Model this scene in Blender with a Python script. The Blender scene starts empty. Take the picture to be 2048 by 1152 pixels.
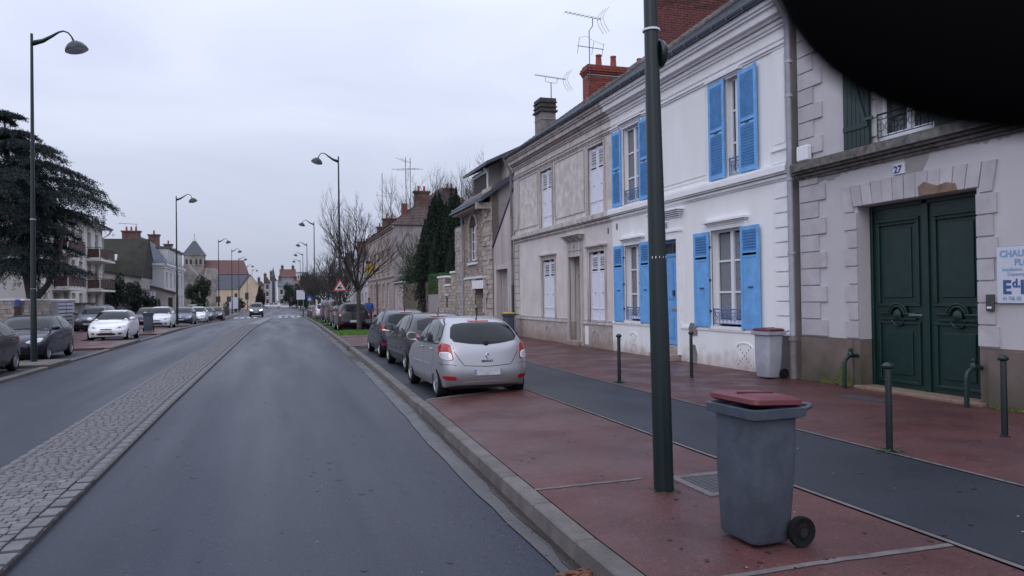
import bpy, bmesh, math, random
import numpy as np
from mathutils import Vector, Matrix
from mathutils.bvhtree import BVHTree
R = math.radians
rnd = random.Random(7)
SC = bpy.context.scene
COL = SC.collection

# ---------------------------------------------------------------- camera
cam_d = bpy.data.cameras.new('camera')
cam_d.lens = 26.367; cam_d.sensor_width = 36; cam_d.clip_start = 0.02; cam_d.clip_end = 3000
cam = bpy.data.objects.new('camera', cam_d); COL.objects.link(cam)
yaw, pitch, roll = R(17.3713), R(0.6283), R(0.8)
fv = Vector((math.sin(yaw)*math.cos(pitch), math.cos(yaw)*math.cos(pitch), math.sin(pitch)))
rv = Vector((math.cos(yaw), -math.sin(yaw), 0)); uv = rv.cross(fv)
r2 = rv*math.cos(roll) - uv*math.sin(roll); u2 = uv*math.cos(roll) + rv*math.sin(roll)
cm = Matrix((r2, u2, -fv)).transposed().to_4x4(); cm.translation = Vector((0, 0, 1.9))
cam.matrix_world = cm
cam_d.dof.use_dof = True; cam_d.dof.focus_distance = 11.0; cam_d.dof.aperture_fstop = 4
SC.camera = cam

# ---------------------------------------------------------------- world, sun, exposure
SUN_EL, SUN_AZ = R(38), R(215)
world = bpy.data.worlds.new('World'); SC.world = world; world.use_nodes = True
nt = world.node_tree; nt.nodes.clear()
wo = nt.nodes.new('ShaderNodeOutputWorld'); bg = nt.nodes.new('ShaderNodeBackground')
sky = nt.nodes.new('ShaderNodeTexSky'); sky.sky_type = 'NISHITA'; sky.sun_disc = False
sky.sun_elevation = SUN_EL; sky.sun_rotation = SUN_AZ; sky.air_density = 1.0; sky.dust_density = 4.0
tc = nt.nodes.new('ShaderNodeTexCoord'); sep = nt.nodes.new('ShaderNodeSeparateXYZ')
nt.links.new(tc.outputs['Generated'], sep.inputs[0])
ramp = nt.nodes.new('ShaderNodeMapRange')      # overcast sky: brighter towards the zenith
ramp.inputs['From Min'].default_value = -0.05; ramp.inputs['From Max'].default_value = 1.0
ramp.inputs['To Min'].default_value = 1.0; ramp.inputs['To Max'].default_value = 3.1
nt.links.new(sep.outputs['Z'], ramp.inputs['Value'])
mp = nt.nodes.new('ShaderNodeMapping'); mp.inputs['Scale'].default_value = (1.3, 1.3, 4.5)
nt.links.new(tc.outputs['Generated'], mp.inputs['Vector'])
nz = nt.nodes.new('ShaderNodeTexNoise'); nz.inputs['Scale'].default_value = 1.7; nz.inputs['Detail'].default_value = 5; nz.inputs['Distortion'].default_value = .6
nt.links.new(mp.outputs[0], nz.inputs['Vector'])
cr = nt.nodes.new('ShaderNodeValToRGB')
cr.color_ramp.elements[0].position = 0.3; cr.color_ramp.elements[0].color = (4.0, 4.36, 5.55, 1)
cr.color_ramp.elements[1].position = 0.72; cr.color_ramp.elements[1].color = (5.15, 5.5, 6.7, 1)
nt.links.new(nz.outputs['Fac'], cr.inputs['Fac'])
mul = nt.nodes.new('ShaderNodeVectorMath'); mul.operation = 'SCALE'
nt.links.new(cr.outputs['Color'], mul.inputs[0]); nt.links.new(ramp.outputs[0], mul.inputs['Scale'])
mix = nt.nodes.new('ShaderNodeMix'); mix.data_type = 'RGBA'; mix.inputs['Factor'].default_value = 0.93
nt.links.new(sky.outputs['Color'], mix.inputs[6]); nt.links.new(mul.outputs[0], mix.inputs[7])
nt.links.new(mix.outputs[2], bg.inputs['Color']); bg.inputs['Strength'].default_value = 0.10
nt.links.new(bg.outputs[0], wo.inputs['Surface'])
sd = bpy.data.lights.new('sun', 'SUN'); sd.energy = 0.5; sd.angle = R(40); sd.color = (1, .97, .93)
so = bpy.data.objects.new('sun', sd); COL.objects.link(so)
so.rotation_euler = (R(90)-SUN_EL, 0, math.pi - SUN_AZ)
SC.view_settings.view_transform = 'Standard'; SC.view_settings.look = 'None'
SC.view_settings.exposure = 0.05; SC.view_settings.gamma = 1; SC.view_settings.use_curve_mapping = False

# ---------------------------------------------------------------- naming helpers
def tag(o, label=None, cat=None, group=None, kind=None):
    if label: o['label'] = label
    if cat: o['category'] = cat
    if group: o['group'] = group
    if kind: o['kind'] = kind
    return o
def empty(name, loc=(0, 0, 0), rz=0, parent=None):
    o = bpy.data.objects.new(name, None); COL.objects.link(o)
    o.empty_display_size = .2; o.location = loc; o.rotation_euler = (0, 0, rz); o.parent = parent
    return o
def thing(name, label, cat, loc=(0, 0, 0), rz=0, group=None):
    return tag(empty(name, loc, rz), label, cat, group)
def copy_tree(o, parent=None):
    c = o.copy(); COL.objects.link(c); c.parent = parent
    for ch in list(o.children): copy_tree(ch, c)
    return c
def gz(y):   # the street drops a little beyond fifty metres
    t = min(1, max(0, (y-50)/50)); return -0.35*t*t*(3-2*t)
def dx(y):   # and bends slightly to the right
    return 0.0085*max(0, y-15)

# ---------------------------------------------------------------- materials
def mat(name, col, rough=.7, var=.15, vscale=3, bump=0, bscale=40, metal=0, spec=.5, col2=None, fine=0, streak=False, objvar=0, coat=0):
    m = bpy.data.materials.new(name); m.use_nodes = True
    n = m.node_tree.nodes; l = m.node_tree.links; b = n['Principled BSDF']
    b.inputs['Roughness'].default_value = rough; b.inputs['Metallic'].default_value = metal
    b.inputs['Specular IOR Level'].default_value = spec
    if coat: b.inputs['Coat Weight'].default_value = coat; b.inputs['Coat Roughness'].default_value = .05
    c = tuple(col)
    if var or col2:
        geo = n.new('ShaderNodeNewGeometry'); mpn = n.new('ShaderNodeMapping')
        l.new(geo.outputs['Position'], mpn.inputs['Vector'])
        if streak: mpn.inputs['Scale'].default_value = (1, 1, .12)
        t = n.new('ShaderNodeTexNoise'); t.inputs['Scale'].default_value = vscale; t.inputs['Detail'].default_value = 6; t.inputs['Roughness'].default_value = .62
        l.new(mpn.outputs[0], t.inputs['Vector'])
        r = n.new('ShaderNodeValToRGB'); r.color_ramp.elements[0].position = .34; r.color_ramp.elements[1].position = .68
        lo = col2 if col2 else tuple(x*(1-var) for x in c); hi = tuple(min(1, x*(1+var)) for x in c) if not col2 else c
        r.color_ramp.elements[0].color = (*lo, 1); r.color_ramp.elements[1].color = (*hi, 1)
        l.new(t.outputs['Fac'], r.inputs['Fac']); last = r.outputs['Color']
        if fine:
            t2 = n.new('ShaderNodeTexNoise'); t2.inputs['Scale'].default_value = 90; t2.inputs['Detail'].default_value = 3
            l.new(geo.outputs['Position'], t2.inputs['Vector'])
            mr = n.new('ShaderNodeMapRange'); mr.inputs['From Min'].default_value = .3; mr.inputs['From Max'].default_value = .7
            mr.inputs['To Min'].default_value = 1-fine; mr.inputs['To Max'].default_value = 1+fine
            l.new(t2.outputs['Fac'], mr.inputs['Value'])
            vm = n.new('ShaderNodeVectorMath'); vm.operation = 'SCALE'; l.new(last, vm.inputs[0]); l.new(mr.outputs[0], vm.inputs['Scale']); last = vm.outputs[0]
        if objvar:
            oi = n.new('ShaderNodeObjectInfo'); mr = n.new('ShaderNodeMapRange')
            mr.inputs['To Min'].default_value = 1-objvar; mr.inputs['To Max'].default_value = 1+objvar
            l.new(oi.outputs['Random'], mr.inputs['Value'])
            vm = n.new('ShaderNodeVectorMath'); vm.operation = 'SCALE'; l.new(last, vm.inputs[0]); l.new(mr.outputs[0], vm.inputs['Scale']); last = vm.outputs[0]
        l.new(last, b.inputs['Base Color'])
    else: b.inputs['Base Color'].default_value = (*c, 1)
    if bump:
        t = n.new('ShaderNodeTexNoise'); t.inputs['Scale'].default_value = bscale; t.inputs['Detail'].default_value = 4
        g = n.new('ShaderNodeNewGeometry'); l.new(g.outputs['Position'], t.inputs['Vector'])
        bn = n.new('ShaderNodeBump'); bn.inputs['Strength'].default_value = bump; bn.inputs['Distance'].default_value = .01
        l.new(t.outputs['Fac'], bn.inputs['Height']); l.new(bn.outputs[0], b.inputs['Normal'])
    return m
def wet(m, lo, hi, scale=.6, stretch=(1, .25, 1)):   # patchy damp gloss
    n = m.node_tree.nodes; l = m.node_tree.links; b = n['Principled BSDF']
    g = n.new('ShaderNodeNewGeometry'); mpn = n.new('ShaderNodeMapping'); mpn.inputs['Scale'].default_value = stretch
    l.new(g.outputs['Position'], mpn.inputs['Vector'])
    t = n.new('ShaderNodeTexNoise'); t.inputs['Scale'].default_value = scale; t.inputs['Detail'].default_value = 5; l.new(mpn.outputs[0], t.inputs['Vector'])
    mr = n.new('ShaderNodeMapRange'); mr.inputs['From Min'].default_value = .35; mr.inputs['From Max'].default_value = .65
    mr.inputs['To Min'].default_value = lo; mr.inputs['To Max'].default_value = hi
    l.new(t.outputs['Fac'], mr.inputs['Value']); l.new(mr.outputs[0], b.inputs['Roughness'])
    return m
def stain(m, dirt, z0, z1, scale=2.2, amt=.85, hi=False):
    """weathering that creeps up from the foot (or down from a ledge) of a wall, in uneven tongues"""
    n = m.node_tree.nodes; l = m.node_tree.links; b = n['Principled BSDF']
    src = b.inputs['Base Color'].links[0].from_socket
    g = n.new('ShaderNodeNewGeometry'); s = n.new('ShaderNodeSeparateXYZ'); l.new(g.outputs['Position'], s.inputs[0])
    t = n.new('ShaderNodeTexNoise'); t.inputs['Scale'].default_value = scale; t.inputs['Detail'].default_value = 5; l.new(g.outputs['Position'], t.inputs['Vector'])
    a = n.new('ShaderNodeMath'); a.operation = 'MULTIPLY_ADD'; a.inputs[1].default_value = (z1-z0)*1.6; l.new(t.outputs['Fac'], a.inputs[0]); 
    a.inputs[2].default_value = -(z1-z0)*.8
    ad = n.new('ShaderNodeMath'); ad.operation = 'ADD'; l.new(s.outputs['Z'], ad.inputs[0]); l.new(a.outputs[0], ad.inputs[1])
    mr = n.new('ShaderNodeMapRange'); mr.inputs['From Min'].default_value = z0; mr.inputs['From Max'].default_value = z1
    mr.inputs['To Min'].default_value = 0 if hi else amt; mr.inputs['To Max'].default_value = amt if hi else 0
    l.new(ad.outputs[0], mr.inputs['Value'])
    mx = n.new('ShaderNodeMix'); mx.data_type = 'RGBA'; l.new(mr.outputs[0], mx.inputs['Factor']); l.new(src, mx.inputs[6]); mx.inputs[7].default_value = (*dirt, 1)
    l.new(mx.outputs[2], b.inputs['Base Color'])
    return m

MT = {}
MT['asphalt'] = wet(mat('asphalt', (.023, .027, .043), .5, .10, .35, .6, 55, spec=.24, fine=.35), .36, .54, .9, (1, .06, 1))
def speckle(m, scale, lo, hi, dark=.6, light=2.2, streaks=0):
    """aggregate: dark and pale chippings in the binder, and long faint wheel-worn streaks"""
    n = m.node_tree.nodes; l = m.node_tree.links; b = n['Principled BSDF']; src = b.inputs['Base Color'].links[0].from_socket
    g = n.new('ShaderNodeNewGeometry')
    for (sc_, thr, gain, off) in ((scale, hi, light, 0), (scale*.8, lo, dark, 7)):
        mpn = n.new('ShaderNodeMapping'); mpn.inputs['Location'].default_value = (off, off, 0); l.new(g.outputs['Position'], mpn.inputs['Vector'])
        t = n.new('ShaderNodeTexNoise'); t.inputs['Scale'].default_value = sc_; t.inputs['Detail'].default_value = 1; l.new(mpn.outputs[0], t.inputs['Vector'])
        mr = n.new('ShaderNodeMapRange'); mr.inputs['From Min'].default_value = thr; mr.inputs['From Max'].default_value = thr+(.08 if gain > 1 else -.08)
        mr.inputs['To Min'].default_value = 1; mr.inputs['To Max'].default_value = gain; l.new(t.outputs['Fac'], mr.inputs['Value'])
        vm = n.new('ShaderNodeVectorMath'); vm.operation = 'SCALE'; l.new(src, vm.inputs[0]); l.new(mr.outputs[0], vm.inputs['Scale']); src = vm.outputs[0]
    if streaks:
        mpn = n.new('ShaderNodeMapping'); mpn.inputs['Scale'].default_value = (1, .045, 1); l.new(g.outputs['Position'], mpn.inputs['Vector'])
        t = n.new('ShaderNodeTexNoise'); t.inputs['Scale'].default_value = 1.1; t.inputs['Detail'].default_value = 4; l.new(mpn.outputs[0], t.inputs['Vector'])
        mr = n.new('ShaderNodeMapRange'); mr.inputs['From Min'].default_value = .3; mr.inputs['From Max'].default_value = .7; mr.inputs['To Min'].default_value = 1-streaks; mr.inputs['To Max'].default_value = 1+streaks
        l.new(t.outputs['Fac'], mr.inputs['Value']); vm = n.new('ShaderNodeVectorMath'); vm.operation = 'SCALE'; l.new(src, vm.inputs[0]); l.new(mr.outputs[0], vm.inputs['Scale']); src = vm.outputs[0]
    l.new(src, b.inputs['Base Color']); return m
MT['asphalt2'] = wet(mat('side_asphalt', (.021, .024, .034), .5, .22, .8, .4, 70, spec=.3, fine=.25), .45, .62)
MT['red'] = wet(mat('red_asphalt', (.106, .042, .040), .6, .20, 1.1, .4, 70, spec=.32, fine=.3, col2=(.064, .029, .030)), .30, .66, 1.2, (1, 1, 1))
speckle(MT['asphalt'], 34, .36, .68, .55, 2.6, .20); speckle(MT['asphalt2'], 34, .36, .68, .6, 2.2, .0); speckle(MT['red'], 30, .36, .68, .65, 1.9, .0)
MT['concrete'] = mat('kerb_concrete', (.105, .092, .086), .7, .25, 4, .3, 60, fine=.15, objvar=.14)
MT['gutter'] = wet(mat('gutter_concrete', (.046, .044, .047), .5, .3, 2, .25, 70, fine=.15), .18, .5, 1.5, (1, .4, 1))
MT['joint'] = mat('joint_mortar', (.125, .11, .11), .8, .3, 6)
MT['sett'] = mat('granite_sett', (.120, .115, .122), .6, .15, 6, .4, 60, fine=.2, objvar=.22)
MT['setjoint'] = mat('sett_joint_earth', (.062, .057, .058), .9, .3, 8)
MT['grass'] = mat('grass_blade', (.10, .21, .035), .7, .35, 2)
MT['earth'] = mat('earth', (.07, .065, .05), .9, .3, 1)
MT['ground'] = mat('ground_paving', (.11, .105, .105), .8, .25, .3)
MT['whitepaint'] = mat('road_paint', (.62, .62, .62), .6, .2, 5)
MT['wallwhite'] = stain(mat('white_render', (.80, .79, .79), .8, .06, 1.6, .15, 50, streak=True), (.36, .25, .21), .05, .55, 3.5, .85)
MT['trimwhite'] = mat('white_trim', (.79, .78, .80), .75, .06, 3, .1, 80)
MT['cream'] = mat('cream_render', (.70, .64, .61), .85, .10, 3.2, .35, 30, col2=(.47, .41, .39))
MT['creamlow'] = mat('cream_low_render', (.68, .615, .59), .85, .08, 1.3, .2, 30, col2=(.55, .50, .49))
MT['creamtrim'] = mat('cream_trim', (.60, .555, .53), .85, .2, 5, .2, 40, streak=True, col2=(.34, .30, .29))
MT['creamplinth'] = stain(mat('cream_plinth', (.46, .40, .37), .9, .2, 5, .5, 24, col2=(.33, .27, .25)), (.22, .15, .11), .1, .6, 3, .8)
MT['greywhite'] = mat('grey_white_render', (.52, .50, .525), .85, .06, .9, .12, 50, col2=(.465, .44, .455))
MT['ashlar'] = mat('painted_ashlar', (.50, .475, .50), .85, .12, 3, .12, 50, col2=(.40, .37, .385), objvar=.06)
MT['brownplinth'] = stain(mat('brown_plinth', (.155, .120, .105), .85, .15, 2, .2, 40), (.040, .045, .018), .05, .75, 2.2, .85)
MT['darkplinth'] = mat('dark_plinth', (.16, .155, .165), .85, .2, 3, .2, 40)
MT['ledge'] = mat('blackened_stone', (.20, .185, .175), .9, .3, 7, .5, 30, col2=(.065, .06, .057))
MT['barestone'] = mat('bare_stone', (.20, .135, .10), .9, .25, 9, .4, 30)
MT['blue'] = mat('blue_shutter_paint', (.145, .38, .73), .5, .16, 3.5, .05, 60)
MT['bluedoor'] = mat('blue_door_paint', (.14, .36, .70), .4, .10, 5)
MT['blueiron'] = mat('blue_iron', (.07, .17, .38), .5, .1, 8)
MT['green'] = mat('green_gate_paint', (.003, .024, .021), .42, .22, 5, .1, 60, fine=.1)
MT['shutwhite'] = mat('white_shutter_paint', (.72, .73, .80), .5, .05, 6)
MT['pvc'] = mat('white_window_frame', (.74, .74, .79), .4, 0)
MT['glass'] = mat('window_glass', (.018, .022, .028), .06, 0, spec=.8)
MT['glassfar'] = mat('far_window_glass', (.05, .055, .065), .15, 0, spec=.6)
MT['curtain'] = mat('net_curtain', (.20, .21, .23), .9, .15, 20, streak=False)
MT['slate'] = mat('slate_roof', (.060, .068, .088), .55, .25, 6, .3, 20, objvar=.15)
MT['tile'] = mat('brown_roof_tile', (.105, .072, .068), .8, .3, 5, .4, 15, objvar=.2)
MT['redtile'] = mat('red_roof_tile', (.105, .046, .040), .8, .25, 1.5, .3, 10)
MT['moss'] = mat('mossy_roof', (.034, .034, .022), .95, .35, 1.5, .5, 15, col2=(.022, .019, .017))
MT['brick'] = mat('red_brick', (.25, .060, .045), .8, .25, 12, .3, 60, objvar=.35)
MT['brickdark'] = mat('dark_red_brick', (.165, .048, .040), .85, .35, 9, .3, 60, col2=(.07, .03, .03), objvar=.4)
MT['brickfar'] = mat('sooty_brick', (.125, .070, .060), .85, .3, 2)
MT['mortar'] = mat('mortar', (.26, .21, .19), .9, .2, 9)
MT['pot'] = mat('terracotta_pot', (.33, .085, .055), .7, .15, 8)
MT['render_grey'] = mat('grey_chimney_render', (.20, .18, .175), .9, .3, 2, .2, 30)
MT['cap_dark'] = mat('soot_black_cap', (.055, .05, .05), .9, .3, 6, .4, 30)
MT['lead'] = mat('zinc_gutter', (.10, .115, .15), .4, .2, 5, metal=.3)
MT['pipe'] = mat('zinc_downpipe', (.40, .40, .45), .5, .12, 5, metal=.2)
MT['castiron'] = mat('dark_iron', (.05, .05, .055), .55, .2, 8)
MT['lamp'] = mat('dark_green_lamp_paint', (.004, .0135, .0145), .38, .2, 4, .03, 60)
MT['steel'] = mat('galvanised_steel', (.35, .36, .38), .4, .1, 8, metal=.6)
MT['lampglass'] = mat('lamp_glass', (.42, .44, .48), .3, 0)
MT['beam'] = mat('dark_timber', (.035, .022, .020), .7, .3, 10)
MT['render_cold'] = mat('grey_render', (.33, .30, .295), .9, .14, 1.3, .15, 30)
MT['garagewall'] = mat('stained_pink_render', (.52, .465, .455), .85, .15, 1.8, .2, 30, streak=True, col2=(.36, .31, .30))
MT['stone'] = mat('limestone_block', (.42, .36, .315), .9, .2, 6, .4, 30, objvar=.22)
MT['stonejoint'] = mat('stone_joint', (.15, .125, .11), .95, .2, 6)
MT['rubble'] = mat('rubble_stone', (.25, .20, .165), .95, .35, 6, .6, 12, col2=(.14, .11, .09), objvar=.2)
MT['rockface'] = mat('rock_face_render', (.30, .245, .215), .95, .25, 3, 1.0, 9)
MT['pinkstone'] = mat('pink_old_stone', (.44, .365, .335), .9, .2, 2, .3, 12, col2=(.30, .24, .215))
MT['ochre'] = mat('ochre_render', (.60, .50, .385), .9, .12, .5, col2=(.50, .37, .26))
MT['apart'] = mat('apartment_render', (.66, .63, .58), .85, .08, .5, .1, 20)
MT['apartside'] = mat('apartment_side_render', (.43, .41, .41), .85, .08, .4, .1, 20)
MT['churchstone'] = mat('church_stone', (.26, .235, .22), .95, .35, .8, .5, 3)
MT['farwall'] = mat('far_pale_wall', (.38, .35, .34), .9, .2, .5)
MT['farwall2'] = mat('far_white_wall', (.52, .51, .52), .9, .1, .5)
MT['bark'] = mat('bark', (.062, .052, .050), .9, .3, 10, .6, 30)
MT['twig'] = mat('twig', (.042, .036, .034), .9, .2, 3)
MT['cedar'] = mat('cedar_needles', (.013, .025, .025), .8, .35, 1.3)
MT['cypress'] = mat('cypress_leaf', (.012, .026, .014), .85, .4, 2.5)
MT['hedge'] = mat('hedge_leaf', (.035, .085, .022), .8, .35, 4)
MT['bush'] = mat('dark_bush_leaf', (.020, .036, .022), .85, .4, 2)
MT['plum'] = mat('purple_leaf', (.045, .022, .026), .85, .3, 2)
MT['tyre'] = mat('tyre_rubber', (.010, .010, .011), .9, 0, spec=.2)
MT['alloy'] = mat('alloy_rim', (.42, .43, .45), .3, 0, metal=.8)
MT['blackplastic'] = mat('black_plastic', (.014, .014, .016), .45, 0)
MT['mirrorplastic'] = mat('matt_black_plastic', (.004, .004, .0045), .9, 0, spec=.05)
MT['carglass'] = mat('car_glass', (.008, .011, .013), .05, 0, spec=.32)
MT['redlens'] = mat('red_lens', (.36, .010, .014), .15, 0, coat=.5)
MT['clearlens'] = mat('clear_lens', (.55, .55, .58), .12, 0, metal=.3, coat=.5)
MT['seam'] = mat('panel_gap', (.006, .006, .007), .7, 0)
MT['chrome'] = mat('chrome', (.65, .66, .70), .12, 0, metal=1)
MT['plate'] = mat('number_plate', (.50, .50, .53), .6, .2, 6)
MT['plateblue'] = mat('plate_blue_band', (.18, .25, .45), .6, 0)
def paint(name, c, metal=.35, rough=.32): return mat(name, c, rough, 0, metal=metal, coat=.4)
MT['p_silver'] = paint('silver_car_paint', (.40, .40, .42), .55, .30)
MT['p_dark'] = paint('anthracite_car_paint', (.030, .029, .034))
MT['p_grey'] = paint('grey_brown_car_paint', (.014, .013, .014), .1)
MT['p_navy'] = paint('navy_car_paint', (.008, .011, .030), .1)
MT['p_black'] = paint('black_car_paint', (.010, .010, .016), .1)
MT['p_white'] = mat('white_car_paint', (.78, .78, .80), .3, 0, coat=.8)
MT['p_mid'] = paint('blue_grey_car_paint', (.09, .10, .13))
MT['p_bronze'] = paint('bronze_van_paint', (.12, .105, .095))
MT['p_red'] = paint('dark_red_car_paint', (.10, .012, .015))
MT['bingrey'] = mat('grey_bin_plastic', (.062, .074, .100), .5, .22, 6, .06, 90, fine=.10)
MT['binpale'] = mat('pale_grey_bin_plastic', (.36, .37, .43), .55, .1, 5)
MT['maroon'] = mat('maroon_bin_lid', (.115, .014, .022), .38, .1, 4)
MT['yellow'] = mat('yellow_bin_lid', (.55, .42, .03), .5, .1, 4)
MT['signwhite'] = mat('sign_board_white', (.55, .58, .66), .4, .03, 3)
MT['signblue'] = mat('sign_letter_blue', (.20, .32, .50), .5, 0)
MT['inkblue'] = mat('sign_ink_blue', (.045, .09, .24), .5, 0)
MT['enamelwhite'] = mat('enamel_white', (.62, .62, .68), .3, 0)
MT['enamelblue'] = mat('enamel_blue', (.02, .035, .20), .3, 0)
MT['signred'] = mat('sign_red', (.45, .03, .035), .4, 0)
MT['roadblue'] = mat('road_sign_blue', (.025, .08, .35), .4, 0)
MT['leaf'] = mat('dead_leaf', (.24, .085, .035), .8, .5, 30, col2=(.05, .02, .012))
MT['petal'] = mat('pale_litter', (.42, .40, .40), .8, .2, 10)
MT['jacket'] = mat('blue_jacket', (.020, .075, .28), .8, .1, 10)
MT['skin'] = mat('skin', (.16, .09, .065), .6, .05, 10)
MT['trouser'] = mat('dark_trousers', (.03, .03, .035), .85, .1, 10)
MT['rust'] = mat('rust_red_panel', (.075, .036, .032), .8, .3, 3)
MT['yellowflag'] = mat('yellow_banner', (.55, .33, .03), .7, .1, 4)
MT['letterbox'] = mat('pale_mailbox_metal', (.50, .50, .58), .5, .05, 4)
MT['mirrorglass'] = mat('wing_mirror_glass', (.16, .19, .20), .15, 0, metal=.6)
MT['mossgreen'] = mat('yellow_green_moss', (.12, .125, .018), .95, .4, 14, .8, 50, col2=(.05, .055, .02))
MT['spot'] = mat('dark_stain_spot', (.022, .018, .02), .6, .2, 9)

# ---------------------------------------------------------------- mesh helpers
class MB:
    def __init__(s): s.v = []; s.f = []
    def add(s, vs, fs):
        b = len(s.v); s.v += [tuple(x) for x in vs]; s.f += [tuple(b+i for i in f) for f in fs]; return s
    def box(s, x0, x1, y0, y1, z0, z1):
        return s.add([(x0,y0,z0),(x1,y0,z0),(x1,y1,z0),(x0,y1,z0),(x0,y0,z1),(x1,y0,z1),(x1,y1,z1),(x0,y1,z1)], BOXF)
    def hexa(s, p): return s.add(p, BOXF)
    def tube(s, pts, r, n=8, cap=True):
        pts = [Vector(p) for p in pts]; rs = r if isinstance(r, (list, tuple)) else [r]*len(pts)
        t0 = (pts[1]-pts[0]).normalized(); a = t0.orthogonal().normalized(); vs = []; m = len(pts)
        for i, p in enumerate(pts):
            t = (pts[min(i+1, m-1)]-pts[max(i-1, 0)]).normalized()
            a = (a - t*a.dot(t)); a = a.normalized() if a.length > 1e-6 else t.orthogonal().normalized()
            b = t.cross(a)
            for k in range(n):
                th = 2*math.pi*k/n; vs.append(p + (a*math.cos(th)+b*math.sin(th))*rs[i])
        fs = [(i*n+k, i*n+(k+1) % n, (i+1)*n+(k+1) % n, (i+1)*n+k) for i in range(m-1) for k in range(n)]
        if cap: fs += [tuple(range(n))[::-1], tuple((m-1)*n+k for k in range(n))]
        return s.add(vs, fs)
    def lathe(s, prof, c=(0, 0, 0), n=16, axis='z'):
        vs = []
        for (r, z) in prof:
            for k in range(n):
                th = 2*math.pi*k/n; q = (r*math.cos(th), r*math.sin(th), z)
                if axis == 'x': q = (q[2], q[0], q[1])
                if axis == 'y': q = (q[0], q[2], q[1])
                vs.append((q[0]+c[0], q[1]+c[1], q[2]+c[2]))
        m = len(prof)
        fs = [(i*n+k, i*n+(k+1) % n, (i+1)*n+(k+1) % n, (i+1)*n+k) for i in range(m-1) for k in range(n)]
        fs += [tuple(range(n))[::-1], tuple((m-1)*n+k for k in range(n))]
        return s.add(vs, fs)
    def prism(s, pa, pb):
        n = len(pa)
        return s.add(list(pa)+list(pb), [tuple(range(n))[::-1], tuple(range(n, 2*n))]+[(i, (i+1) % n, n+(i+1) % n, n+i) for i in range(n)])
    def build(s, name, m, parent=None, smooth=False, bevel=0, loc=None):
        me = bpy.data.meshes.new(name); me.from_pydata([tuple(v) for v in s.v], [], s.f); me.update()
        if bevel or smooth is not False:
            bm = bmesh.new(); bm.from_mesh(me)
            bmesh.ops.recalc_face_normals(bm, faces=bm.faces)
            if bevel: bmesh.ops.bevel(bm, geom=[e for e in bm.edges], offset=bevel, segments=1, affect='EDGES', clamp_overlap=True)
            bm.to_mesh(me); bm.free()
        if smooth is not False:
            me.shade_smooth()
            if smooth is not True: me.set_sharp_from_angle(angle=R(smooth))
        if m is not None: me.materials.append(MT[m] if isinstance(m, str) else m)
        o = bpy.data.objects.new(name, me); COL.objects.link(o); o.parent = parent
        if loc: o.location = loc
        return o
BOXF = [(0,3,2,1),(4,5,6,7),(0,1,5,4),(1,2,6,5),(2,3,7,6),(3,0,4,7)]
def inst(name, me, loc, scale=(1, 1, 1), rot=(0, 0, 0), parent=None):
    o = bpy.data.objects.new(name, me); COL.objects.link(o); o.location = loc; o.scale = scale; o.rotation_euler = rot; o.parent = parent
    return o
def unit_block(name, m, bev=.06):
    """a unit block, edges worn, base of every brick, stone and sett"""
    me = bpy.data.meshes.new(name); b = MB().box(-.5, .5, -.5, .5, -.5, .5); me.from_pydata(b.v, [], b.f)
    bm = bmesh.new(); bm.from_mesh(me); bmesh.ops.bevel(bm, geom=list(bm.edges), offset=bev, segments=1, affect='EDGES'); bm.to_mesh(me); bm.free()
    me.materials.append(MT[m]); return me
class Fr:
    """wall frame: u runs along the wall, z up, d outwards"""
    def __init__(s, o, u, n): s.o = Vector(o); s.u = Vector(u); s.n = Vector(n)
    def p(s, u, z, d=0): return s.o + s.u*u + s.n*d + Vector((0, 0, z))
    def bx(s, mb, u0, u1, z0, z1, d0, d1):
        return mb.hexa([s.p(u0, z0, d0), s.p(u1, z0, d0), s.p(u1, z0, d1), s.p(u0, z0, d1), s.p(u0, z1, d0), s.p(u1, z1, d0), s.p(u1, z1, d1), s.p(u0, z1, d1)])
    def poly(s, mb, pts, d0, d1): return mb.prism([s.p(u, z, d0) for u, z in pts], [s.p(u, z, d1) for u, z in pts])
    def box(s, name, m, parent, u0, u1, z0, z1, d0, d1, bevel=0): return s.bx(MB(), u0, u1, z0, z1, d0, d1).build(name, m, parent, bevel=bevel)
    def rot(s): return Matrix((s.u, s.n, Vector((0, 0, 1)))).transposed()
FR = Fr((10.1, 0, 0), (0, 1, 0), (-1, 0, 0))      # the right-hand row, facing the street
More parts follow.
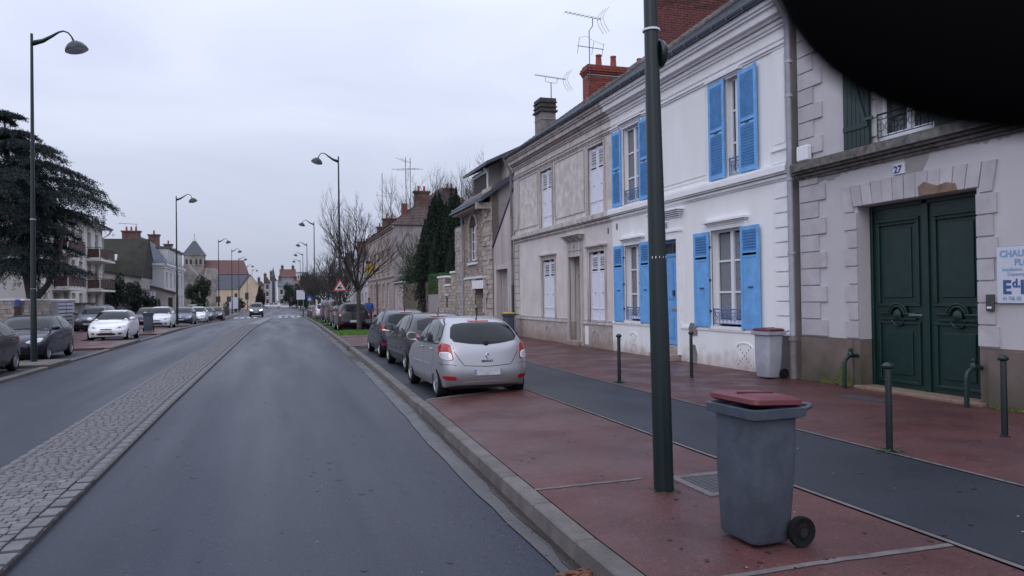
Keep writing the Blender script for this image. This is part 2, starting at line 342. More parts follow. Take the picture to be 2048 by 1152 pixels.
def wall(fr, name, m, parent, u0, u1, z0, z1, openings=(), reveal=.22, thick=None):
    openings = [(o[0], o[1], max(o[2], z0-1), min(o[3], z1+1)) for o in openings if o[2] < z1-.001 and o[3] > z0+.001]
    us = sorted({u0, u1, *[o[0] for o in openings], *[o[1] for o in openings]}); us = [u for u in us if u0 <= u <= u1]
    zs = sorted({z0, z1, *[o[2] for o in openings], *[o[3] for o in openings]}); zs = [z for z in zs if z0 <= z <= z1]
    mb = MB()
    for a, b in zip(us, us[1:]):
        for c, d in zip(zs, zs[1:]):
            cu, cz = (a+b)/2, (c+d)/2
            if any(o[0] < cu < o[1] and o[2] < cz < o[3] for o in openings): continue
            mb.add([fr.p(a, c), fr.p(b, c), fr.p(b, d), fr.p(a, d)], [(0, 1, 2, 3)])
    for (a, b, c, d) in openings:
        r = -reveal; top = d <= z1+.001; d = min(d, z1); bot = c >= z0-.001; c = max(c, z0)
        mb.add([fr.p(a,c),fr.p(a,d),fr.p(a,d,r),fr.p(a,c,r)], [(0,1,2,3)]); mb.add([fr.p(b,c),fr.p(b,d),fr.p(b,d,r),fr.p(b,c,r)], [(0,1,2,3)])
        if top and d < z1-.001: mb.add([fr.p(a,d),fr.p(b,d),fr.p(b,d,r),fr.p(a,d,r)], [(0,1,2,3)])
        if bot and c > z0+.001: mb.add([fr.p(a,c),fr.p(b,c),fr.p(b,c,r),fr.p(a,c,r)], [(0,1,2,3)])
    return mb.build(name, m, parent)
def window(fr, parent, u0, u1, z0, z1, d=-.2, mullion=True, rows=3, fm='pvc', bar=.045, curtain=False, glass='glass'):
    mb = MB(); w = .055
    fr.bx(mb, u0, u0+w, z0, z1, d, d+.05); fr.bx(mb, u1-w, u1, z0, z1, d, d+.05)
    fr.bx(mb, u0+w, u1-w, z0, z0+w*1.6, d, d+.05); fr.bx(mb, u0+w, u1-w, z1-w, z1, d, d+.05)
    if mullion:
        c = (u0+u1)/2; fr.bx(mb, c-.06, c+.06, z0+w*1.6, z1-w, d, d+.062)
    for k in range(1, rows):
        z = z0+(z1-z0)*k/rows; 
        if mullion:
            fr.bx(mb, u0+w, c-.06, z-bar/2, z+bar/2, d+.006, d+.04); fr.bx(mb, c+.06, u1-w, z-bar/2, z+bar/2, d+.006, d+.04)
        else: fr.bx(mb, u0+w, u1-w, z-bar/2, z+bar/2, d+.006, d+.04)
    o = mb.build('window', fm, parent, bevel=0)
    fr.box('pane', glass, o, u0+.01, u1-.01, z0+.01, z1-.01, d-.03, d+.01)
    if curtain:
        fr.box('curtain', 'curtain', o, u0+.1, (u0+u1)/2-.07, z0+.12, z1-.1, d+.011, d+.014)
        fr.box('curtain', 'curtain', o, (u0+u1)/2+.07, u1-.1, z0+.12, z1-.1, d+.011, d+.014)
    return o
def shutter(fr, parent, u0, u1, z0, z1, m, d=.03, groups=((0, 1),), panel=None, slat_h=.062, hinge=None, boards=0, real_slats=True):
    """leaf with stiles, rails, real slats between them, and a board panel where it is solid"""
    t = .035; st = .085; mb = MB()
    fr.bx(mb, u0, u0+st, z0, z1, d, d+t); fr.bx(mb, u1-st, u1, z0, z1, d, d+t)
    H = z1-z0; rails = [0, 1]; 
    zz = sorted({g for gr in groups for g in gr} | ({panel[0], panel[1]} if panel else set()))
    for q in zz:
        zc = z0+H*q; a = max(z0, zc-.05); b = min(z1, zc+.05); fr.bx(mb, u0+st, u1-st, a, b, d+.002, d+t-.002)
    if panel: fr.bx(mb, u0+st, u1-st, z0+H*panel[0]+.05, z0+H*panel[1]-.05, d+.008, d+t-.010)
    o = mb.build('shutter', m, parent)
    ang = .6
    smb = MB(); hw = (u1-u0)/2-st; hh = .024
    fu = fr.u
    smb.hexa([(-hw, -.014, -hh), (hw, -.014, -hh), (hw, -.006, -hh), (-hw, -.006, -hh), (-hw, .006, hh), (hw, .006, hh), (hw, .014, hh), (-hw, .014, hh)])
    me = bpy.data.meshes.new('slat'); me.from_pydata(smb.v, [], smb.f); me.materials.append(MT[m])
    rotm = Matrix((fr.u, -fr.n, Vector((0, 0, 1)))).transposed().to_euler()
    for (a, b) in groups:
        za, zb = z0+H*a+.05, z0+H*b-.05; n = int((zb-za)/slat_h)
        for k in range(n):
            inst('slat', me, fr.p((u0+u1)/2, za+(k+.5)*(zb-za)/n, d+t/2), (1, 1, 1), rotm, o)
        fr.bx(MB(), u0+st, u1-st, za, zb, d+.001, d+.0045).build('backing', MT['bluedark'] if m == 'blue' else MT['shutdark'], o)  # dark sheet behind the slats, its colour standing in for the shade between them
    return o
MT['bluedark'] = mat('blue_slat_gap_shade', (.02, .075, .24), .6, 0)  # darker blue, painted shade behind the louvres
MT['shutdark'] = mat('pale_slat_gap_shade', (.20, .20, .22), .7, 0)  # darker grey, painted shade behind the louvres
def text(s, size, m, parent, M, name='lettering', bold=0, align='LEFT', ext=.002):
    c = bpy.data.curves.new('t', 'FONT'); c.body = s; c.size = size; c.extrude = ext; c.offset = bold; c.align_x = align; c.resolution_u = 3
    o = bpy.data.objects.new('t', c); COL.objects.link(o)
    dg = bpy.context.evaluated_depsgraph_get(); me = bpy.data.meshes.new_from_object(o.evaluated_get(dg))
    bpy.data.objects.remove(o); bpy.data.curves.remove(c); me.name = name; me.materials.clear(); me.materials.append(MT[m])
    o = bpy.data.objects.new(name, me); COL.objects.link(o); o.parent = parent; o.matrix_local = M
    return o
def textM(fr, u, z, d): # lettering lying on a wall frame, read from outside
    xdir = -fr.u if (Vector((0, 0, 1)).cross(fr.n)).dot(fr.u) < 0 else fr.u
    Mx = Matrix((xdir, Vector((0, 0, 1)), fr.n)).transposed().to_4x4(); Mx.translation = fr.p(u, z, d); return Mx
def np_mesh(name, V, F, m, parent=None, loc=None):
    """V (n,3), F (m,k) arrays -> mesh quickly"""
    me = bpy.data.meshes.new(name); V = np.asarray(V, np.float32); F = np.asarray(F, np.int32); k = F.shape[1]
    me.vertices.add(len(V)); me.vertices.foreach_set('co', V.ravel())
    me.loops.add(F.size); me.loops.foreach_set('vertex_index', F.ravel())
    me.polygons.add(len(F)); me.polygons.foreach_set('loop_start', np.arange(len(F), dtype=np.int32)*k)
    me.update(calc_edges=True); me.validate(); me.materials.append(MT[m] if isinstance(m, str) else m)
    o = bpy.data.objects.new(name, me); COL.objects.link(o); o.parent = parent
    if loc: o.location = loc
    return o
# ================================================================ GROUND, ROAD, PAVEMENTS
def ystations(y0, y1, step=4):
    ys = [y0]; y = math.floor(y0/step+1)*step
    while y < y1-.01: ys.append(y); y += step
    ys.append(y1); return ys
def sheet(name, m, x0, x1, y0, y1, z, parent=None, kind='structure', skirt=0):
    """flat strip of the street following its bend and fall; x0/x1 numbers or functions of y"""
    fx0 = x0 if callable(x0) else (lambda y: x0); fx1 = x1 if callable(x1) else (lambda y: x1)
    mb = MB(); ys = ystations(y0, y1, 2.5)
    for a, b in zip(ys, ys[1:]):
        P = [(fx0(a)+dx(a), a, z+gz(a)), (fx1(a)+dx(a), a, z+gz(a)), (fx1(b)+dx(b), b, z+gz(b)), (fx0(b)+dx(b), b, z+gz(b))]
        mb.add(P, [(0, 1, 2, 3)])
        if skirt:
            mb.add([P[0], P[3], (P[3][0], P[3][1], P[3][2]-skirt), (P[0][0], P[0][1], P[0][2]-skirt)], [(0, 1, 2, 3)])
            mb.add([P[1], P[2], (P[2][0], P[2][1], P[2][2]-skirt), (P[1][0], P[1][1], P[1][2]-skirt)], [(0, 1, 2, 3)])
    if skirt:
        for yy in (y0, y1):
            mb.add([(fx0(yy)+dx(yy), yy, z+gz(yy)), (fx1(yy)+dx(yy), yy, z+gz(yy)), (fx1(yy)+dx(yy), yy, z+gz(yy)-skirt), (fx0(yy)+dx(yy), yy, z+gz(yy)-skirt)], [(0, 1, 2, 3)])
    o = mb.build(name, m, parent)
    if parent is None: tag(o, kind=kind)
    return o
g = MB().add([(-900, -60, -.06), (900, -60, -.06), (900, 50, -.06), (-900, 50, -.06), (900, 100, -.42), (-900, 100, -.42), (900, 1500, -.42), (-900, 1500, -.42)],
             [(0, 1, 2, 3), (3, 2, 4, 5), (5, 4, 6, 7)]).build('ground', 'ground'); tag(g, kind='structure')
KX = [(-12, 1.93), (5, 1.99), (7.4, 2.05), (13, 2.22), (20, 2.38), (28, 2.48), (51, 2.65), (76, 2.90), (150, 3.45)]
def kx(y): return float(np.interp(y, [a for a, b in KX], [b for a, b in KX]))-dx(y)     # front foot of the right kerb
def kin(y): return kx(y)+.19
road = sheet('road', 'asphalt', -6.36, lambda y: kx(y)-.05, -12, 150, 0)
tag(MB().add([(-40, 150, -.35), (60, 150, -.35), (90, 330, -.35), (-60, 330, -.35)], [(0, 1, 2, 3)]).build('road', 'asphalt'), kind='structure')
# gutter, puddled edge
rr = random.Random(3)
jit = {}
def gut(y):
    k = round(y*2); jit.setdefault(k, rr.uniform(-.012, .012)); return kx(y)-float(np.interp(y, [4, 9, 200], [.15, .27, .30]))+jit[k]
gm = MB(); ys = [(-12+.5*i) for i in range(int(162/.5))]
for a, b in zip(ys, ys[1:]):
    gm.add([(gut(a)+dx(a), a, .004+gz(a)), (kx(a)+.02+dx(a), a, .0+gz(a)), (kx(b)+.02+dx(b), b, .0+gz(b)), (gut(b)+dx(b), b, .004+gz(b))], [(0, 1, 2, 3)])
gmb = gm.build('gutter', 'gutter'); gmb.location.z = .006; tag(gmb, kind='structure')
# ---- right kerb of separate stones
kerb = tag(empty('kerb'), kind='structure')
def kerb_run(x0, x1, y0, y1, z, parent, L=1.0, limit=40, slope=.02, low=None):
    y = y0; n = 0; stuff = MB()
    while y < y1-.05:
        e = min(y+L, y1); j = .006
        zz = low(y) if low else z
        fa = x0 if callable(x0) else (lambda q: x0); fb = x1 if callable(x1) else (lambda q: x1)
        x_0, x_1, g0, g1 = fa(y)+dx(y), fb(y)+dx(y), gz(y), gz(e); ex0, ex1 = fa(e)+dx(e), fb(e)+dx(e)
        P = [(x_0, y+j, -.05+g0), (x_1, y+j, -.05+g0), (ex1, e-j, -.05+g1), (ex0, e-j, -.05+g1), (x_0+slope, y+j, zz+g0), (x_1, y+j, zz+g0), (ex1, e-j, zz+g1), (ex0+slope, e-j, zz+g1)]
        if n < limit: MB().hexa(P).build('kerb_stone', 'concrete', parent, bevel=.014)
        else: stuff.hexa(P)
        y = e; n += 1
    if stuff.v: tag(stuff.build('kerb_stones', 'concrete', parent), kind='stuff')
kerb_run(kx, kin, -10, 12.6, .15, kerb, limit=40)
kerb_run(kx, kin, 12.6, 28.2, .12, kerb, limit=40)
kerb_run(kx, kin, 28.2, 150, .15, kerb, limit=34)
# ---- right pavements
sheet('pavement', 'red', kin, 4.40, -10, 12.62, .148)
MB().add([(2.38, 12.62, .148), (4.40, 12.62, .148), (4.40, 13.62, .148), (2.40, 12.68, .148)], [(0, 1, 2, 3)]).build('pavement', 'red')['kind'] = 'structure'
sheet('parking_bay', 'asphalt2', kin, 4.42, 12.6, 28.2, .045)
for nm, P in (('kerb_edge', [(2.42, 12.66, 0), (4.46, 13.63, 0), (4.46, 13.75, 0), (2.42, 12.78, 0)]), ('kerb_edge', [(4.40, 13.7, 0), (4.50, 13.7, 0), (4.50, 28.2, 0), (4.40, 28.2, 0)]), ('kerb_edge', [(2.42, 28.2, 0), (4.50, 28.2, 0), (4.50, 28.35, 0), (2.42, 28.35, 0)])):
    MB().prism(P, [(x, y, .153) for x, y, _ in P]).build(nm, 'concrete', kerb)
sheet('cycle_path', 'asphalt2', 4.50, 6.28, -10, 150, .147)
sheet('pavement', 'red', 6.36, 10.12, -10, 150, .149)
sheet('pavement', 'red', kin, 4.41, 28.35, 36.6, .148)
js = empty('pavement_joint'); tag(js, kind='structure')
sheet('joint_strip', 'joint', 4.425, 4.475, -10, 13.65, .152, js); sheet('joint_strip', 'joint', 6.295, 6.345, -10, 120, .152, js)
sheet('joint_strip', 'joint', 4.425, 4.475, 28.35, 120, .152, js)
def line_strip(pts, w, z, m, parent, name='joint_strip', wob=.006):
    mb = MB(); P = []
    for (a, b) in zip(pts, pts[1:]):
        n = max(2, int(math.dist(a, b)/.12))
        for i in range(n): P.append((a[0]+(b[0]-a[0])*i/n, a[1]+(b[1]-a[1])*i/n))
    P.append(pts[-1]); vs = []
    for i, p in enumerate(P):
        q = P[min(i+1, len(P)-1)]; o_ = P[max(i-1, 0)]; t = Vector((q[0]-o_[0], q[1]-o_[1], 0)).normalized(); nrm = Vector((-t.y, t.x, 0))
        o1, o2 = w/2+rr.uniform(-wob, wob), w/2+rr.uniform(-wob, wob)
        vs += [Vector((*p, z))+nrm*o1, Vector((*p, z))-nrm*o2]
    mb.add(vs, [(2*i, 2*i+1, 2*i+3, 2*i+2) for i in range(len(P)-1)]); return mb.build(name, m, parent)
line_strip([(2.20, 6.42), (3.28, 6.46)], .05, .1535, 'joint', js)
line_strip([(2.18, 4.02), (3.5, 4.06), (4.40, 4.04)], .06, .1535, 'joint', js)
line_strip([(6.36, 4.2), (8, 4.3), (10.1, 4.25)], .05, .1535, 'joint', js)
# cable chamber with stone frame
ch = thing('inspection_cover', 'rectangular metal inspection cover framed in pale stone beside the near lamp post', 'manhole cover', (0, 0, 0))
MB().box(3.62, 4.38, 5.68, 5.76, .10, .158).build('frame_strip', 'joint', ch); MB().box(3.62, 4.38, 6.34, 6.44, .10, .158).build('frame_strip', 'joint', ch)
MB().box(3.54, 3.62, 5.68, 6.44, .10, .157).build('frame_strip', 'joint', ch); MB().box(4.30, 4.38, 5.762, 6.338, .10, .157).build('frame_strip', 'joint', ch)
cv = MB()
cv.box(3.622, 4.298, 5.762, 6.338, .10, .151)
for k in range(11): cv.box(3.64+k*.06, 3.66+k*.06, 5.78, 6.32, .151, .155)
cv.build('cover_plate', 'castiron', ch)
gc = thing('drain_grate', 'dark drain grate set in the red pavement before the green gate', 'drain')
gb = MB().box(8.95, 9.35, 9.55, 10.45, .10, .156)
gb.build('grate_frame', 'castiron', gc)
MB().box(9.62, 9.98, 11.2, 8.7, .10, .19)
# door sill stones of the gate
# ---- grass verges and parking beyond the first red stretch
def verge(x0, x1, y0, y1, n, soil=True):
    if soil: sheet('verge_soil', 'earth', kin, x1, y0, y1, .15)
    r = np.random.RandomState(int(y0*10)); X = r.uniform(x0, x1, n)+np.array([dx((y0+y1)/2)]); Y = r.uniform(y0, y1, n); Z = np.full(n, .15+gz((y0+y1)/2))
    h = r.uniform(.05, .12, n); a = r.uniform(0, 6.28, n); w = .012; lx = r.uniform(-.04, .04, n); ly = r.uniform(-.04, .04, n)
    V = np.stack([np.stack([X-w*np.cos(a), Y-w*np.sin(a), Z], 1), np.stack([X+w*np.cos(a), Y+w*np.sin(a), Z], 1), np.stack([X+lx, Y+ly, Z+h], 1)], 1).reshape(-1, 3)
    o = np_mesh('grass', V, np.arange(n*3).reshape(-1, 3), 'grass'); tag(o, 'short bright green grass on the verge between the parked cars', 'grass', kind='stuff'); return o
verge(2.56, 4.40, 36.6, 40.9, 9000)
yb = 40.9
for (a, b) in [(46.4, 47.2), (52.6, 54.0), (60.5, 61.8), (66.5, 67.6), (74, 75.2), (82, 83.2)]:
    sheet('parking_bay', 'asphalt2', kin, 4.41, yb, a, .06); verge(2.56, 4.40, a, b, 2500); yb = b
sheet('parking_bay', 'asphalt2', kin, 4.41, yb, 120, .06)
# ---- left side
lk = tag(empty('kerb'), kind='structure')
def lkerb(y0, y1, z, limit): kerb_run(-6.55, -6.33, y0, y1, z, lk, limit=limit, slope=0)
lkerb(8, 24.4, .08, 30); lkerb(24.4, 26.7, .13, 30); lkerb(26.7, 32.4, .07, 30); lkerb(32.4, 38.7, .13, 30); lkerb(38.7, 45, .07, 30); lkerb(45, 54, .13, 0); lkerb(54, 130, .08, 0)
def lbay(y0, y1): sheet('parking_bay', 'asphalt2', -9.0, -6.55, y0, y1, .05)
def lred(y0, y1): sheet('pavement', 'red', -9.0, -6.55, y0, y1, .128, skirt=.1)
lbay(-10, 24.4); lbay(26.7, 32.4); lred(32.4, 38.7); lbay(38.7, 45); lred(45, 54); lbay(54, 59.5); lred(59.5, 63); lbay(63, 78); lred(78, 130)
isl = sheet('pavement', 'concrete', -8.6, -6.55, 24.4, 26.7, .13, skirt=.12)
sheet('pavement', 'red', -14, -9.0, -10, 130, .13, skirt=.1)
sheet('kerb_edge', 'concrete', -9.02, -8.90, 26.7, 32.4, .136, lk); sheet('kerb_edge', 'concrete', -9.02, -8.90, 38.7, 45, .136, lk)
# ---- crossing and its paint
cw = tag(empty('pedestrian_crossing'), kind='structure')
for k in range(5):
    x = -.6+k*.75; MB().box(x+.7, x+1.12, 98.5, 102, .001, .006).build('crossing_bar', 'whitepaint', cw, loc=(0, 0, gz(100)))
for k in range(4):
    x = -5.9+k*.75; MB().box(x+.7, x+1.12, 98.5, 102, .001, .006).build('crossing_bar', 'whitepaint', cw, loc=(0, 0, gz(100)))
MB().box(.1, 3.0, 110, 111.4, .001, .006).build('crossing_bar', 'whitepaint', cw, loc=(0, 0, gz(110)))
# ================================================================ COBBLED MEDIAN
med = tag(empty('cobbled_median'), kind='structure')
def medr(y): return -1.84 + max(0, (y-48))*.012 + (.12 if y < 5 else 0)*0
def medl(y): return -2.97 + max(0, (y-48))*.016
sheet('sett_bed', 'setjoint', medl, medr, -3, 98, .035, med, skirt=.05)
sme = unit_block('sett', 'sett', .06)
r5 = random.Random(11); cnt = 0; sv = []
def sett(x, y, sx, sy, first):
    z = .035+gz(y)
    if first:
        inst('sett', sme, (x+dx(y), y, z-.01+r5.uniform(-.005, .004)), (sx, sy, .075), (r5.uniform(-.03, .03), r5.uniform(-.03, .03), r5.uniform(-.06, .06)), med)
    else: sv.append((x+dx(y), y, z-.01+r5.uniform(-.005, .004), sx, sy, r5.uniform(-.06, .06)))
y = 5.6; row = 0
while y < 62:
    first = cnt < 290; h = .105
    xr = medr(y); xl = medl(y)
    wdt = .15; sett(xr-wdt/2, y, wdt-.012, .145 if row % 1 == 0 else .1, first) if row % 3 != 2 else None; cnt += row % 3 != 2
    x = xr-wdt-.012; off = r5.uniform(0, .05)
    sett(xl+.05, y+.02, .095, .15, first) if row % 3 != 2 else None; cnt += row % 3 != 2
    while x > xl+.15:
        w = r5.uniform(.085, .135); w = min(w, x-(xl+.105)); sett(x-w/2, y+r5.uniform(-.012, .012)+off, w-.009, h-.009, first); cnt += 1; x -= w
    y += h; row += 1
# the rest of the setts, joined: real blocks all the way while they can be told apart
V = []; F = []
A = np.array(sv); base = np.array([(-.5,-.5,0),(.5,-.5,0),(.5,.5,0),(-.5,.5,0),(-.40,-.40,1),(.40,-.40,1),(.40,.40,1),(-.40,.40,1)])
c, s_ = np.cos(A[:, 5]), np.sin(A[:, 5]); bx_ = base[None, :, 0]*A[:, 3:4]; by_ = base[None, :, 1]*A[:, 4:5]
X = bx_*c[:, None]-by_*s_[:, None]+A[:, 0:1]; Y = bx_*s_[:, None]+by_*c[:, None]+A[:, 1:2]; Z = base[None, :, 2]*.037+A[:, 2:3]
Vn = np.stack([X, Y, Z], 2).reshape(-1, 3); Fb = np.array([(4,5,6,7),(0,1,5,4),(1,2,6,5),(2,3,7,6),(3,0,4,7)])
Fn = (Fb[None]+(np.arange(len(A))*8)[:, None, None]).reshape(-1, 4)
tag(np_mesh('setts', Vn, Fn, 'sett', med), kind='stuff')
sheet('sett_bed_far', 'sett', lambda y: medl(y)+.02, lambda y: medr(y)-.02, 62, 98, .052, med)
# ---- fallen leaves and pale litter
def scatter(name, m, n, xf, yf, zf, size, label, cat, seed=1, flat=.3):
    r = np.random.RandomState(seed); X = xf(r, n); Y = yf(r, n); Z = np.array([zf(a, b) for a, b in zip(X, Y)])
    s = r.uniform(.4, 1, n)*size; a = r.uniform(0, 6.28, n); b = a+1.9; c_ = a+3.6
    t = r.uniform(0, flat, (n, 3))*s[:, None]
    V = np.stack([np.stack([X+s*np.cos(q), Y+s*np.sin(q), Z+.004+t[:, i]], 1) for i, q in enumerate((a, b, c_))], 1).reshape(-1, 3)
    o = np_mesh(name, V, np.arange(3*n).reshape(-1, 3), m); tag(o, label, cat, kind='stuff'); return o
scatter('leaf_litter', 'leaf', 900, lambda r, n: r.normal(1.90, .06, n), lambda r, n: 4.75-abs(r.normal(0, .5, n)), lambda x, y: .012+.02*((x*37) % 1), .030, 'heap of wet brown leaves lying in the gutter at the bottom edge', 'leaves', 2, .8)
scatter('leaf_litter', 'leaf', 220, lambda r, n: 1.80+r.normal(0, .10, n)-abs(r.normal(0, .12, n)), lambda r, n: r.uniform(4, 12, n), lambda x, y: .01, .016, 'dark leaf scraps scattered along the gutter joint', 'leaves', 3, .3)
scatter('pale_litter', 'petal', 150, lambda r, n: r.uniform(2.5, 9.9, n), lambda r, n: r.uniform(3, 16, n), lambda x, y: .154, .014, 'tiny pale scraps scattered over the red pavement', 'litter', 4, .1)
scatter('pale_litter', 'petal', 130, lambda r, n: r.uniform(-5.5, 1.5, n), lambda r, n: 3+r.exponential(7, n), lambda x, y: .004, .010, 'tiny pale specks scattered over the dark carriageway', 'litter', 5, .05)
scatter('moss_tuft', 'grass', 240, lambda r, n: r.normal(10.02, .03, n), lambda r, n: r.uniform(7, 12.7, n), lambda x, y: .15, .025, 'green weeds growing along the foot of the gate wall', 'weeds', 6, 1.2)
scatter('moss_tuft', 'hedge', 120, lambda r, n: 6.49+r.normal(0, .05, n), lambda r, n: 13.66+r.normal(0, .05, n), lambda x, y: .15, .03, 'green weeds round the foot of the bollard in front of the white house', 'weeds', 7, 1)
scatter('moss_tuft', 'hedge', 120, lambda r, n: 6.37+r.normal(0, .05, n), lambda r, n: 6.62+r.normal(0, .05, n), lambda x, y: .15, .025, 'green weeds round the foot of the bollard in front of the gate', 'weeds', 8, 1)

def spots(name, n, xf, yf, zf, smin, smax, label, seed):
    r = np.random.RandomState(seed); V = []; F = []; X = xf(r, n); Y = yf(r, n)
    for i in range(n):
        s = r.uniform(smin, smax); b = len(V); k = 8
        for q in range(k): a = 2*math.pi*q/k; rr_ = s*r.uniform(.6, 1.15); V.append((X[i]+rr_*math.cos(a), Y[i]+rr_*1.3*math.sin(a), zf(X[i], Y[i])))
        F += [(b, b+q, b+q+1) for q in range(1, k-1)]
    o = np_mesh(name, np.array(V), np.array(F), 'spot'); tag(o, label, 'stains', kind='stuff')
spots('gum_spots', 420, lambda r, n: r.uniform(2.3, 9.9, n), lambda r, n: 2.5+r.exponential(6, n), lambda x, y: .1535, .006, .022, 'small dark trodden spots all over the right pavement', 21)
spots('oil_spots', 90, lambda r, n: r.normal(.0, 1.0, n), lambda r, n: 3+r.exponential(9, n), lambda x, y: .003, .008, .04, 'dark oil spots on the right-hand traffic lane', 22)
wl = MB(); ys = [3+.4*i for i in range(70)]; r8 = random.Random(5); ww = [r8.uniform(.03, .09) for _ in ys]
for (a, wa), (b, wb) in zip(zip(ys, ww), list(zip(ys, ww))[1:]):
    wl.add([(kx(a)+dx(a)-wa, a, .0125), (kx(a)+dx(a)+.02, a, .0125), (kx(b)+dx(b)+.02, b, .0125), (kx(b)+dx(b)-wb, b, .0125)], [(0, 1, 2, 3)])
MT['silt'] = mat('wet_gutter_silt', (.030, .024, .022), .25, .3, 9)
tag(wl.build('gutter_silt', 'silt'), kind='structure')

scatter('moss_tuft', 'hedge', 90, lambda r, n: 3.28+.10*np.cos(r.uniform(0, 6.28, n)), lambda r, n: 6.02+.11*np.sin(r.uniform(0, 6.28, n)), lambda x, y: .15, .014, 'specks of moss round the foot of the near lamp post', 'moss', 9, .6)
# ================================================================ RIGHT-HAND ROW
BRK = unit_block('brick', 'brick', .05); BRKD = unit_block('brick', 'brickdark', .05)
STN = unit_block('stone_block', 'stone', .04); ASH = unit_block('quoin_block', 'ashlar', .02)
WQ = unit_block('quoin_block', 'trimwhite', .02); CQ = unit_block('quoin_block', 'creamtrim', .02)
def blk(fr, me, name, u0, u1, z0, z1, d0, d1, parent):
    c = fr.p((u0+u1)/2, (z0+z1)/2, (d0+d1)/2)
    rot = Matrix((fr.u, fr.n, Vector((0, 0, 1)))).transposed()
    if rot.determinant() < 0: rot = Matrix((fr.u, -fr.n, Vector((0, 0, 1)))).transposed()
    return inst(name, me, c, (abs(u1-u0), abs(d1-d0), z1-z0), rot.to_euler(), parent)
def moulding(fr, name, m, parent, u0, u1, steps):
    mb = MB()
    for (z0, z1, d) in steps: fr.bx(mb, u0, u1, z0, z1, -.02, d)
    return mb.build(name, m, parent)
def surround(fr, parent, m, u0, u1, z0, z1, w=.13, d=.035, head=True, name='window_surround'):
    mb = MB(); fr.bx(mb, u0-w, u0, z0, z1, -.02, d); fr.bx(mb, u1, u1+w, z0, z1, -.02, d); fr.bx(mb, u0-w, u1+w, z1, z1+w, -.02, d)
    fr.bx(mb, u0-w-.01, u0-w+.03, z0, z1+w, -.02, d+.02); fr.bx(mb, u1+w-.03, u1+w+.01, z0, z1+w, -.02, d+.02); fr.bx(mb, u0-w+.03, u1+w-.03, z1+w-.03, z1+w+.01, -.02, d+.02)
    if head:
        fr.bx(mb, u0-w-.04, u1+w+.04, z1+w+.012, z1+w+.05, -.02, d+.05); fr.bx(mb, u0-w-.09, u1+w+.09, z1+w+.05, z1+w+.10, -.02, d+.11)
    return mb.build(name, m, parent)
def guard(fr, parent, u0, u1, z0, z1, d, m='blueiron'):
    mb = MB()
    mb.tube([fr.p(u0, z1, d), fr.p(u1, z1, d)], .017, 6); mb.tube([fr.p(u0, z1-.09, d), fr.p(u1, z1-.09, d)], .009, 5); mb.tube([fr.p(u0, z0, d), fr.p(u1, z0, d)], .010, 5)
    n = max(3, int((u1-u0)/.16))
    for k in range(n):
        uc = u0+(k+.5)*(u1-u0)/n; r = (u1-u0)/n*.44
        P = [fr.p(uc+r*math.cos(t), z0+(z1-.09-z0)*.55+r*.95*math.sin(t), d) for t in np.linspace(0, 2*math.pi, 11)]
        mb.tube(P, .006, 4, False); mb.tube([fr.p(uc, z0, d), fr.p(uc, z1-.09, d)], .006, 4)
        mb.tube([fr.p(uc-r, z1-.09, d), fr.p(uc, z1-.045, d), fr.p(uc+r, z1-.09, d)], .005, 4)
    for uu in (u0+.01, u1-.01): mb.tube([fr.p(uu, z0-.03, d), fr.p(uu, z1+.02, d)], .010, 5)
    return mb.build('window_guard', m, parent)
def pipe(parent, pts, r, m='pipe', collars=(), name='downpipe'):
    mb = MB().tube(pts, r, 10); o = mb.build(name, m, parent, smooth=40)
    cb = MB()
    for (x, y, z) in collars: cb.lathe([(r*.9, z-.03), (r*1.35, z-.03), (r*1.35, z+.03), (r*.9, z+.03)], (x, y, 0), 10)
    if collars: cb.build('collar', m, o)
    return o
def cellar_vent(fr, parent, u0, u1, z0, z1, m, mg='seam'):
    mb = MB(); c = (u0+u1)/2; r = (u1-u0)/2; n = 8
    arc = [(c+r*math.cos(t), z1-r*.35+r*.35*math.sin(t)) for t in np.linspace(0, math.pi, n)]
    P = [(u1, z0)]+arc+[(u0, z0)]
    inner = [((u-c)*.9+c, (z-z0)*.96+z0) for u, z in P]
    for i in range(len(P)-1): fr.poly(mb, [P[i], P[i+1], inner[i+1], inner[i]], -.02, .018)
    o = mb.build('cellar_vent', m, parent)
    vb = MB(); fr.poly(vb, inner, -.02, .004); vb.build('vent_slab', m, o)
    hb = MB()
    for k in range(7):
        t = k/6; zz = z0+.06+(z1-z0-.16)*t
        for uu in (u0+.09+(u1-u0-.18)*t, u1-.09-(u1-u0-.18)*t): fr.bx(hb, uu-.012, uu+.012, zz-.018, zz+.018, .0, .0065)
    hb.build('vent_holes', mg, o); return o
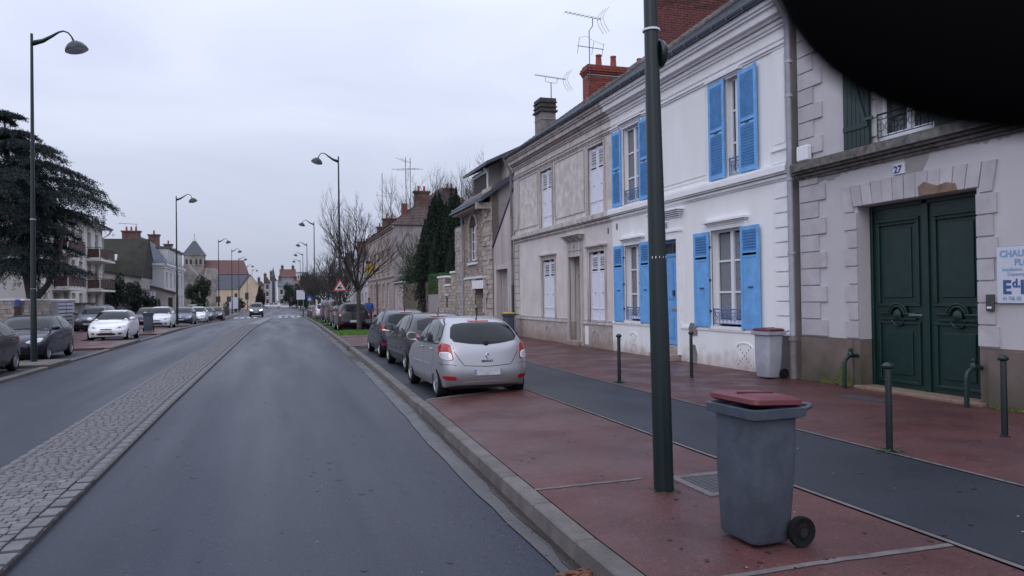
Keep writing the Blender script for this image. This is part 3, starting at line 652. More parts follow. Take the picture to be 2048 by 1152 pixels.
def chimney_bricks(par, me, X0, X1, Yf, z0, z1, bw=.225, bh=.076, roof=None, side=True):
    """bricks of the face turned to us (-Y) and of the narrow end towards the street"""
    r = random.Random(int(X1*100)); rows = int((z1-z0)/bh); n = 0; allb = []
    for k in range(rows):
        z = z0+k*bh; x = X0 - (bw/2 if k % 2 else 0)
        while x < X1-.02:
            a, b = max(x, X0), min(x+bw, X1)
            if b-a > .04 and (roof is None or z+bh > roof(b)): allb.append((a, b, z, 0))
            x += bw
        if side:
            y = Yf - (bw/2 if k % 2 == 0 else 0)
            while y < Yf+.5:
                a, b = max(y, Yf+.0), min(y+bw, Yf+.5)
                if b-a > .04: allb.append((a, b, z, 1))
                y += bw
    allb.sort(key=lambda t: (t[3], -t[2])); sm = MB()
    for i, (a, b, z, s) in enumerate(allb):
        p = r.uniform(.004, .013)
        if i < 300:
            if s == 0: inst('brick', me, ((a+b)/2, Yf+.03, z+bh/2), (b-a-.012, .06+2*p, bh-.012), (0, 0, 0), par)
            else: inst('brick', me, (X0+.03, (a+b)/2, z+bh/2), (.06+2*p, b-a-.012, bh-.012), (0, 0, 0), par)
        else:
            if s == 0: sm.box(a+.006, b-.006, Yf-p, Yf+.06, z+.006, z+bh-.006)
            else: sm.box(X0-p, X0+.06, a+.006, b-.006, z+.006, z+bh-.006)
    if sm.v: tag(sm.build('bricks', me.materials[0], par), kind='stuff')
EAVE = 8.12
def roofz(x): return 8.22 + (x-9.9)*.72
def roof_slab(parent, m, y0, y1, x0=9.72, xr=15.2, z0=8.1, sl=.72, back=20.5, rows=True, courses=True):
    zr = z0+(xr-x0)*sl
    mb = MB(); mb.prism([(x0, y0, z0), (xr, y0, zr), (back, y0, z0), (back, y0, z0-.1), (xr, y0, zr-.12), (x0, y0, z0-.08)], [(x0, y1, z0), (xr, y1, zr), (back, y1, z0), (back, y1, z0-.1), (xr, y1, zr-.12), (x0, y1, z0-.08)])
    o = mb.build('roof', m, parent)
    if courses:   # overlapping courses standing proud
        cb = MB(); L = math.hypot(1, sl); n = int((xr-x0)/.22)
        for k in range(n):
            a = x0+k*.22; b = a+.24; za = z0+(a-x0)*sl; zb = z0+(b-x0)*sl
            cb.hexa([(a, y0, za+.004), (a, y1, za+.004), (b, y1, zb+.004), (b, y0, zb+.004), (a, y0, za+.024), (a, y1, za+.024), (b, y1, zb+.010), (b, y0, zb+.010)])
        tag(cb.build('roof_courses', m, o), kind='stuff')
    return o
def house_shell(parent, m, y0, y1, x0, x1, z1, side_m=None):
    mb = MB()
    mb.add([(x0, y0, 0), (x1, y0, 0), (x1, y0, z1), (x0, y0, z1)], [(0, 1, 2, 3)]); mb.add([(x0, y1, 0), (x1, y1, 0), (x1, y1, z1), (x0, y1, z1)], [(0, 1, 2, 3)])
    mb.add([(x1, y0, 0), (x1, y1, 0), (x1, y1, z1), (x1, y0, z1)], [(0, 1, 2, 3)])
    return mb.build('outer_wall', side_m or m, parent)
def gable(parent, m, y, x0, xr, x1, z0, zr, t=.2):
    return MB().prism([(x0, y, z0), (xr, y, zr), (x1, y, z0)], [(x0, y+t, z0), (xr, y+t, zr), (x1, y+t, z0)]).build('gable', m, parent)
def cornice(parent, m, u0, u1, name='cornice'):
    o = moulding(FR, name, m, parent, u0, u1, [(7.44, 7.50, .05), (7.50, 7.58, .09), (7.60, 7.66, .16), (7.66, 7.82, .27), (7.82, 7.88, .33), (7.88, 7.98, .38)])
    moulding(FR, 'frieze_moulding', m, parent, u0, u1, [(7.02, 7.07, .035), (7.07, 7.13, .07), (7.19, 7.23, .045)])
    return o
def gutter(parent, y0, y1, x=9.66, z=8.05):
    mb = MB(); n = 7; P = [(x+.075*math.cos(t), z+.075*math.sin(t)) for t in np.linspace(math.pi, 2*math.pi, n)]
    for i in range(n-1):
        mb.add([(P[i][0], y0, P[i][1]), (P[i+1][0], y0, P[i+1][1]), (P[i+1][0], y1, P[i+1][1]), (P[i][0], y1, P[i][1])], [(0, 1, 2, 3)])
    mb.tube([(x-.075, y0, z), (x-.075, y1, z)], .012, 6)
    for k in range(int((y1-y0)/.6)):
        yy = y0+.3+k*.6; mb.box(x-.085, x+.08, yy-.012, yy+.012, z-.085, z-.072); mb.box(x-.088, x-.078, yy-.012, yy+.012, z-.08, z+.02)
    mb.box(x+.075, x+.20, y0, y1, z-.07, z-.045)
    return mb.build('gutter', 'lead', parent, smooth=30)

# ---------------------------------------------------------------- WHITE HOUSE with blue shutters (u 12.95 .. 21.6)
wh = thing('white_house', 'white two-storey terraced house with bright blue shutters and blue front door', 'house', (10.1, 17.3, 0))
wh.location = (0, 0, 0)
ow = [(14.66, 15.96, 1.06, 3.42), (19.66, 20.70, 1.06, 3.38), (17.55, 18.65, .30, 3.36), (14.68, 15.20+.0, 4.62, 6.93), (19.58, 20.72, 4.62, 6.93)]
ow[3] = (14.66, 15.20+.0, 4.62, 6.93)
ow[3] = (14.66, 15.21, 4.62, 6.93)
wall(FR, 'facade', 'wallwhite', wh, 12.95, 21.6, .10, 7.46, ow, .24)
house_shell(wh, 'render_cold', 12.95, 21.6, 10.1, 20.3, 8.0)
FR.box('plinth', 'wallwhite', wh, 13.45, 17.42, .10, 1.0, -.02, .035); FR.box('plinth', 'wallwhite', wh, 18.78, 21.6, .10, 1.0, -.02, .035)
FR.box('plinth', 'darkplinth', wh, 12.95, 13.449, .10, 1.02, -.02, .05)
moulding(FR, 'sill_band', 'trimwhite', wh, 13.0, 17.42, [(1.0, 1.05, .06), (1.05, 1.085, .04)]); moulding(FR, 'sill_band', 'trimwhite', wh, 18.78, 21.6, [(1.0, 1.05, .06), (1.05, 1.085, .04)])
moulding(FR, 'string_course', 'trimwhite', wh, 12.95, 21.6, [(4.24, 4.28, .03), (4.28, 4.34, .07), (4.36, 4.40, .12), (4.40, 4.52, .17), (4.52, 4.57, .14)])
cornice(wh, 'trimwhite', 12.95, 21.6); FR.box('frieze', 'wallwhite', wh, 12.95, 21.6, 7.46, 8.0, -.02, .012)
FR.box('panel', 'wallwhite', wh, 16.15, 19.2, 4.82, 6.85, -.02, .018)
for a, b in ((16.12, 19.23),):
    mb = MB(); FR.bx(mb, a, b, 4.72, 4.75, -.01, .012); FR.bx(mb, a, a+.03, 4.75, 6.9, -.01, .012); FR.bx(mb, b-.03, b, 4.75, 6.9, -.01, .012); mb.build('panel_border', 'trimwhite', wh)
# corner pier
FR.box('pier', 'trimwhite', wh, 13.0, 13.48, 4.86, 6.98, -.02, .05)
mb = MB(); FR.bx(mb, 12.97, 13.52, 4.60, 4.86, -.02, .07); FR.bx(mb, 12.97, 13.52, 4.86, 4.90, -.02, .10); mb.build('pier_base', 'trimwhite', wh)
mb = MB(); FR.bx(mb, 13.06, 13.42, 5.0, 6.85, .05, .062); mb.build('pier_panel', 'wallwhite', wh, bevel=.008)
z = 1.1
while z < 4.15:
    blk(FR, WQ, 'quoin_block', 13.0, 13.48, z+.012, z+.30-.012, -.02, .05, wh); z += .308
def plaque(u, z, par, m='castiron'):
    c = FR.p(u, z, 0); mb = MB()
    for k in range(5): mb.box(c.x-.024, c.x, c.y-.012-abs(2-k)*-.004-.03, c.y+.03, c.z-.08+k*.035, c.z-.062+k*.035)
    mb.box(c.x-.018, c.x, c.y-.008, c.y+.008, c.z-.1, c.z+.1)
    return mb.build('wall_plaque', m, par)
plaque(13.3, 4.02, wh); plaque(21.25, 4.02, wh); plaque(21.3, .85, wh, 'render_grey')
for (a, b, c, d) in (ow[0], ow[1]):
    surround(FR, wh, 'trimwhite', a, b, c, d); window(FR, wh, a, b, c+.12, d, -.2, True, 3, curtain=True)
    FR.box('window_sill', 'trimwhite', wh, a-.02, b+.02, c-.02, c+.05, -.2, .07)
    guard(FR, wh, a+.01, b-.01, c+.12, c+.46, -.02)
# lower shutters (boarded with a louvred head)
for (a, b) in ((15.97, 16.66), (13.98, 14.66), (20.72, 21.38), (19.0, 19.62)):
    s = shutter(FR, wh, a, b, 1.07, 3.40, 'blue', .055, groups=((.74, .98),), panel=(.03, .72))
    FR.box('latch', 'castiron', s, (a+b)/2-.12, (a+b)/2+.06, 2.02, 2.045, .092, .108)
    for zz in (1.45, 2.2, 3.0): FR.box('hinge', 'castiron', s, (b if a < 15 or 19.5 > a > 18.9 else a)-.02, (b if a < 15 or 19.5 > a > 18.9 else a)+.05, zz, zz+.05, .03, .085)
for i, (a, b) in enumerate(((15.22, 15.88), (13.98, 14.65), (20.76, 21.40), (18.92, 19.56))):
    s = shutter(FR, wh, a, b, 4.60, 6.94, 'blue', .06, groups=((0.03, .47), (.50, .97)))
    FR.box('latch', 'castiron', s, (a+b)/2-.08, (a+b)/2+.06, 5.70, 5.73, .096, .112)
for (a, b, c, d) in (ow[3], ow[4]):
    wa, wb = (a, b+.0) if b < 15.3 else (a, b)
    o = window(FR, wh, wa, wb, c+.04, d-.02, -.16, b > 19, 3, curtain=b > 19)
    if b < 15.3: FR.box('mullion', 'pvc', o, (a+b)/2-.07, (a+b)/2+.07, c+.05, d-.05, -.158, -.09)
    guard(FR, wh, a+.01, b-.01, c+.05, c+.42, -.03)
surround(FR, wh, 'trimwhite', 14.66, 15.21+.68, 4.62, 6.93, .0, .02, True)
surround(FR, wh, 'trimwhite', 19.58, 20.72, 4.62, 6.93, .10, .02, True)
# blue front door
mb = MB(); FR.bx(mb, 17.37, 17.55, .3, 3.36, -.02, .07); FR.bx(mb, 18.65, 18.83, .3, 3.36, -.02, .07); FR.bx(mb, 17.37, 18.83, 3.36, 3.55, -.02, .07)
FR.bx(mb, 17.33, 18.87, 3.55, 3.60, -.02, .10); FR.bx(mb, 17.38, 18.82, 3.60, 3.92, -.02, .055)
for k in range(5): FR.bx(mb, 17.34-.03*k, 18.86+.03*k, 3.92+.045*k, 3.945+.045*k, -.02, .09+.035*k)
mb.build('door_surround', 'trimwhite', wh)
dr = FR.box('door', 'bluedoor', wh, 17.60, 18.60, .52, 2.92, -.235, -.19)
mb = MB()
for (a, b, c, d) in ((17.72, 18.05, 1.75, 2.8), (18.15, 18.48, 1.75, 2.8), (17.72, 18.05, .68, 1.3), (18.15, 18.48, .68, 1.3)):
    FR.bx(mb, a, b, c, d, -.191, -.172); FR.bx(mb, a+.05, b-.05, c+.05, d-.05, -.173, -.162)
mb.build('door_panel', 'bluedoor', dr, bevel=.01)
FR.box('letter_slot', 'steel', dr, 17.95, 18.27, 1.45, 1.52, -.191, -.168); FR.box('knocker', 'castiron', dr, 18.08, 18.14, 1.85, 2.0, -.191, -.14); FR.box('handle', 'castiron', dr, 17.66, 17.70, 1.2, 1.4, -.191, -.13)
fb = MB(); FR.bx(fb, 17.551, 17.60, .5, 3.34, -.235, -.17); FR.bx(fb, 18.60, 18.649, .5, 3.34, -.235, -.17); FR.bx(fb, 17.60, 18.60, 2.92, 3.0, -.235, -.165); FR.bx(fb, 17.60, 18.60, 3.28, 3.34, -.235, -.17); fb.build('door_frame', 'bluedoor', wh)
FR.box('fanlight', 'glass', wh, 17.60, 18.60, 3.0, 3.28, -.235, -.21)
FR.box('doorstep', 'creamplinth', wh, 17.42, 18.78, .10, .50, -.24, .03); FR.box('doorstep', 'creamplinth', wh, 17.5, 18.7, .10, .30, .03, .30)
pl = FR.box('number_plate', 'enamelwhite', wh, 17.96, 18.18, 3.68, 3.84, .055, .068); text('25', .16, 'enamelblue', wh, textM(FR, 18.165, 3.70, .070), 'number', .004)
cellar_vent(FR, wh, 14.3, 14.95, .22, .78, 'wallwhite'); cellar_vent(FR, wh, 19.9, 20.4, .22, .78, 'wallwhite')
for o_ in wh.children:
    if o_.name.startswith('cellar_vent'): o_.location.x = -.037
# grey repair patches round the bollard
pt = MB(); FR.poly(pt, [(16.62, .86), (16.95, .84), (17.0, 1.02), (16.9, 1.16), (16.68, 1.14), (16.6, 1.0)], .03, .064); FR.poly(pt, [(16.66, .1), (16.95, .1), (17.0, .42), (16.9, .62), (16.72, .6), (16.62, .36)], .03, .0385); pt.build('repair_patch', 'render_grey', wh)
roof_slab(wh, 'slate', 12.9, 21.62); gutter(wh, 12.9, 21.62)
pipe(wh, [(9.66, 12.84, 7.98), (9.72, 12.84, 7.8), (9.96, 12.84, 7.45), (9.98, 12.84, 1.0)], .06, 'pipe', [(9.98, 12.84, z_) for z_ in (2.7, 4.2, 5.9, 6.6)])
pipe(wh, [(9.98, 12.84, 1.02), (9.98, 12.84, .15)], .072, 'render_grey', [(9.98, 12.84, .95)], 'downpipe_shoe')
c3 = MB().box(11.0, 15.2, 20.13, 20.65, 8.6, 13.3).build('chimney', 'mortar', wh)
chimney_bricks(c3, BRKD, 11.0, 14.6, 20.12, 8.9, 12.2, roof=lambda x: roofz(x)-.1)
mb = MB(); mb.prism([(10.9, 20.0, roofz(10.9)-.02), (15, 20.0, roofz(15)-.02), (15, 20.0, roofz(15)+.10), (10.9, 20.0, roofz(10.9)+.10)], [(10.9, 20.13, roofz(10.9)), (15, 20.13, roofz(15)), (15, 20.13, roofz(15)+.20), (10.9, 20.13, roofz(10.9)+.2)]); mb.build('flashing', 'ledge', wh)

# ---------------------------------------------------------------- CREAM HOUSE with white shutters (21.6 .. 31.7)
ch_ = thing('cream_house', 'weathered cream terraced house with closed white shutters', 'house')
oc = [(22.2, 23.45, .98, 3.34), (26.8, 28.15, .96, 3.30), (24.18, 25.25, .16, 3.27), (22.18, 23.44, 4.56, 6.85), (26.95, 28.25, 4.56, 6.85)]
wall(FR, 'lower_facade', 'creamlow', ch_, 21.6, 31.7, .95, 4.26, oc, .22)
wall(FR, 'lower_facade', 'creamplinth', ch_, 21.6, 31.7, .10, .95, [(24.18, 25.25, .16, .95)], .22)
wall(FR, 'upper_facade', 'cream', ch_, 21.6, 31.7, 4.26, 7.46, oc, .22)
house_shell(ch_, 'render_cold', 21.6, 31.7, 10.1, 20.3, 8.0)
gable(ch_, 'render_cold', 31.5, 10.1, 15.2, 20.3, 8.0, 11.75)
FR.box('plinth', 'creamplinth', ch_, 21.6, 24.0, .10, .92, -.02, .03); FR.box('plinth', 'creamplinth', ch_, 25.4, 31.7, .10, .92, -.02, .03)
moulding(FR, 'sill_band', 'creamtrim', ch_, 21.6, 24.0, [(.92, .96, .06), (.96, 1.0, .04), (1.04, 1.07, .03)]); moulding(FR, 'sill_band', 'creamtrim', ch_, 25.4, 31.7, [(.92, .96, .06), (.96, 1.0, .04), (1.04, 1.07, .03)])
moulding(FR, 'string_course', 'creamtrim', ch_, 21.6, 31.72, [(4.22, 4.26, .03), (4.26, 4.33, .07), (4.35, 4.39, .12), (4.39, 4.52, .17), (4.52, 4.56, .14)])
cornice(ch_, 'creamtrim', 21.6, 31.75); FR.box('frieze', 'cream', ch_, 21.6, 31.7, 7.46, 8.0, -.02, .012)
for (a, b) in ((23.75, 26.65), (28.6, 31.0)):
    mb = MB(); FR.bx(mb, a, b, 4.78, 4.82, -.01, .03); FR.bx(mb, a, a+.05, 4.82, 6.92, -.01, .03); FR.bx(mb, b-.05, b, 4.82, 6.92, -.01, .03); FR.bx(mb, a, b, 6.92, 6.96, -.01, .03); mb.build('panel_border', 'creamtrim', ch_)
z = 1.08
while z < 4.1: blk(FR, CQ, 'quoin_block', 31.12, 31.68, z+.012, z+.298, -.02, .05, ch_); z += .31
FR.box('pier', 'creamtrim', ch_, 31.15, 31.68, 4.8, 6.98, -.02, .05)
for k, (a, b, c, d) in enumerate(oc):
    if k == 2: continue
    surround(FR, ch_, 'creamtrim', a, b, c, d, .12, .03, k < 2)
    for (p, q) in ((a+.01, (a+b)/2-.01), ((a+b)/2+.01, b-.01)):
        s = shutter(FR, ch_, p, q, c+.02, d-.02, 'shutwhite', -.10, groups=((.76, .95),) if k < 2 else ((.70, .96),), panel=(.02, .74) if k < 2 else (.02, .68), slat_h=.085)
        FR.box('shutter_rail', 'shutwhite', s, p+.03, q-.03, c+.45, c+.50, -.066, -.052)
        FR.box('latch', 'castiron', s, (p+q)/2-.02, (p+q)/2+.02, c+.98, c+1.01, -.066, -.05)
# dark green door in a deep opening
mb = MB(); FR.bx(mb, 24.0, 24.18, .10, 3.27, -.02, .06); FR.bx(mb, 25.25, 25.42, .10, 3.27, -.02, .06); FR.bx(mb, 24.0, 25.42, 3.27, 3.45, -.02, .06)
FR.bx(mb, 24.02, 25.40, 3.48, 3.80, -.02, .045)
for k in range(6): FR.bx(mb, 24.0-.03*k, 25.42+.03*k, 3.80+.04*k, 3.822+.04*k, -.02, .08+.04*k)
mb.build('door_surround', 'creamtrim', ch_)
mb = MB(); FR.bx(mb, 24.18, 25.25, .1, 3.27, -.42, -.40); FR.bx(mb, 24.16, 24.18, .1, 3.27, -.42, -.2); FR.bx(mb, 25.25, 25.27, .1, 3.27, -.42, -.2); FR.bx(mb, 24.18, 25.25, 3.27, 3.29, -.42, -.2); mb.build('door_recess', 'creamlow', ch_)
dr = FR.box('door', 'green', ch_, 24.22, 25.21, .18, 2.55, -.40, -.355)
mb = MB()
for (a, b, c, d) in ((24.32, 24.65, 1.1, 2.4), (24.78, 25.11, 1.1, 2.4), (24.32, 25.11, .35, .95)): FR.bx(mb, a, b, c, d, -.356, -.34)
mb.build('door_panel', 'green', dr, bevel=.01); FR.box('handle', 'steel', dr, 25.10, 25.16, 1.25, 1.42, -.355, -.30)
FR.box('transom', 'green', ch_, 24.22, 25.21, 2.56, 2.66, -.40, -.34); FR.box('fanlight', 'glass', ch_, 24.22, 25.21, 2.66, 3.25, -.40, -.375)
FR.box('doorstep', 'creamplinth', ch_, 24.1, 25.35, .10, .30, -.2, .22)
text('23', .13, 'castiron', ch_, textM(FR, 24.80, 3.58, .047), 'number', .003)
FR.box('white_patch', 'trimwhite', ch_, 23.55, 23.85, .22, .85, .02, .036)
cellar_vent(FR, ch_, 22.7, 23.2, .2, .72, 'creamplinth').location.x = -.03; cellar_vent(FR, ch_, 27.2, 27.8, .2, .72, 'creamplinth').location.x = -.03
plaque(21.9, 3.95, ch_)
roof_slab(ch_, 'slate', 21.62, 31.85); gutter(ch_, 21.62, 31.85)
pipe(ch_, [(9.66, 31.78, 7.98), (9.72, 31.78, 7.8), (9.96, 31.8, 7.45), (9.98, 31.8, 2.4)], .055, 'render_grey', [(9.98, 31.8, z_) for z_ in (3.6, 5.4, 6.8)])
pipe(ch_, [(9.98, 31.8, 2.42), (9.98, 31.8, .15)], .062, 'castiron', [(9.98, 31.8, 1.2)], 'downpipe_shoe')
c2 = MB().box(11.0, 14.1, 25.43, 25.93, 8.5, 10.22).build('chimney', 'mortar', ch_)
chimney_bricks(c2, BRK, 11.0, 14.1, 25.42, 8.9, 10.02, roof=lambda x: roofz(x)-.1)
mb = MB()
for k in range(3): mb.box(10.98-.035*k, 14.12+.035*k, 25.40-.035*k, 25.95+.035*k, 10.02+.075*k+.003, 10.02+.075*(k+1))
mb.box(10.93, 14.17, 25.35, 26.0, 10.262, 10.32); mb.box(10.99, 14.11, 25.40, 25.96, 10.323, 10.42); mb.build('chimney_cap', 'brick', c2)
for x in (11.55, 12.15, 13.25, 13.9): MB().lathe([(.13, 10.4), (.12, 10.5), (.10, 10.8), (.115, 10.82), (.115, 10.87), (.085, 10.87), (.08, 10.6)], (x, 25.68, 0), 12).build('pot', 'pot', c2, smooth=40)
mb = MB().tube([(10.97, 25.37, 10.02), (13.2, 25.34, 10.0), (13.28, 25.34, 10.1), (13.3, 25.5, 10.6)], .014, 5); mb.build('cable', 'pipe', c2)
mb = MB(); mb.prism([(10.9, 25.30, roofz(10.9)-.02), (14, 25.3, roofz(14)-.02), (14, 25.3, roofz(14)+.08), (10.9, 25.3, roofz(10.9)+.08)], [(10.9, 25.43, roofz(10.9)), (14, 25.43, roofz(14)), (14, 25.43, roofz(14)+.22), (10.9, 25.43, roofz(10.9)+.22)]); mb.build('flashing', 'ledge', c2)
c1 = MB().box(11.03, 11.72, 30.7, 31.5, 8.6, 10.0).build('chimney', 'render_grey', ch_)
mb = MB()
for (z0, z1, g_) in ((9.94, 10.03, .08), (10.03, 10.13, .02), (10.14, 10.2, .06), (10.2, 10.33, .02), (10.34, 10.4, .06), (10.4, 10.55, .03)): mb.box(11.03-g_, 11.72+g_, 30.7-g_, 31.5+g_, z0, z1)
mb.build('chimney_cap', 'cap_dark', c1, bevel=.012)
MB().box(11.01, 11.74, 30.68, 31.52, 9.62, 9.66).build('collar', 'render_cold', c1)

# ---------------------------------------------------------------- aerials
def yagi(root, c, ang, L, n, tilt, w=.18, refl=True, mast=None):
    d = Vector((math.cos(ang), math.sin(ang), tilt)).normalized(); s = d.cross(Vector((0, 0, 1))).normalized(); c = Vector(c)
    mb = MB().tube([c-d*L*.25, c+d*L*.75], .010, 5); mb.build('boom', 'steeldark', root)
    mb = MB()
    for k in range(n):
        p = c - d*L*.2 + d*L*.94*k/(n-1); ww = w*(1-.3*k/n); mb.tube([p-s*ww, p+s*ww], .005, 4); mb.tube([p, p+Vector((0, 0, .05))], .012, 4)
    mb.build('element', 'steeldark', root)
    if refl:
        mb = MB(); b = c-d*L*.22
        for sg in (1, -1):
            for k in range(3):
                for off in (-.16, 0, .16): mb.tube([b+s*off, b-d*.07+Vector((0, 0, sg*.2))+s*off, b-d*.30+Vector((0, 0, sg*.46))+s*off], .007, 4)
        mb.build('reflector', 'steeldark', root)
MT['steeldark'] = mat('weathered_aerial_metal', (.09, .09, .10), .5, .1, 5, metal=.4)
a1 = thing('television_aerial', 'tall television aerial with two stacked arrays strapped to the red brick chimney', 'aerial', (11.02, 25.3, 9.6), 0, 'rooftop aerials')
MB().tube([(0, 0, 0), (0, 0, 2.0), (.14, 0, 2.2), (.14, 0, 2.5)], .016, 6).build('mast', 'steeldark', a1)
yagi(a1, (.14, 0, 2.5), R(197), 1.7, 9, -.04)
mb = MB().tube([(-.50, -.1, 1.38), (.62, .1, 1.40)], .014, 5)
for (x, l) in ((-.48, .28), (.14, .25), (.58, .25)): mb.tube([(x-.04, x*.2, 1.38-l), (x+.05, x*.2, 1.38+l)], .009, 4)
mb.build('boom', 'steeldark', a1)
MB().tube([(-.35, .2, 1.78), (-.1, 0, 1.8), (0, 0, 1.74)], .006, 4).tube([(0, 0, 1.72), (.16, 0, 1.66), (.45, -.3, 1.42)], .006, 4).build('element', 'steeldark', a1)
a2 = thing('television_aerial', 'small comb-like television aerial on the dark-capped grey chimney', 'aerial', (11.6, 30.9, 10.5), 0, 'rooftop aerials')
MB().tube([(0, 0, 0), (0, 0, .78)], .02, 6).build('mast', 'steeldark', a2)
MB().tube([(-.3, -.1, .98), (-.3, -.1, .82), (-.24, -.08, .78), (.24, .08, .80), (.32, .1, .86), (.34, .1, 1.02)], .010, 5).build('bracket', 'steeldark', a2)
yagi(a2, (.40, .12, 1.03), R(197), 1.7, 14, -.03, .13)

# ---------------------------------------------------------------- GATE HOUSE (u 2 .. 12.7)
gh = thing('gate_house', 'greyish white house with big dark green carriage gate and stone quoins', 'house')
og = [(8.70, 11.14, .12, 3.44), (9.42, 10.62, 4.50, 6.8), (4.4, 5.6, 4.50, 6.8)]
wall(FR, 'facade', 'greywhite', gh, 2.0, 12.72, 1.03, 8.3, og, .36)
wall(FR, 'plinth', 'brownplinth', gh, 2.0, 12.72, .10, 1.03, [(8.70, 11.14, .12, 1.03)], .36)
FR.box('plinth_face', 'brownplinth', gh, 11.30, 12.72, .10, 1.0, -.02, .03); FR.box('plinth_face', 'brownplinth', gh, 2.0, 8.55, .10, 1.0, -.02, .03)
house_shell(gh, 'render_cold', 2.0, 12.72, 10.1, 20.3, 8.3); roof_slab(gh, 'slate', 1.9, 12.7, z0=8.3)
moulding(FR, 'cornice', 'ashlar', gh, 2.0, 12.72, [(7.9, 8.0, .1), (8.0, 8.2, .3)])
r9 = random.Random(4); z = 1.04; k = 0
while z < 4.1:
    blk(FR, ASH, 'quoin_block', 12.15 if k % 2 else 11.95, 12.68, z+.012, z+.318, -.02, .035, gh)
    if z < 3.2:
        blk(FR, ASH, 'quoin_block', 11.142, 11.38 if k % 2 else 11.46, z+.012, z+.318, -.02, .030, gh)
        blk(FR, ASH, 'quoin_block', 8.42 if k % 2 else 8.36, 8.698, z+.012, z+.318, -.02, .030, gh)
    z += .33; k += 1
z = 4.62; k = 0
while z < 7.8:
    blk(FR, ASH, 'quoin_block', 12.25 if k % 2 else 12.0, 12.68, z+.012, z+.318, -.02, .035, gh)
    if z < 6.6: blk(FR, ASH, 'quoin_block', 10.622, 10.90 if k % 2 else 10.80, z+.012, z+.318, -.02, .030, gh)
    z += .33; k += 1
n = 13; c_ = 9.92
for k in range(n):
    a0 = 8.42+(11.44-8.42)*k/n; a1_ = 8.42+(11.44-8.42)*(k+1)/n
    l0, l1 = a0+(a0-c_)*.06, a1_+(a1_-c_)*.06; top = 3.80+.05*math.cos((a0-c_)*.9)
    mb = MB(); FR.poly(mb, [(a0+.007, 3.452 if 0 < k < n-1 else 3.36), (a1_-.007, 3.452 if 0 < k < n-1 else 3.36), (l1-.007, top+r9.uniform(-.01, .02)), (l0+.007, top)], -.02, .030+r9.uniform(0, .012))
    mb.build('voussoir', 'ashlar', gh)
FR.poly(MB(), [(9.0, 3.447), (9.72, 3.447), (9.74, 3.60), (9.62, 3.665), (9.5, 3.62), (9.36, 3.57), (9.2, 3.60), (9.04, 3.56)], .02, .052).build('bare_stone_patch', 'barestone', gh)
MT['damp'] = mat('damp_render', (.30, .285, .28), .8, .15, 3)
def stainpoly(u0, u1, zt, depth, seed, m='damp'):
    r = random.Random(seed); n = int((u1-u0)/.07); P = [(u0, zt)]
    h = depth*.3
    for i in range(n+1):
        h += r.uniform(-.25, .25)*depth; h = min(depth, max(.03, h)); P.append((u0+(u1-u0)*i/n, zt-h*math.sin(math.pi*(i+.6)/(n+1.2))**.5))
    P.append((u1, zt)); mb = MB()
    for i in range(1, len(P)-2): mb.add([FR.p(P[i][0], zt, .004), FR.p(P[i+1][0], zt, .004), FR.p(P[i+1][0], P[i+1][1], .004), FR.p(P[i][0], P[i][1], .004)], [(0, 1, 2, 3)])
    mb.build('damp_stain', m, gh)
stainpoly(10.9, 12.3, 4.16, .28, 3); stainpoly(9.55, 10.05, 4.16, .55, 5); stainpoly(8.1, 8.8, 4.16, .30, 8); stainpoly(4.5, 8.0, 4.16, .5, 9)
moulding(FR, 'ledge', 'ledge', gh, 2.0, 12.70, [(4.14, 4.19, .05), (4.19, 4.24, .10), (4.25, 4.30, .17), (4.30, 4.46, .24)])
# gate leaves
for i, (a, b) in enumerate(((8.72, 9.90), (9.94, 11.12))):
    lf = FR.box('gate_leaf', 'green', gh, a, b, .16, 3.42, -.36, -.30)
    mb = MB(); p0, p1 = a+.19, b-.19
    for (c, d) in ((1.68, 3.12), (.34, 1.32)):
        FR.bx(mb, p0-.07, p1+.07, c-.05, c, -.301, -.265); FR.bx(mb, p0-.07, p1+.07, d, d+.05, -.301, -.265)
        FR.bx(mb, p0-.07, p0, c, d, -.301, -.265); FR.bx(mb, p1, p1+.07, c, d, -.301, -.265)
        FR.bx(mb, p0+.10, p1-.10, c+.10, d-.12, -.301, -.275); 
    FR.bx(mb, p0-.02, p1+.02, 3.06, 3.09, -.28, -.245)
    mb.build('gate_panel', 'green', lf, bevel=.008)
    m2 = MB(); cu = (a+b)/2
    for rr_, hh in ((.20, .04), (.15, .06)):
        arc = [FR.p(cu+rr_*math.cos(t), 1.50+rr_*.9*math.sin(t), -.26) for t in np.linspace(0, math.pi, 12)]
        m2.tube([FR.p(cu+.40, 1.50, -.27)]+arc+[FR.p(cu-.40, 1.50, -.27)], .022, 6)
    FR.bx(m2, cu-.4, cu+.4, 1.40, 1.43, -.30, -.25)
    m2.tube([FR.p(cu+.13*math.cos(t), 1.40+.11*math.sin(t), -.27) for t in np.linspace(math.pi, 2*math.pi, 10)], .018, 6)
    m2.build('gate_moulding', 'green', lf, smooth=40)
    md = MB(); cpt = FR.p(cu, 1.48, -.27); md.lathe([(.0, 0), (.085, 0), (.09, .02), (.05, .035), (.02, .045), (.0, .045)], (0, 0, 0), 14, 'x')
    o = md.build('gate_boss', 'green', lf, smooth=40); o.location = cpt; o.rotation_euler.z = math.pi
    if i == 1: FR.box('pull_handle', 'chrome', lf, 9.98, 10.26, 1.47, 1.50, -.255, -.235)
fb = MB(); FR.bx(fb, 9.86, 9.98, .16, 3.42, -.299, -.26); FR.bx(fb, 8.70, 8.76, .12, 3.44, -.36, -.26); FR.bx(fb, 11.08, 11.14, .12, 3.44, -.36, -.26); FR.bx(fb, 8.76, 11.08, 3.36, 3.44, -.36, -.26)
fb.build('gate_frame', 'green', gh, bevel=.006)
FR.box('gate_sill', 'barestone', gh, 8.6, 11.2, .10, .20, -.36, .12, .015)
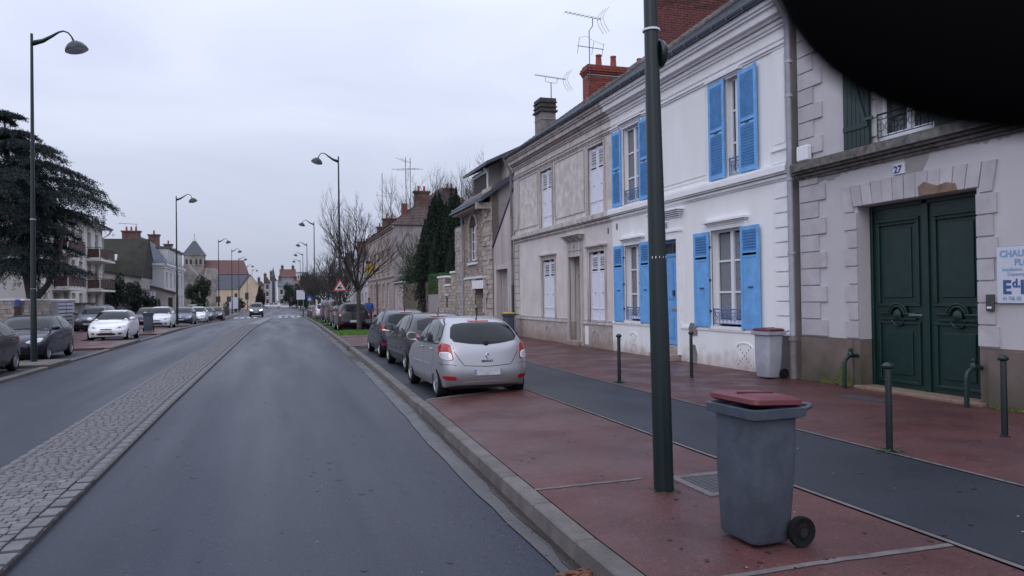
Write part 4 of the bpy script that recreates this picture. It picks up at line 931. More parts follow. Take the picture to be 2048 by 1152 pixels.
# upper window, boarded shutters, iron guard
window(FR, gh, 9.42, 10.62, 4.56, 6.8, -.16, True, 3); guard(FR, gh, 9.44, 10.60, 4.58, 4.98, .03, 'green'); FR.box('window_sill', 'pvc', gh, 9.44, 10.60, 4.50, 4.56, -.16, -.02)
for (a, b) in ((10.72, 11.36), (8.72, 9.36)):
    s = FR.box('shutter', 'green', gh, a, b, 4.50, 6.85, .05, .085)
    for q in range(6): FR.box('board', 'green', s, a+.012+q*(b-a-.02)/6, a+(q+1)*(b-a-.02)/6, 4.51, 6.84, .085, .093)
    mb = MB(); FR.bx(mb, a+.02, b-.02, 4.82, 4.91, .093, .115); FR.bx(mb, a+.02, b-.02, 6.3, 6.39, .093, .115); FR.poly(mb, [(a+.05, 4.91), (a+.13, 4.91), (b-.05, 6.3), (b-.13, 6.3)], .093, .113); mb.build('brace', 'green', s)
    FR.box('hinge', 'castiron', s, a-.1, a+.1, 4.93, 4.98, .095, .12)
ov = window(FR, gh, 4.4, 5.6, 4.56, 6.8, -.16, True, 3)
FR.box('junction_box', 'pvc', gh, 12.28, 12.60, 4.50, 4.80, .035, .16, .02)
FR.box('intercom', 'castiron', gh, 8.40, 8.53, 1.58, 1.83, .03, .075, .01); FR.box('intercom_button', 'pvc', gh, 8.43, 8.50, 1.62, 1.65, .076, .082)
pl = FR.box('number_plate', 'enamelwhite', gh, 10.02, 10.27, 3.88, 4.06, .004, .03); text('27', .17, 'enamelblue', gh, textM(FR, 10.255, 3.905, .032), 'number', .006)
# chasse-roue guards either side of the gate
for (yy, lab) in ((11.18, 'curved green iron wheel guard at the left foot of the gate'), (8.66, 'curved green iron wheel guard at the right foot of the gate')):
    t = thing('wheel_guard', lab, 'wheel guard', (10.0, yy, .15), 0, 'iron wheel guards at the gate')
    MB().tube([(-.22, 0, 0), (-.22, 0, .42), (-.19, 0, .52), (-.12, 0, .57), (-.02, 0, .58), (.08, 0, .58)], .035, 8).build('bent_post', 'green', t, smooth=40)
    MB().lathe([(0, .56), (.05, .58), (.055, .62), (.03, .66), (.04, .69), (.03, .72), (0, .73)], (-.08, 0, 0), 10).build('finial', 'green', t, smooth=40)
sg = thing('trade_sign', 'white plumbing and heating sign board with blue lettering beside the gate', 'sign', (0, 0, 0))
FR.box('sign_board', 'signwhite', sg, 6.75, 8.36, 1.70, 2.51, .02, .045, .004); FR.box('sign_edge', 'steel', sg, 6.74, 8.37, 1.69, 2.52, .012, .022)
text('CHAUFFAGE', .135, 'signblue', sg, textM(FR, 8.31, 2.37, .047), 'lettering', .003); text('PLOMBERIE', .13, 'signblue', sg, textM(FR, 8.08, 2.245, .047), 'lettering', .003)
text('Installation', .07, 'signblue', sg, textM(FR, 8.27, 2.165, .047)); text('Dépannage', .07, 'signblue', sg, textM(FR, 8.19, 2.095, .047))
text('E', .27, 'inkblue', sg, textM(FR, 8.27, 1.84, .047), 'lettering', .010); text('d.', .17, 'inkblue', sg, textM(FR, 8.12, 1.93, .047), 'lettering', .006); text('L', .27, 'inkblue', sg, textM(FR, 8.0, 1.84, .047), 'lettering', .010)
text('01 Tél. 02', .07, 'signblue', sg, textM(FR, 8.27, 1.745, .047), 'lettering', .002)

r7 = random.Random(17)
def moss_patch(u0, u1, h, d, name='moss_growth'):
    mb = MB(); n = int((u1-u0)/.04); t = h*.4; tops = []
    for i in range(n+1): t = min(h, max(.02, t+r7.uniform(-.3, .3)*h)); tops.append(t*math.sin(math.pi*(i+.5)/(n+1))**.6)
    for i in range(n):
        a = u0+(u1-u0)*i/n; b = u0+(u1-u0)*(i+1)/n; mb.add([FR.p(a, .15, d), FR.p(b, .15, d), FR.p(b, .15+tops[i+1], d), FR.p(a, .15+tops[i], d)], [(0, 1, 2, 3)])
    mb.build(name, 'mossgreen', gh)
moss_patch(11.32, 11.75, .45, .034); moss_patch(11.7, 12.2, .14, .034); moss_patch(7.2, 8.5, .07, .034)
# ================================================================ VEHICLES
# body cage: stations along the car x rows of height, mirrored left/right; Catmull-Clark gives the pressed-steel curves
T_H = dict( # supermini, template 4.03 x 1.72 x 1.49; rear bumper at y=0
 y=[[.14,.02,.08,.14,.33,.56],[.30,.24,.24,.26,.52,.80],[1.15,1.15,1.15,1.15,1.2,1.35],[2.0,2.0,2.0,2.0,1.95,1.85],[3.0,3.0,3.02,3.06,2.72,2.32],[3.45,3.45,3.45,3.45],[3.80,3.85,3.84,3.80],[3.98,4.06,4.05,3.98]],
 z=[[.26,.44,.72,1.00,1.22,1.405],[.20,.44,.72,1.00,1.25,1.485],[.17,.42,.70,.985,1.27,1.535],[.17,.42,.70,.96,1.27,1.535],[.17,.42,.70,.95,1.22,1.47],[.17,.42,.70,.90],[.17,.42,.66,.80],[.22,.42,.56,.66]],
 w=[[.70,.78,.78,.73,.64,.54],[.82,.89,.885,.86,.76,.63],[.84,.90,.91,.885,.79,.66],[.84,.90,.91,.88,.79,.66],[.84,.90,.91,.865,.76,.60],[.84,.90,.90,.83],[.80,.87,.86,.76],[.58,.66,.64,.52]], bow=.07, roofcrown=.025)
def tmod(T, f):
    import copy; T = copy.deepcopy(T); f(T); return T
def _meg(T): pass
def _suv(T):
    for i in (0, 1): 
        T['y'][i][3:] = [[.10, .18, .32], [.26, .34, .60]][i]
    for i in range(8): 
        T['z'][i][0] += .09; T['z'][i][1] += .05
    T['z'][5][3] = .93; T['z'][6][3] = .87; T['z'][7][3] = .76; T['z'][7][2] = .62; T['z'][0][5] = 1.45; T['z'][1][5] = 1.52
def _van(T):
    for i in (0, 1): T['y'][i][3:] = [[.08, .12, .20], [.26, .32, .45]][i]
    T['z'][0][5] = 1.45; T['z'][1][5] = 1.54; T['y'][4][4] = 3.0; T['y'][4][3] = 3.3; T['y'][4][5] = 2.75; T['y'][5] = [3.5]*4
    for i in range(5): T['w'][i][5] += .08; T['w'][i][4] += .05
def _cit(T):
    T['y'][0][4:] = [.24, .40]; T['y'][1][4:] = [.42, .66]
SHAPES = {'hatch': T_H, 'suv': tmod(T_H, _suv), 'van': tmod(T_H, _van), 'city': tmod(T_H, _cit)}
JF = [-1, -.60, 0, .60, 1]
def car_mesh(T, levels):
    vid = {}; V = []; F = []
    def P(i, j, k):
        if (i, j, k) in vid: return vid[(i, j, k)]
        f = JF[j]; y = T['y'][i][k]; z = T['z'][i][k]; w = T['w'][i][k]; x = w*f
        if i == 0: y += -T['bow']*(1-f*f)*(.6 if k > 3 else 1)
        if i == 7: y += .16*(1-f*f)
        if i == 6 and k >= 2: y += .05*(1-f*f)
        if k == 5 or (k == 3 and i >= 5): z += T['roofcrown']*(1-f*f)*(1.6 if i >= 5 else 1)
        if i == 4 and k in (4, 5, 3): y += .12*(1-f*f)*(1 if k == 3 else .6)
        V.append((x, y, z)); vid[(i, j, k)] = len(V)-1; return vid[(i, j, k)]
    cells = {(i, j, k) for i in range(7) for j in range(4) for k in range(3)} | {(i, j, k) for i in range(4) for j in range(4) for k in (3, 4)}
    D = {(1,0,0): [(1,0,0),(1,1,0),(1,1,1),(1,0,1)], (-1,0,0): [(0,0,0),(0,0,1),(0,1,1),(0,1,0)], (0,1,0): [(0,1,0),(0,1,1),(1,1,1),(1,1,0)],
         (0,-1,0): [(0,0,0),(1,0,0),(1,0,1),(0,0,1)], (0,0,1): [(0,0,1),(1,0,1),(1,1,1),(0,1,1)], (0,0,-1): [(0,0,0),(0,1,0),(1,1,0),(1,0,0)]}
    for c in sorted(cells):
        for d, q in D.items():
            if (c[0]+d[0], c[1]+d[1], c[2]+d[2]) in cells: continue
            F.append([P(c[0]+a, c[1]+b, c[2]+e) for a, b, e in q])
    me = bpy.data.meshes.new('body'); me.from_pydata(V, [], F)
    bm = bmesh.new(); bm.from_mesh(me); bmesh.ops.recalc_face_normals(bm, faces=bm.faces)
    cl = bm.edges.layers.float.new('crease_edge')
    inv = {v: k for k, v in vid.items()}
    for e in bm.edges:
        a, b = inv[e.verts[0].index], inv[e.verts[1].index]
        if a[2] == 3 and b[2] == 3 and a[1] == b[1] and a[1] in (0, 4) and max(a[0], b[0]) <= 6: e[cl] = .35   # shoulder line
        if a[2] == 3 and b[2] == 3 and a[0] == b[0] == 4: e[cl] = .5                      # cowl
        if a[2] == 0 and b[2] == 0: e[cl] = .45
        if a[2] == 5 and b[2] == 5 and a[0] == b[0] == 0: e[cl] = .35
    bm.to_mesh(me); bm.free()
    o = bpy.data.objects.new('tmp', me); COL.objects.link(o); md = o.modifiers.new('s', 'SUBSURF'); md.levels = levels; md.render_levels = levels
    dg = bpy.context.evaluated_depsgraph_get(); m2 = bpy.data.meshes.new_from_object(o.evaluated_get(dg)); bpy.data.objects.remove(o)
    n = len(m2.vertices); co = np.empty(n*3, np.float32); m2.vertices.foreach_get('co', co); co = co.reshape(-1, 3)
    mn, mx = co.min(0), co.max(0); co[:, 0] *= .86/mx[0]; co[:, 1] = (co[:, 1]-mn[1])*4.03/(mx[1]-mn[1]); co[:, 2] = .19+(co[:, 2]-mn[2])*(1.47-.19)/(mx[2]-mn[2])
    m2.vertices.foreach_set('co', co.ravel()); m2.update(); return m2
def poly_round(pts, it=2):
    for _ in range(it):
        q = []
        for a, b in zip(pts, pts[1:]+pts[:1]): q += [(a[0]*.8+b[0]*.2, a[1]*.8+b[1]*.2), (a[0]*.2+b[0]*.8, a[1]*.2+b[1]*.8)]
        pts = q
    return pts
def densify(pts, step):
    out = []
    for a, b in zip(pts, pts[1:]+pts[:1]):
        n = max(1, int(math.dist(a, b)/step))
        for i in range(n): out.append((a[0]+(b[0]-a[0])*i/n, a[1]+(b[1]-a[1])*i/n))
    return out
class Proj:
    """lays a flat outline onto the curved body by casting rays on it"""
    def __init__(s, me, L):
        bm = bmesh.new(); bm.from_mesh(me); s.t = BVHTree.FromBMesh(bm); bm.free(); s.L = L
    def ray(s, mode, a, b):
        if mode == 'L': o, d = Vector((-3, a, b)), Vector((1, 0, 0))
        elif mode == 'R': o, d = Vector((3, a, b)), Vector((-1, 0, 0))
        elif mode == 'B': o, d = Vector((a, -2, b)), Vector((0, 1, 0))
        elif mode == 'F': o, d = Vector((a, s.L+2, b)), Vector((0, -1, 0))
        elif mode == 'T': o, d = Vector((a, b, 4)), Vector((0, 0, -1))
        elif mode == 'cB': c = Vector((0, 1.0, b)); d = Vector((math.sin(R(a)), -math.cos(R(a)), 0)); o = c+d*4; d = -d
        elif mode == 'cF': c = Vector((0, s.L-1.0, b)); d = Vector((math.sin(R(a)), math.cos(R(a)), 0)); o = c+d*4; d = -d
        p, n, _, _ = s.t.ray_cast(o, d)
        if p is None: return None
        if n.dot(d) > 0: n = -n
        return p, n
    def patch(s, mode, pts, off=.004, rnd_=2, ang=False, rings=(1, .93, .75, .5, .25)):
        q = [(x/40, y) for x, y in pts] if ang else pts
        q = densify(poly_round(q, rnd_), .05); cx = sum(p[0] for p in q)/len(q); cy = sum(p[1] for p in q)/len(q)
        vs = []; fs = []; n = len(q); prev = Vector((0, 0, 0)), Vector((0, 0, 1))
        def get(x, y, o_):
            nonlocal prev
            h = s.ray(mode, x*40 if ang else x, y); h = h or prev; prev = h; return h[0]+h[1]*o_
        for k, rg in enumerate(rings):
            for (x, y) in q: vs.append(get(cx+(x-cx)*rg, cy+(y-cy)*rg, off))
        vs.append(get(cx, cy, off)); c = len(vs)-1; R_ = len(rings)
        for k in range(R_-1): fs += [(k*n+i, k*n+(i+1) % n, (k+1)*n+(i+1) % n, (k+1)*n+i) for i in range(n)]
        fs += [((R_-1)*n+i, (R_-1)*n+(i+1) % n, c) for i in range(n)]
        b = len(vs)
        for (x, y) in q: vs.append(get(x, y, -.012))
        fs += [(i, (i+1) % n, b+(i+1) % n, b+i) for i in range(n)]
        return MB().add(vs, fs)
    def seam(s, mode, pts, w=.007, off=.0015, mb=None, ang=False):
        mb = mb or MB(); P = []; 
        for a, b in zip(pts, pts[1:]):
            n = max(1, int(math.dist(a, b)/(.06 if not ang else 2)))
            P += [(a[0]+(b[0]-a[0])*i/n, a[1]+(b[1]-a[1])*i/n) for i in range(n)]
        P.append(pts[-1]); H = [s.ray(mode, *p) for p in P]; H = [h for h in H if h]
        if len(H) < 2: return mb
        vs = []
        for i, (p, nrm) in enumerate(H):
            t = (H[min(i+1, len(H)-1)][0]-H[max(i-1, 0)][0]); 
            if t.length < 1e-6: t = Vector((0, 0, 1))
            sd_ = t.normalized().cross(nrm).normalized(); vs += [p+nrm*off+sd_*w/2, p+nrm*off-sd_*w/2]
        return mb.add(vs, [(2*i, 2*i+1, 2*i+3, 2*i+2) for i in range(len(H)-1)])
def mirrored(pts): return [(-x, y) for x, y in pts][::-1]
def wheel_meshes(r, w, spokes, rim_m):
    rt = r*.66
    t = MB().lathe([(rt, -w/2+.01), (rt+.015, -w/2), (r-.03, -w/2), (r-.008, -w/2+.02), (r, -w/2+.05), (r, w/2-.05), (r-.008, w/2-.02), (r-.03, w/2), (rt+.015, w/2), (rt, w/2-.01)], (0, 0, 0), 36, 'x')
    t.f = t.f[:-2]
    m = MB().lathe([(rt+.004, w/2-.005), (rt-.012, w/2-.004), (rt-.02, w/2-.05), (rt-.03, -w/2+.02)], (0, 0, 0), 36, 'x'); m.f = m.f[:-2]
    for k in range(spokes):
        a = 2*math.pi*k/spokes; ca, sa = math.cos(a), math.sin(a)
        def q(rad, tan, x): return (x, rad*ca-tan*sa, rad*sa+tan*ca)
        ww = .030 if spokes > 6 else .042
        m.hexa([q(.03, -ww*.8, w/2-.06), q(rt-.01, -ww*.6, w/2-.05), q(rt-.01, ww*.6, w/2-.05), q(.03, ww*.8, w/2-.06), q(.03, -ww*.8, w/2-.025), q(rt-.01, -ww*.6, w/2-.012), q(rt-.01, ww*.6, w/2-.012), q(.03, ww*.8, w/2-.025)])
    m.lathe([(.055, w/2-.07), (.055, w/2-.02), (.04, w/2-.012), (.001, w/2-.012)], (0, 0, 0), 16, 'x')
    m2 = MB().lathe([(rt-.02, w/2-.085), (.001, w/2-.085)], (0, 0, 0), 24, 'x'); m2.f = m2.f[:24]
    return t, m, m2
CARS = {}
def build_car(label, loc, rz, shape='hatch', L=4.03, W=1.72, H=1.49, pm='p_silver', wheel_r=.30, spokes=9, back='clio', front='a', levels=3, group=None, name='parked_car', detail=2, glass='carglass', rim='alloy', emblem=True, yellow=None):
    T = SHAPES[shape]; key = (shape, levels)
    if key not in CARS: CARS[key] = car_mesh(T, levels)
    src = CARS[key]; pr = Proj(src, 4.03); sx, sy, sz = W/1.72, L/4.03, H/1.49
    S = Matrix.Diagonal((sx, sy, sz, 1)); root = thing(name, label, 'car', loc, rz, group)
    def fin(mb, nm, m, par=None, smooth=50):
        mb.v = [(x*sx, y*sy, z*sz) for x, y, z in mb.v]; return mb.build(nm, m, par or root, smooth=smooth)
    # painted body with arches cut
    me = src.copy(); me.transform(S); me.materials.clear(); me.materials.append(MT[pm]); me.materials.append(MT['blackplastic']); me.shade_smooth()
    body = bpy.data.objects.new('body', me); COL.objects.link(body); body.parent = root
    yr, yf = .70*sy, 3.30*sy; wr = wheel_r
    if detail >= 1:
        c = MB()
        for yy in (yr, yf):
            for sd_ in (-1, 1): c.lathe([(wr+.045, -.5), (wr+.045, .5)], (sd_*(W/2+.28), yy, wr+.01), 40, 'x')
        co = c.build('cut', 'blackplastic', None, smooth=40); 
        md = body.modifiers.new('b', 'BOOLEAN'); md.object = co; md.operation = 'DIFFERENCE'; md.solver = 'EXACT'; md.material_mode = 'TRANSFER'
        dg = bpy.context.evaluated_depsgraph_get(); m3 = bpy.data.meshes.new_from_object(body.evaluated_get(dg)); body.modifiers.clear(); body.data = m3; bpy.data.objects.remove(co)
        m3.shade_smooth(); m3.set_sharp_from_angle(angle=R(32))
    # wheels
    t, m, m2 = wheel_meshes(wr, .20, spokes, rim)
    for yy in (yr, yf):
        for sd_ in (-1, 1):
            key2 = ('w', wr, spokes, rim)
            if key2 not in CARS:
                a_ = t.build('wheel', 'tyre', None, smooth=40); b_ = m.build('rim', rim, None, smooth=40); c_ = m2.build('brake_disc', 'blackplastic', None); CARS[key2] = (a_.data, b_.data, c_.data)
                for q in (a_, b_, c_): bpy.data.objects.remove(q)
            A_, B_, C_ = CARS[key2]
            w_ = inst('wheel', A_, (sd_*(W/2-.115), yy, wr), (1, 1, 1), (.0, 0, 0 if sd_ > 0 else math.pi), root); inst('rim', B_, (0, 0, 0), parent=w_); inst('brake_disc', C_, (0, 0, 0), parent=w_)
    MB().box(-W/2+.17, W/2-.17, .5, L-.5, .17, .32).build('underbody', 'blackplastic', root)
    boxy = shape in ('van', 'suv'); G = glass
    # side glass
    side = [('front_side_window', [(2.92, 1.00), (2.34, 1.36), (1.80, 1.41), (1.76, .99)]), ('rear_side_window', [(1.69, .99), (1.73, 1.41), (1.12, 1.40), (.86, 1.22), (.83, 1.01)]), ('quarter_window', [(.78, 1.03), (.83, 1.22), (1.02, 1.36), (.78, 1.31), (.60, 1.15), (.62, 1.06)])]
    if boxy: side = [side[0], ('rear_side_window', [(1.69, .99), (1.73, 1.40), (.98, 1.39), (.92, 1.0)]), ('quarter_window', [(.84, 1.01), (.88, 1.38), (.50, 1.35), (.40, 1.04)])]
    for mode in 'LR':
        for nm, P in side: fin(pr.patch(mode, P, .009, 1), nm, G)
        mb = MB(); pr.seam(mode, [(2.99, .99), (2.36, 1.395), (1.2, 1.435), (.80, 1.34), (.55, 1.1), (.60, 1.0), (2.99, .965)], .028, .010, mb); fin(mb, 'window_trim', 'blackplastic')
        mb = MB()
        pr.seam(mode, [(2.86, .98), (2.90, .6), (2.80, .28), (1.72, .26), (1.72, 1.0), (1.76, 1.40)], .008, .0012, mb); pr.seam(mode, [(1.70, .27), (1.15, .27), (1.0, .45), (.93, .62), (.80, .78), (.78, 1.0)], .008, .0012, mb)
        pr.seam(mode, [(3.95, .46), (3.62, .50), (3.60, .55)], .007, .0012, mb); pr.seam(mode, [(.06, .62), (.35, .64), (.40, .56)], .007, .0012, mb)
        pr.seam(mode, [(2.98, .93), (3.6, .84), (3.85, .74)], .006, .0012, mb)
        fin(mb, 'door_gap', 'seam')
        fin(pr.patch(mode, [(2.75, .545), (2.75, .58), (1.78, .60), (1.78, .565)], .014, 0), 'rubbing_strip', pm); fin(pr.patch(mode, [(1.66, .565), (1.66, .60), (1.16, .605), (1.16, .575)], .014, 0), 'rubbing_strip', pm)
        for yy in (1.86, .98):
            h = pr.ray(mode, yy, .885)
            if h:
                p, nn = h; mb = MB().tube([p+nn*.01-Vector((0, .09, 0)), p+nn*.035-Vector((0, .05, 0)), p+nn*.035+Vector((0, .05, 0)), p+nn*.01+Vector((0, .09, 0))], .012, 6); fin(mb, 'door_handle', pm)
        sg_ = -1 if mode == 'L' else 1
        h = pr.ray(mode, 2.78, .99)
        if h:
            p = h[0]; mb = MB().tube([p+Vector((-sg_*.02, 0, -.01)), p+Vector((sg_*.10, .02, .02))], .022, 6); mo = fin(mb, 'mirror_arm', 'blackplastic')
            mm = MB(); c = p+Vector((sg_*.17, .0, .065)); n_ = 14
            for ring in range(6):
                a = [-.055, -.05, -.01, .05, .09, .105][ring]; rr_ = [.80, .98, 1.0, .9, .6, .15][ring]
                mm.v += [tuple(c+Vector((sg_*.115*rr_*(abs(math.cos(q))**.75)*math.copysign(1, math.cos(q)), a, .078*rr_*(abs(math.sin(q))**.75)*math.copysign(1, math.sin(q))))) for q in [2*math.pi*k/n_ for k in range(n_)]]
            mm.f += [(r_*n_+k, r_*n_+(k+1) % n_, (r_+1)*n_+(k+1) % n_, (r_+1)*n_+k) for r_ in range(5) for k in range(n_)]+[tuple(range(n_))[::-1], tuple(5*n_+k for k in range(n_))]
            wm = fin(mm, 'wing_mirror', 'blackplastic' if pm in ('p_silver',) and False else (pm))
            gm_ = MB(); gm_.add([tuple(c+Vector((sg_*.100*.88*(abs(math.cos(q))**.75)*math.copysign(1, math.cos(q)), -.0575, .068*.9*(abs(math.sin(q))**.75)*math.copysign(1, math.sin(q))))) for q in [2*math.pi*k/n_ for k in range(n_)]], [tuple(range(n_))]); fin(gm_, 'mirror_glass', 'mirrorglass', wm)
    # windscreen and rear glass
    fin(pr.patch('F', [(-.67, 1.02), (0, 1.04), (.67, 1.02), (.565, 1.36), (.3, 1.395), (0, 1.40), (-.3, 1.395), (-.565, 1.36)], .009, 1), 'windscreen', G)
    mb = MB()
    for x0 in (-.55, .05): mb = MB(); pr.seam('F', [(x0, 1.015), (x0+.5, 1.06)], .02, .012, mb); fin(mb, 'wiper', 'blackplastic')
    if back == 'clio': rg = [(-.66, 1.06), (-.3, 1.005), (0, .985), (.3, 1.005), (.66, 1.06), (.56, 1.33), (.3, 1.365), (-.3, 1.365), (-.56, 1.33)]
    elif back == 'suv': rg = [(-.60, 1.0), (.60, 1.0), (.55, 1.36), (-.55, 1.36)]
    else: rg = [(-.62, 1.03), (.62, 1.03), (.55, 1.34), (-.55, 1.34)]
    fin(pr.patch('B', rg, .010, 1), 'rear_window', G)
    mb = MB(); 
    if back != 'van': pr.seam('B', [(-.02, 1.03), (.36, 1.045)], .02, .016, mb); fin(mb, 'wiper', 'blackplastic')
    mb = MB().lathe([(.001, 0), (.055, 0), (.05, .03), (.001, .035)], (0, 0, 0), 10, 'y')
    h = pr.ray('B', 0, 1.01); mb.v = [(x+h[0].x, -y+h[0].y-.0, z+h[0].z) for x, y, z in mb.v]; fin(mb, 'wiper_hub', 'blackplastic')
    fin(pr.patch('B', [(-.20, 1.385), (.20, 1.385), (.20, 1.408), (-.20, 1.408)], .012, 0), 'high_brake_light', 'redlens')
    # tail lights
    for s_ in (-1, 1):
        def A(P): return [(s_*a, z) for a, z in P] if s_ > 0 else [(s_*a, z) for a, z in P][::-1]
        if back == 'clio':
            o = fin(pr.patch('cB', A([(34, .70), (58, .80), (62, .92), (52, 1.02), (40, 1.0), (37, .88)]), .010, 2, True), 'tail_light', 'redlens')
            fin(pr.patch('cB', A([(35.0, .715), (53, .775), (55, .86), (38, .875)]), .014, 2, True), 'clear_rim', 'p_white', o)
            fin(pr.patch('cB', A([(36.5, .735), (51, .785), (52.5, .845), (39, .855)]), .018, 2, True), 'clear_lens', 'clearlens', o)
        elif back == 'suv':
            o = fin(pr.patch('cB', A([(38, .74), (48, .74), (48, .98), (38, .98)]), .012, 1, True), 'tail_light', 'redlens'); fin(pr.patch('cB', A([(39, .78), (46, .78), (46, .87), (39, .87)]), .016, 1, True), 'clear_lens', 'clearlens', o)
        elif back == 'van':
            fin(pr.patch('cB', A([(39, .70), (47, .70), (47, 1.0), (39, 1.0)]), .012, 1, True), 'tail_light', 'redlens')
        else:
            o = fin(pr.patch('cB', A([(30, .82), (56, .84), (58, .95), (50, 1.02), (38, 1.0)]), .012, 2, True), 'tail_light', 'redlens'); fin(pr.patch('cB', A([(33, .84), (46, .845), (46, .885), (35, .885)]), .016, 2, True), 'clear_rim', 'p_white', o)
        fin(pr.patch('cB', A([(32, .37), (48, .40), (47, .455), (32, .45)]), .010, 2, True), 'rear_reflector', 'redlens')
    mb = MB(); pr.seam('B', [(-.64, 1.02), (-.60, .85), (-.50, .70), (-.44, .63), (0, .605), (.44, .63), (.50, .70), (.60, .85), (.64, 1.02)], .011, .0015, mb)
    pr.seam('cB', [(-60, .66), (-40, .655), (-32, .64)], .008, .0015, mb, True); pr.seam('cB', [(60, .66), (40, .655), (32, .64)], .008, .0015, mb, True); fin(mb, 'tailgate_gap', 'seam')
    h = pr.ray('B', 0, .50); yb = h[0].y
    bq = MB().box(-.26, .26, yb-.012, yb+.03, .455, .565); pl_ = fin(bq, 'number_plate', 'plate', smooth=False); fin(MB().box(-.26, -.225, yb-.0135, yb, .457, .563), 'blue_band', 'plateblue', pl_, False); fin(MB().box(.225, .26, yb-.0135, yb, .457, .563), 'blue_band', 'plateblue', pl_, False)
    fin(pr.patch('B', [(-.50, .28), (.50, .28), (.44, .345), (-.44, .345)], .006, 1), 'bumper_valance', 'blackplastic' if back != 'clio' else pm)
    def diamond(mode, z, size, m='chrome'):
        h = pr.ray(mode, 0, z); p, nn = h; u_ = Vector((1, 0, 0)); v_ = nn.cross(u_).normalized(); 
        if v_.z < 0: v_ = -v_
        mb = MB(); o4 = [v_*size, u_*size*.72, -v_*size, -u_*size*.72]; i4 = [q*.42 for q in o4]
        vs = [p+nn*.004+q for q in o4]+[p+nn*.018+q*.72 for q in o4]+[p+nn*.006+q for q in i4]
        mb.add(vs, [(k, (k+1) % 4, 4+(k+1) % 4, 4+k) for k in range(4)]+[(4+k, 4+(k+1) % 4, 8+(k+1) % 4, 8+k) for k in range(4)]); return fin(mb, 'emblem', m, smooth=False)
    if back == 'clio' and emblem:
        diamond('B', .79, .065)
        h = pr.ray('B', 0, .685); p, nn = h
        Mx = Matrix((Vector((1, 0, 0)), nn.cross(Vector((1, 0, 0))).normalized() if nn.cross(Vector((1, 0, 0))).z > 0 else -nn.cross(Vector((1, 0, 0))).normalized(), nn)).transposed().to_4x4(); Mx.translation = Vector((-.12*sx, p.y*sy-.006, p.z*sz))
        text('RENAULT', .05, 'blackplastic', root, Mx, 'lettering', .002)
    # front
    for s_ in (-1, 1):
        def A(P): return [(s_*a, z) for a, z in P] if s_ > 0 else [(s_*a, z) for a, z in P][::-1]
        o = fin(pr.patch('cF', A([(24, .60), (44, .62), (56, .74), (50, .765), (36, .71), (24, .655)]), .010, 2, True), 'headlight', 'clearlens')
        fin(pr.patch('cF', A([(30, .625), (37, .635), (38, .685), (31, .67)]), .013, 2, True), 'projector', 'carglass', o); fin(pr.patch('cF', A([(41, .65), (47, .67), (48, .715), (42, .70)]), .013, 2, True), 'projector', 'plate', o)
        fin(pr.patch('cF', A([(28, .34), (37, .34), (38, .41), (29, .41)]), .008, 2, True), 'fog_light', 'blackplastic')
    fin(pr.patch('F', [(-.42, .30), (.42, .30), (.36, .41), (-.36, .41)], .006, 1), 'lower_grille', 'blackplastic')
    if front == 'meg':
        for s_ in (-1, 1):
            P = [(s_*.09, .585), (s_*.36, .60), (s_*.36, .645), (s_*.10, .655)]; fin(pr.patch('F', P if s_ > 0 else P[::-1], .008, 1), 'upper_grille', 'blackplastic')
        diamond('F', .625, .065)
        h = pr.ray('F', 0, .48); fin(MB().box(-.26, .26, h[0].y-.03, h[0].y+.014, .43, .54), 'number_plate', 'plate', smooth=False)
    else:
        fin(pr.patch('F', [(-.22, .55), (.22, .55), (.26, .60), (-.26, .60)], .008, 1), 'upper_grille', 'blackplastic')
        h = pr.ray('F', 0, .47); fin(MB().box(-.26, .26, h[0].y-.03, h[0].y+.014, .42, .53), 'number_plate', 'plate', smooth=False)
        if emblem: fin(pr.patch('F', [(-.045, .64), (.045, .64), (.045, .70), (-.045, .70)], .010, 2), 'emblem', 'chrome')
    mb = MB(); pr.seam('F', [(-.70, .86), (-.60, .74), (-.36, .685), (0, .68), (.36, .685), (.60, .74), (.70, .86)], .008, .0015, mb); pr.seam('F', [(-.72, 1.0), (0, 1.02), (.72, 1.0)], .03, .002, mb); fin(mb, 'bonnet_gap', 'seam')
    # aerial
    h = pr.ray('T', 0, .80)
    fin(MB().tube([h[0], h[0]+Vector((0, -.02, .03)), h[0]+Vector((0, -.10, .20))], [.022, .010, .004], 6), 'aerial', 'blackplastic')
    if boxy:
        for s_ in (-1, 1): 
            h = pr.ray('T', s_*.50, 1.6); fin(MB().tube([(s_*.52, .9, h[0].z-.02), (s_*.52, 1.0, h[0].z+.035), (s_*.52, 2.1, h[0].z+.035), (s_*.52, 2.2, h[0].z-.02)], .016, 6), 'roof_rail', 'steel')
    return root
def at(x, y, z): return (x, y, z+gz(y))
G1, G2 = 'cars parked along the right kerb', 'cars parked along the left kerb'
build_car('silver hatchback with tail towards us, nearest car on the right', at(3.58, 12.92, .045), R(.6), 'hatch', 4.03, 1.665, 1.50, 'p_silver', group=G1)
build_car('dark grey hatchback parked directly in front of the silver hatchback', at(3.90, 17.95, .045), R(.6), 'hatch', 4.28, 1.80, 1.48, 'p_grey', .315, 5, 'meg', group=G1)
build_car('dark navy small car at the head of the near parking bay', at(3.88, 23.15, .045), R(.5), 'city', 4.0, 1.72, 1.50, 'p_navy', .30, 7, 'meg', group=G1)
build_car('black crossover behind the slim bare tree, seen from the rear', at(4.12, 42.6, .06), 0, 'suv', 4.3, 1.83, 1.66, 'p_black', .34, 5, 'suv', group=G1)
build_car('dark hatchback parked just beyond the black crossover', at(4.15, 48.0, .06), 0, 'hatch', 4.1, 1.72, 1.48, 'p_dark', .30, 7, 'meg', group=G1, levels=2)
build_car('tall bronze leisure van parked beyond the dark hatchback', at(4.25, 54.2, .06), 0, 'van', 4.4, 1.83, 1.86, 'p_bronze', .32, 5, 'van', group=G1, levels=2)
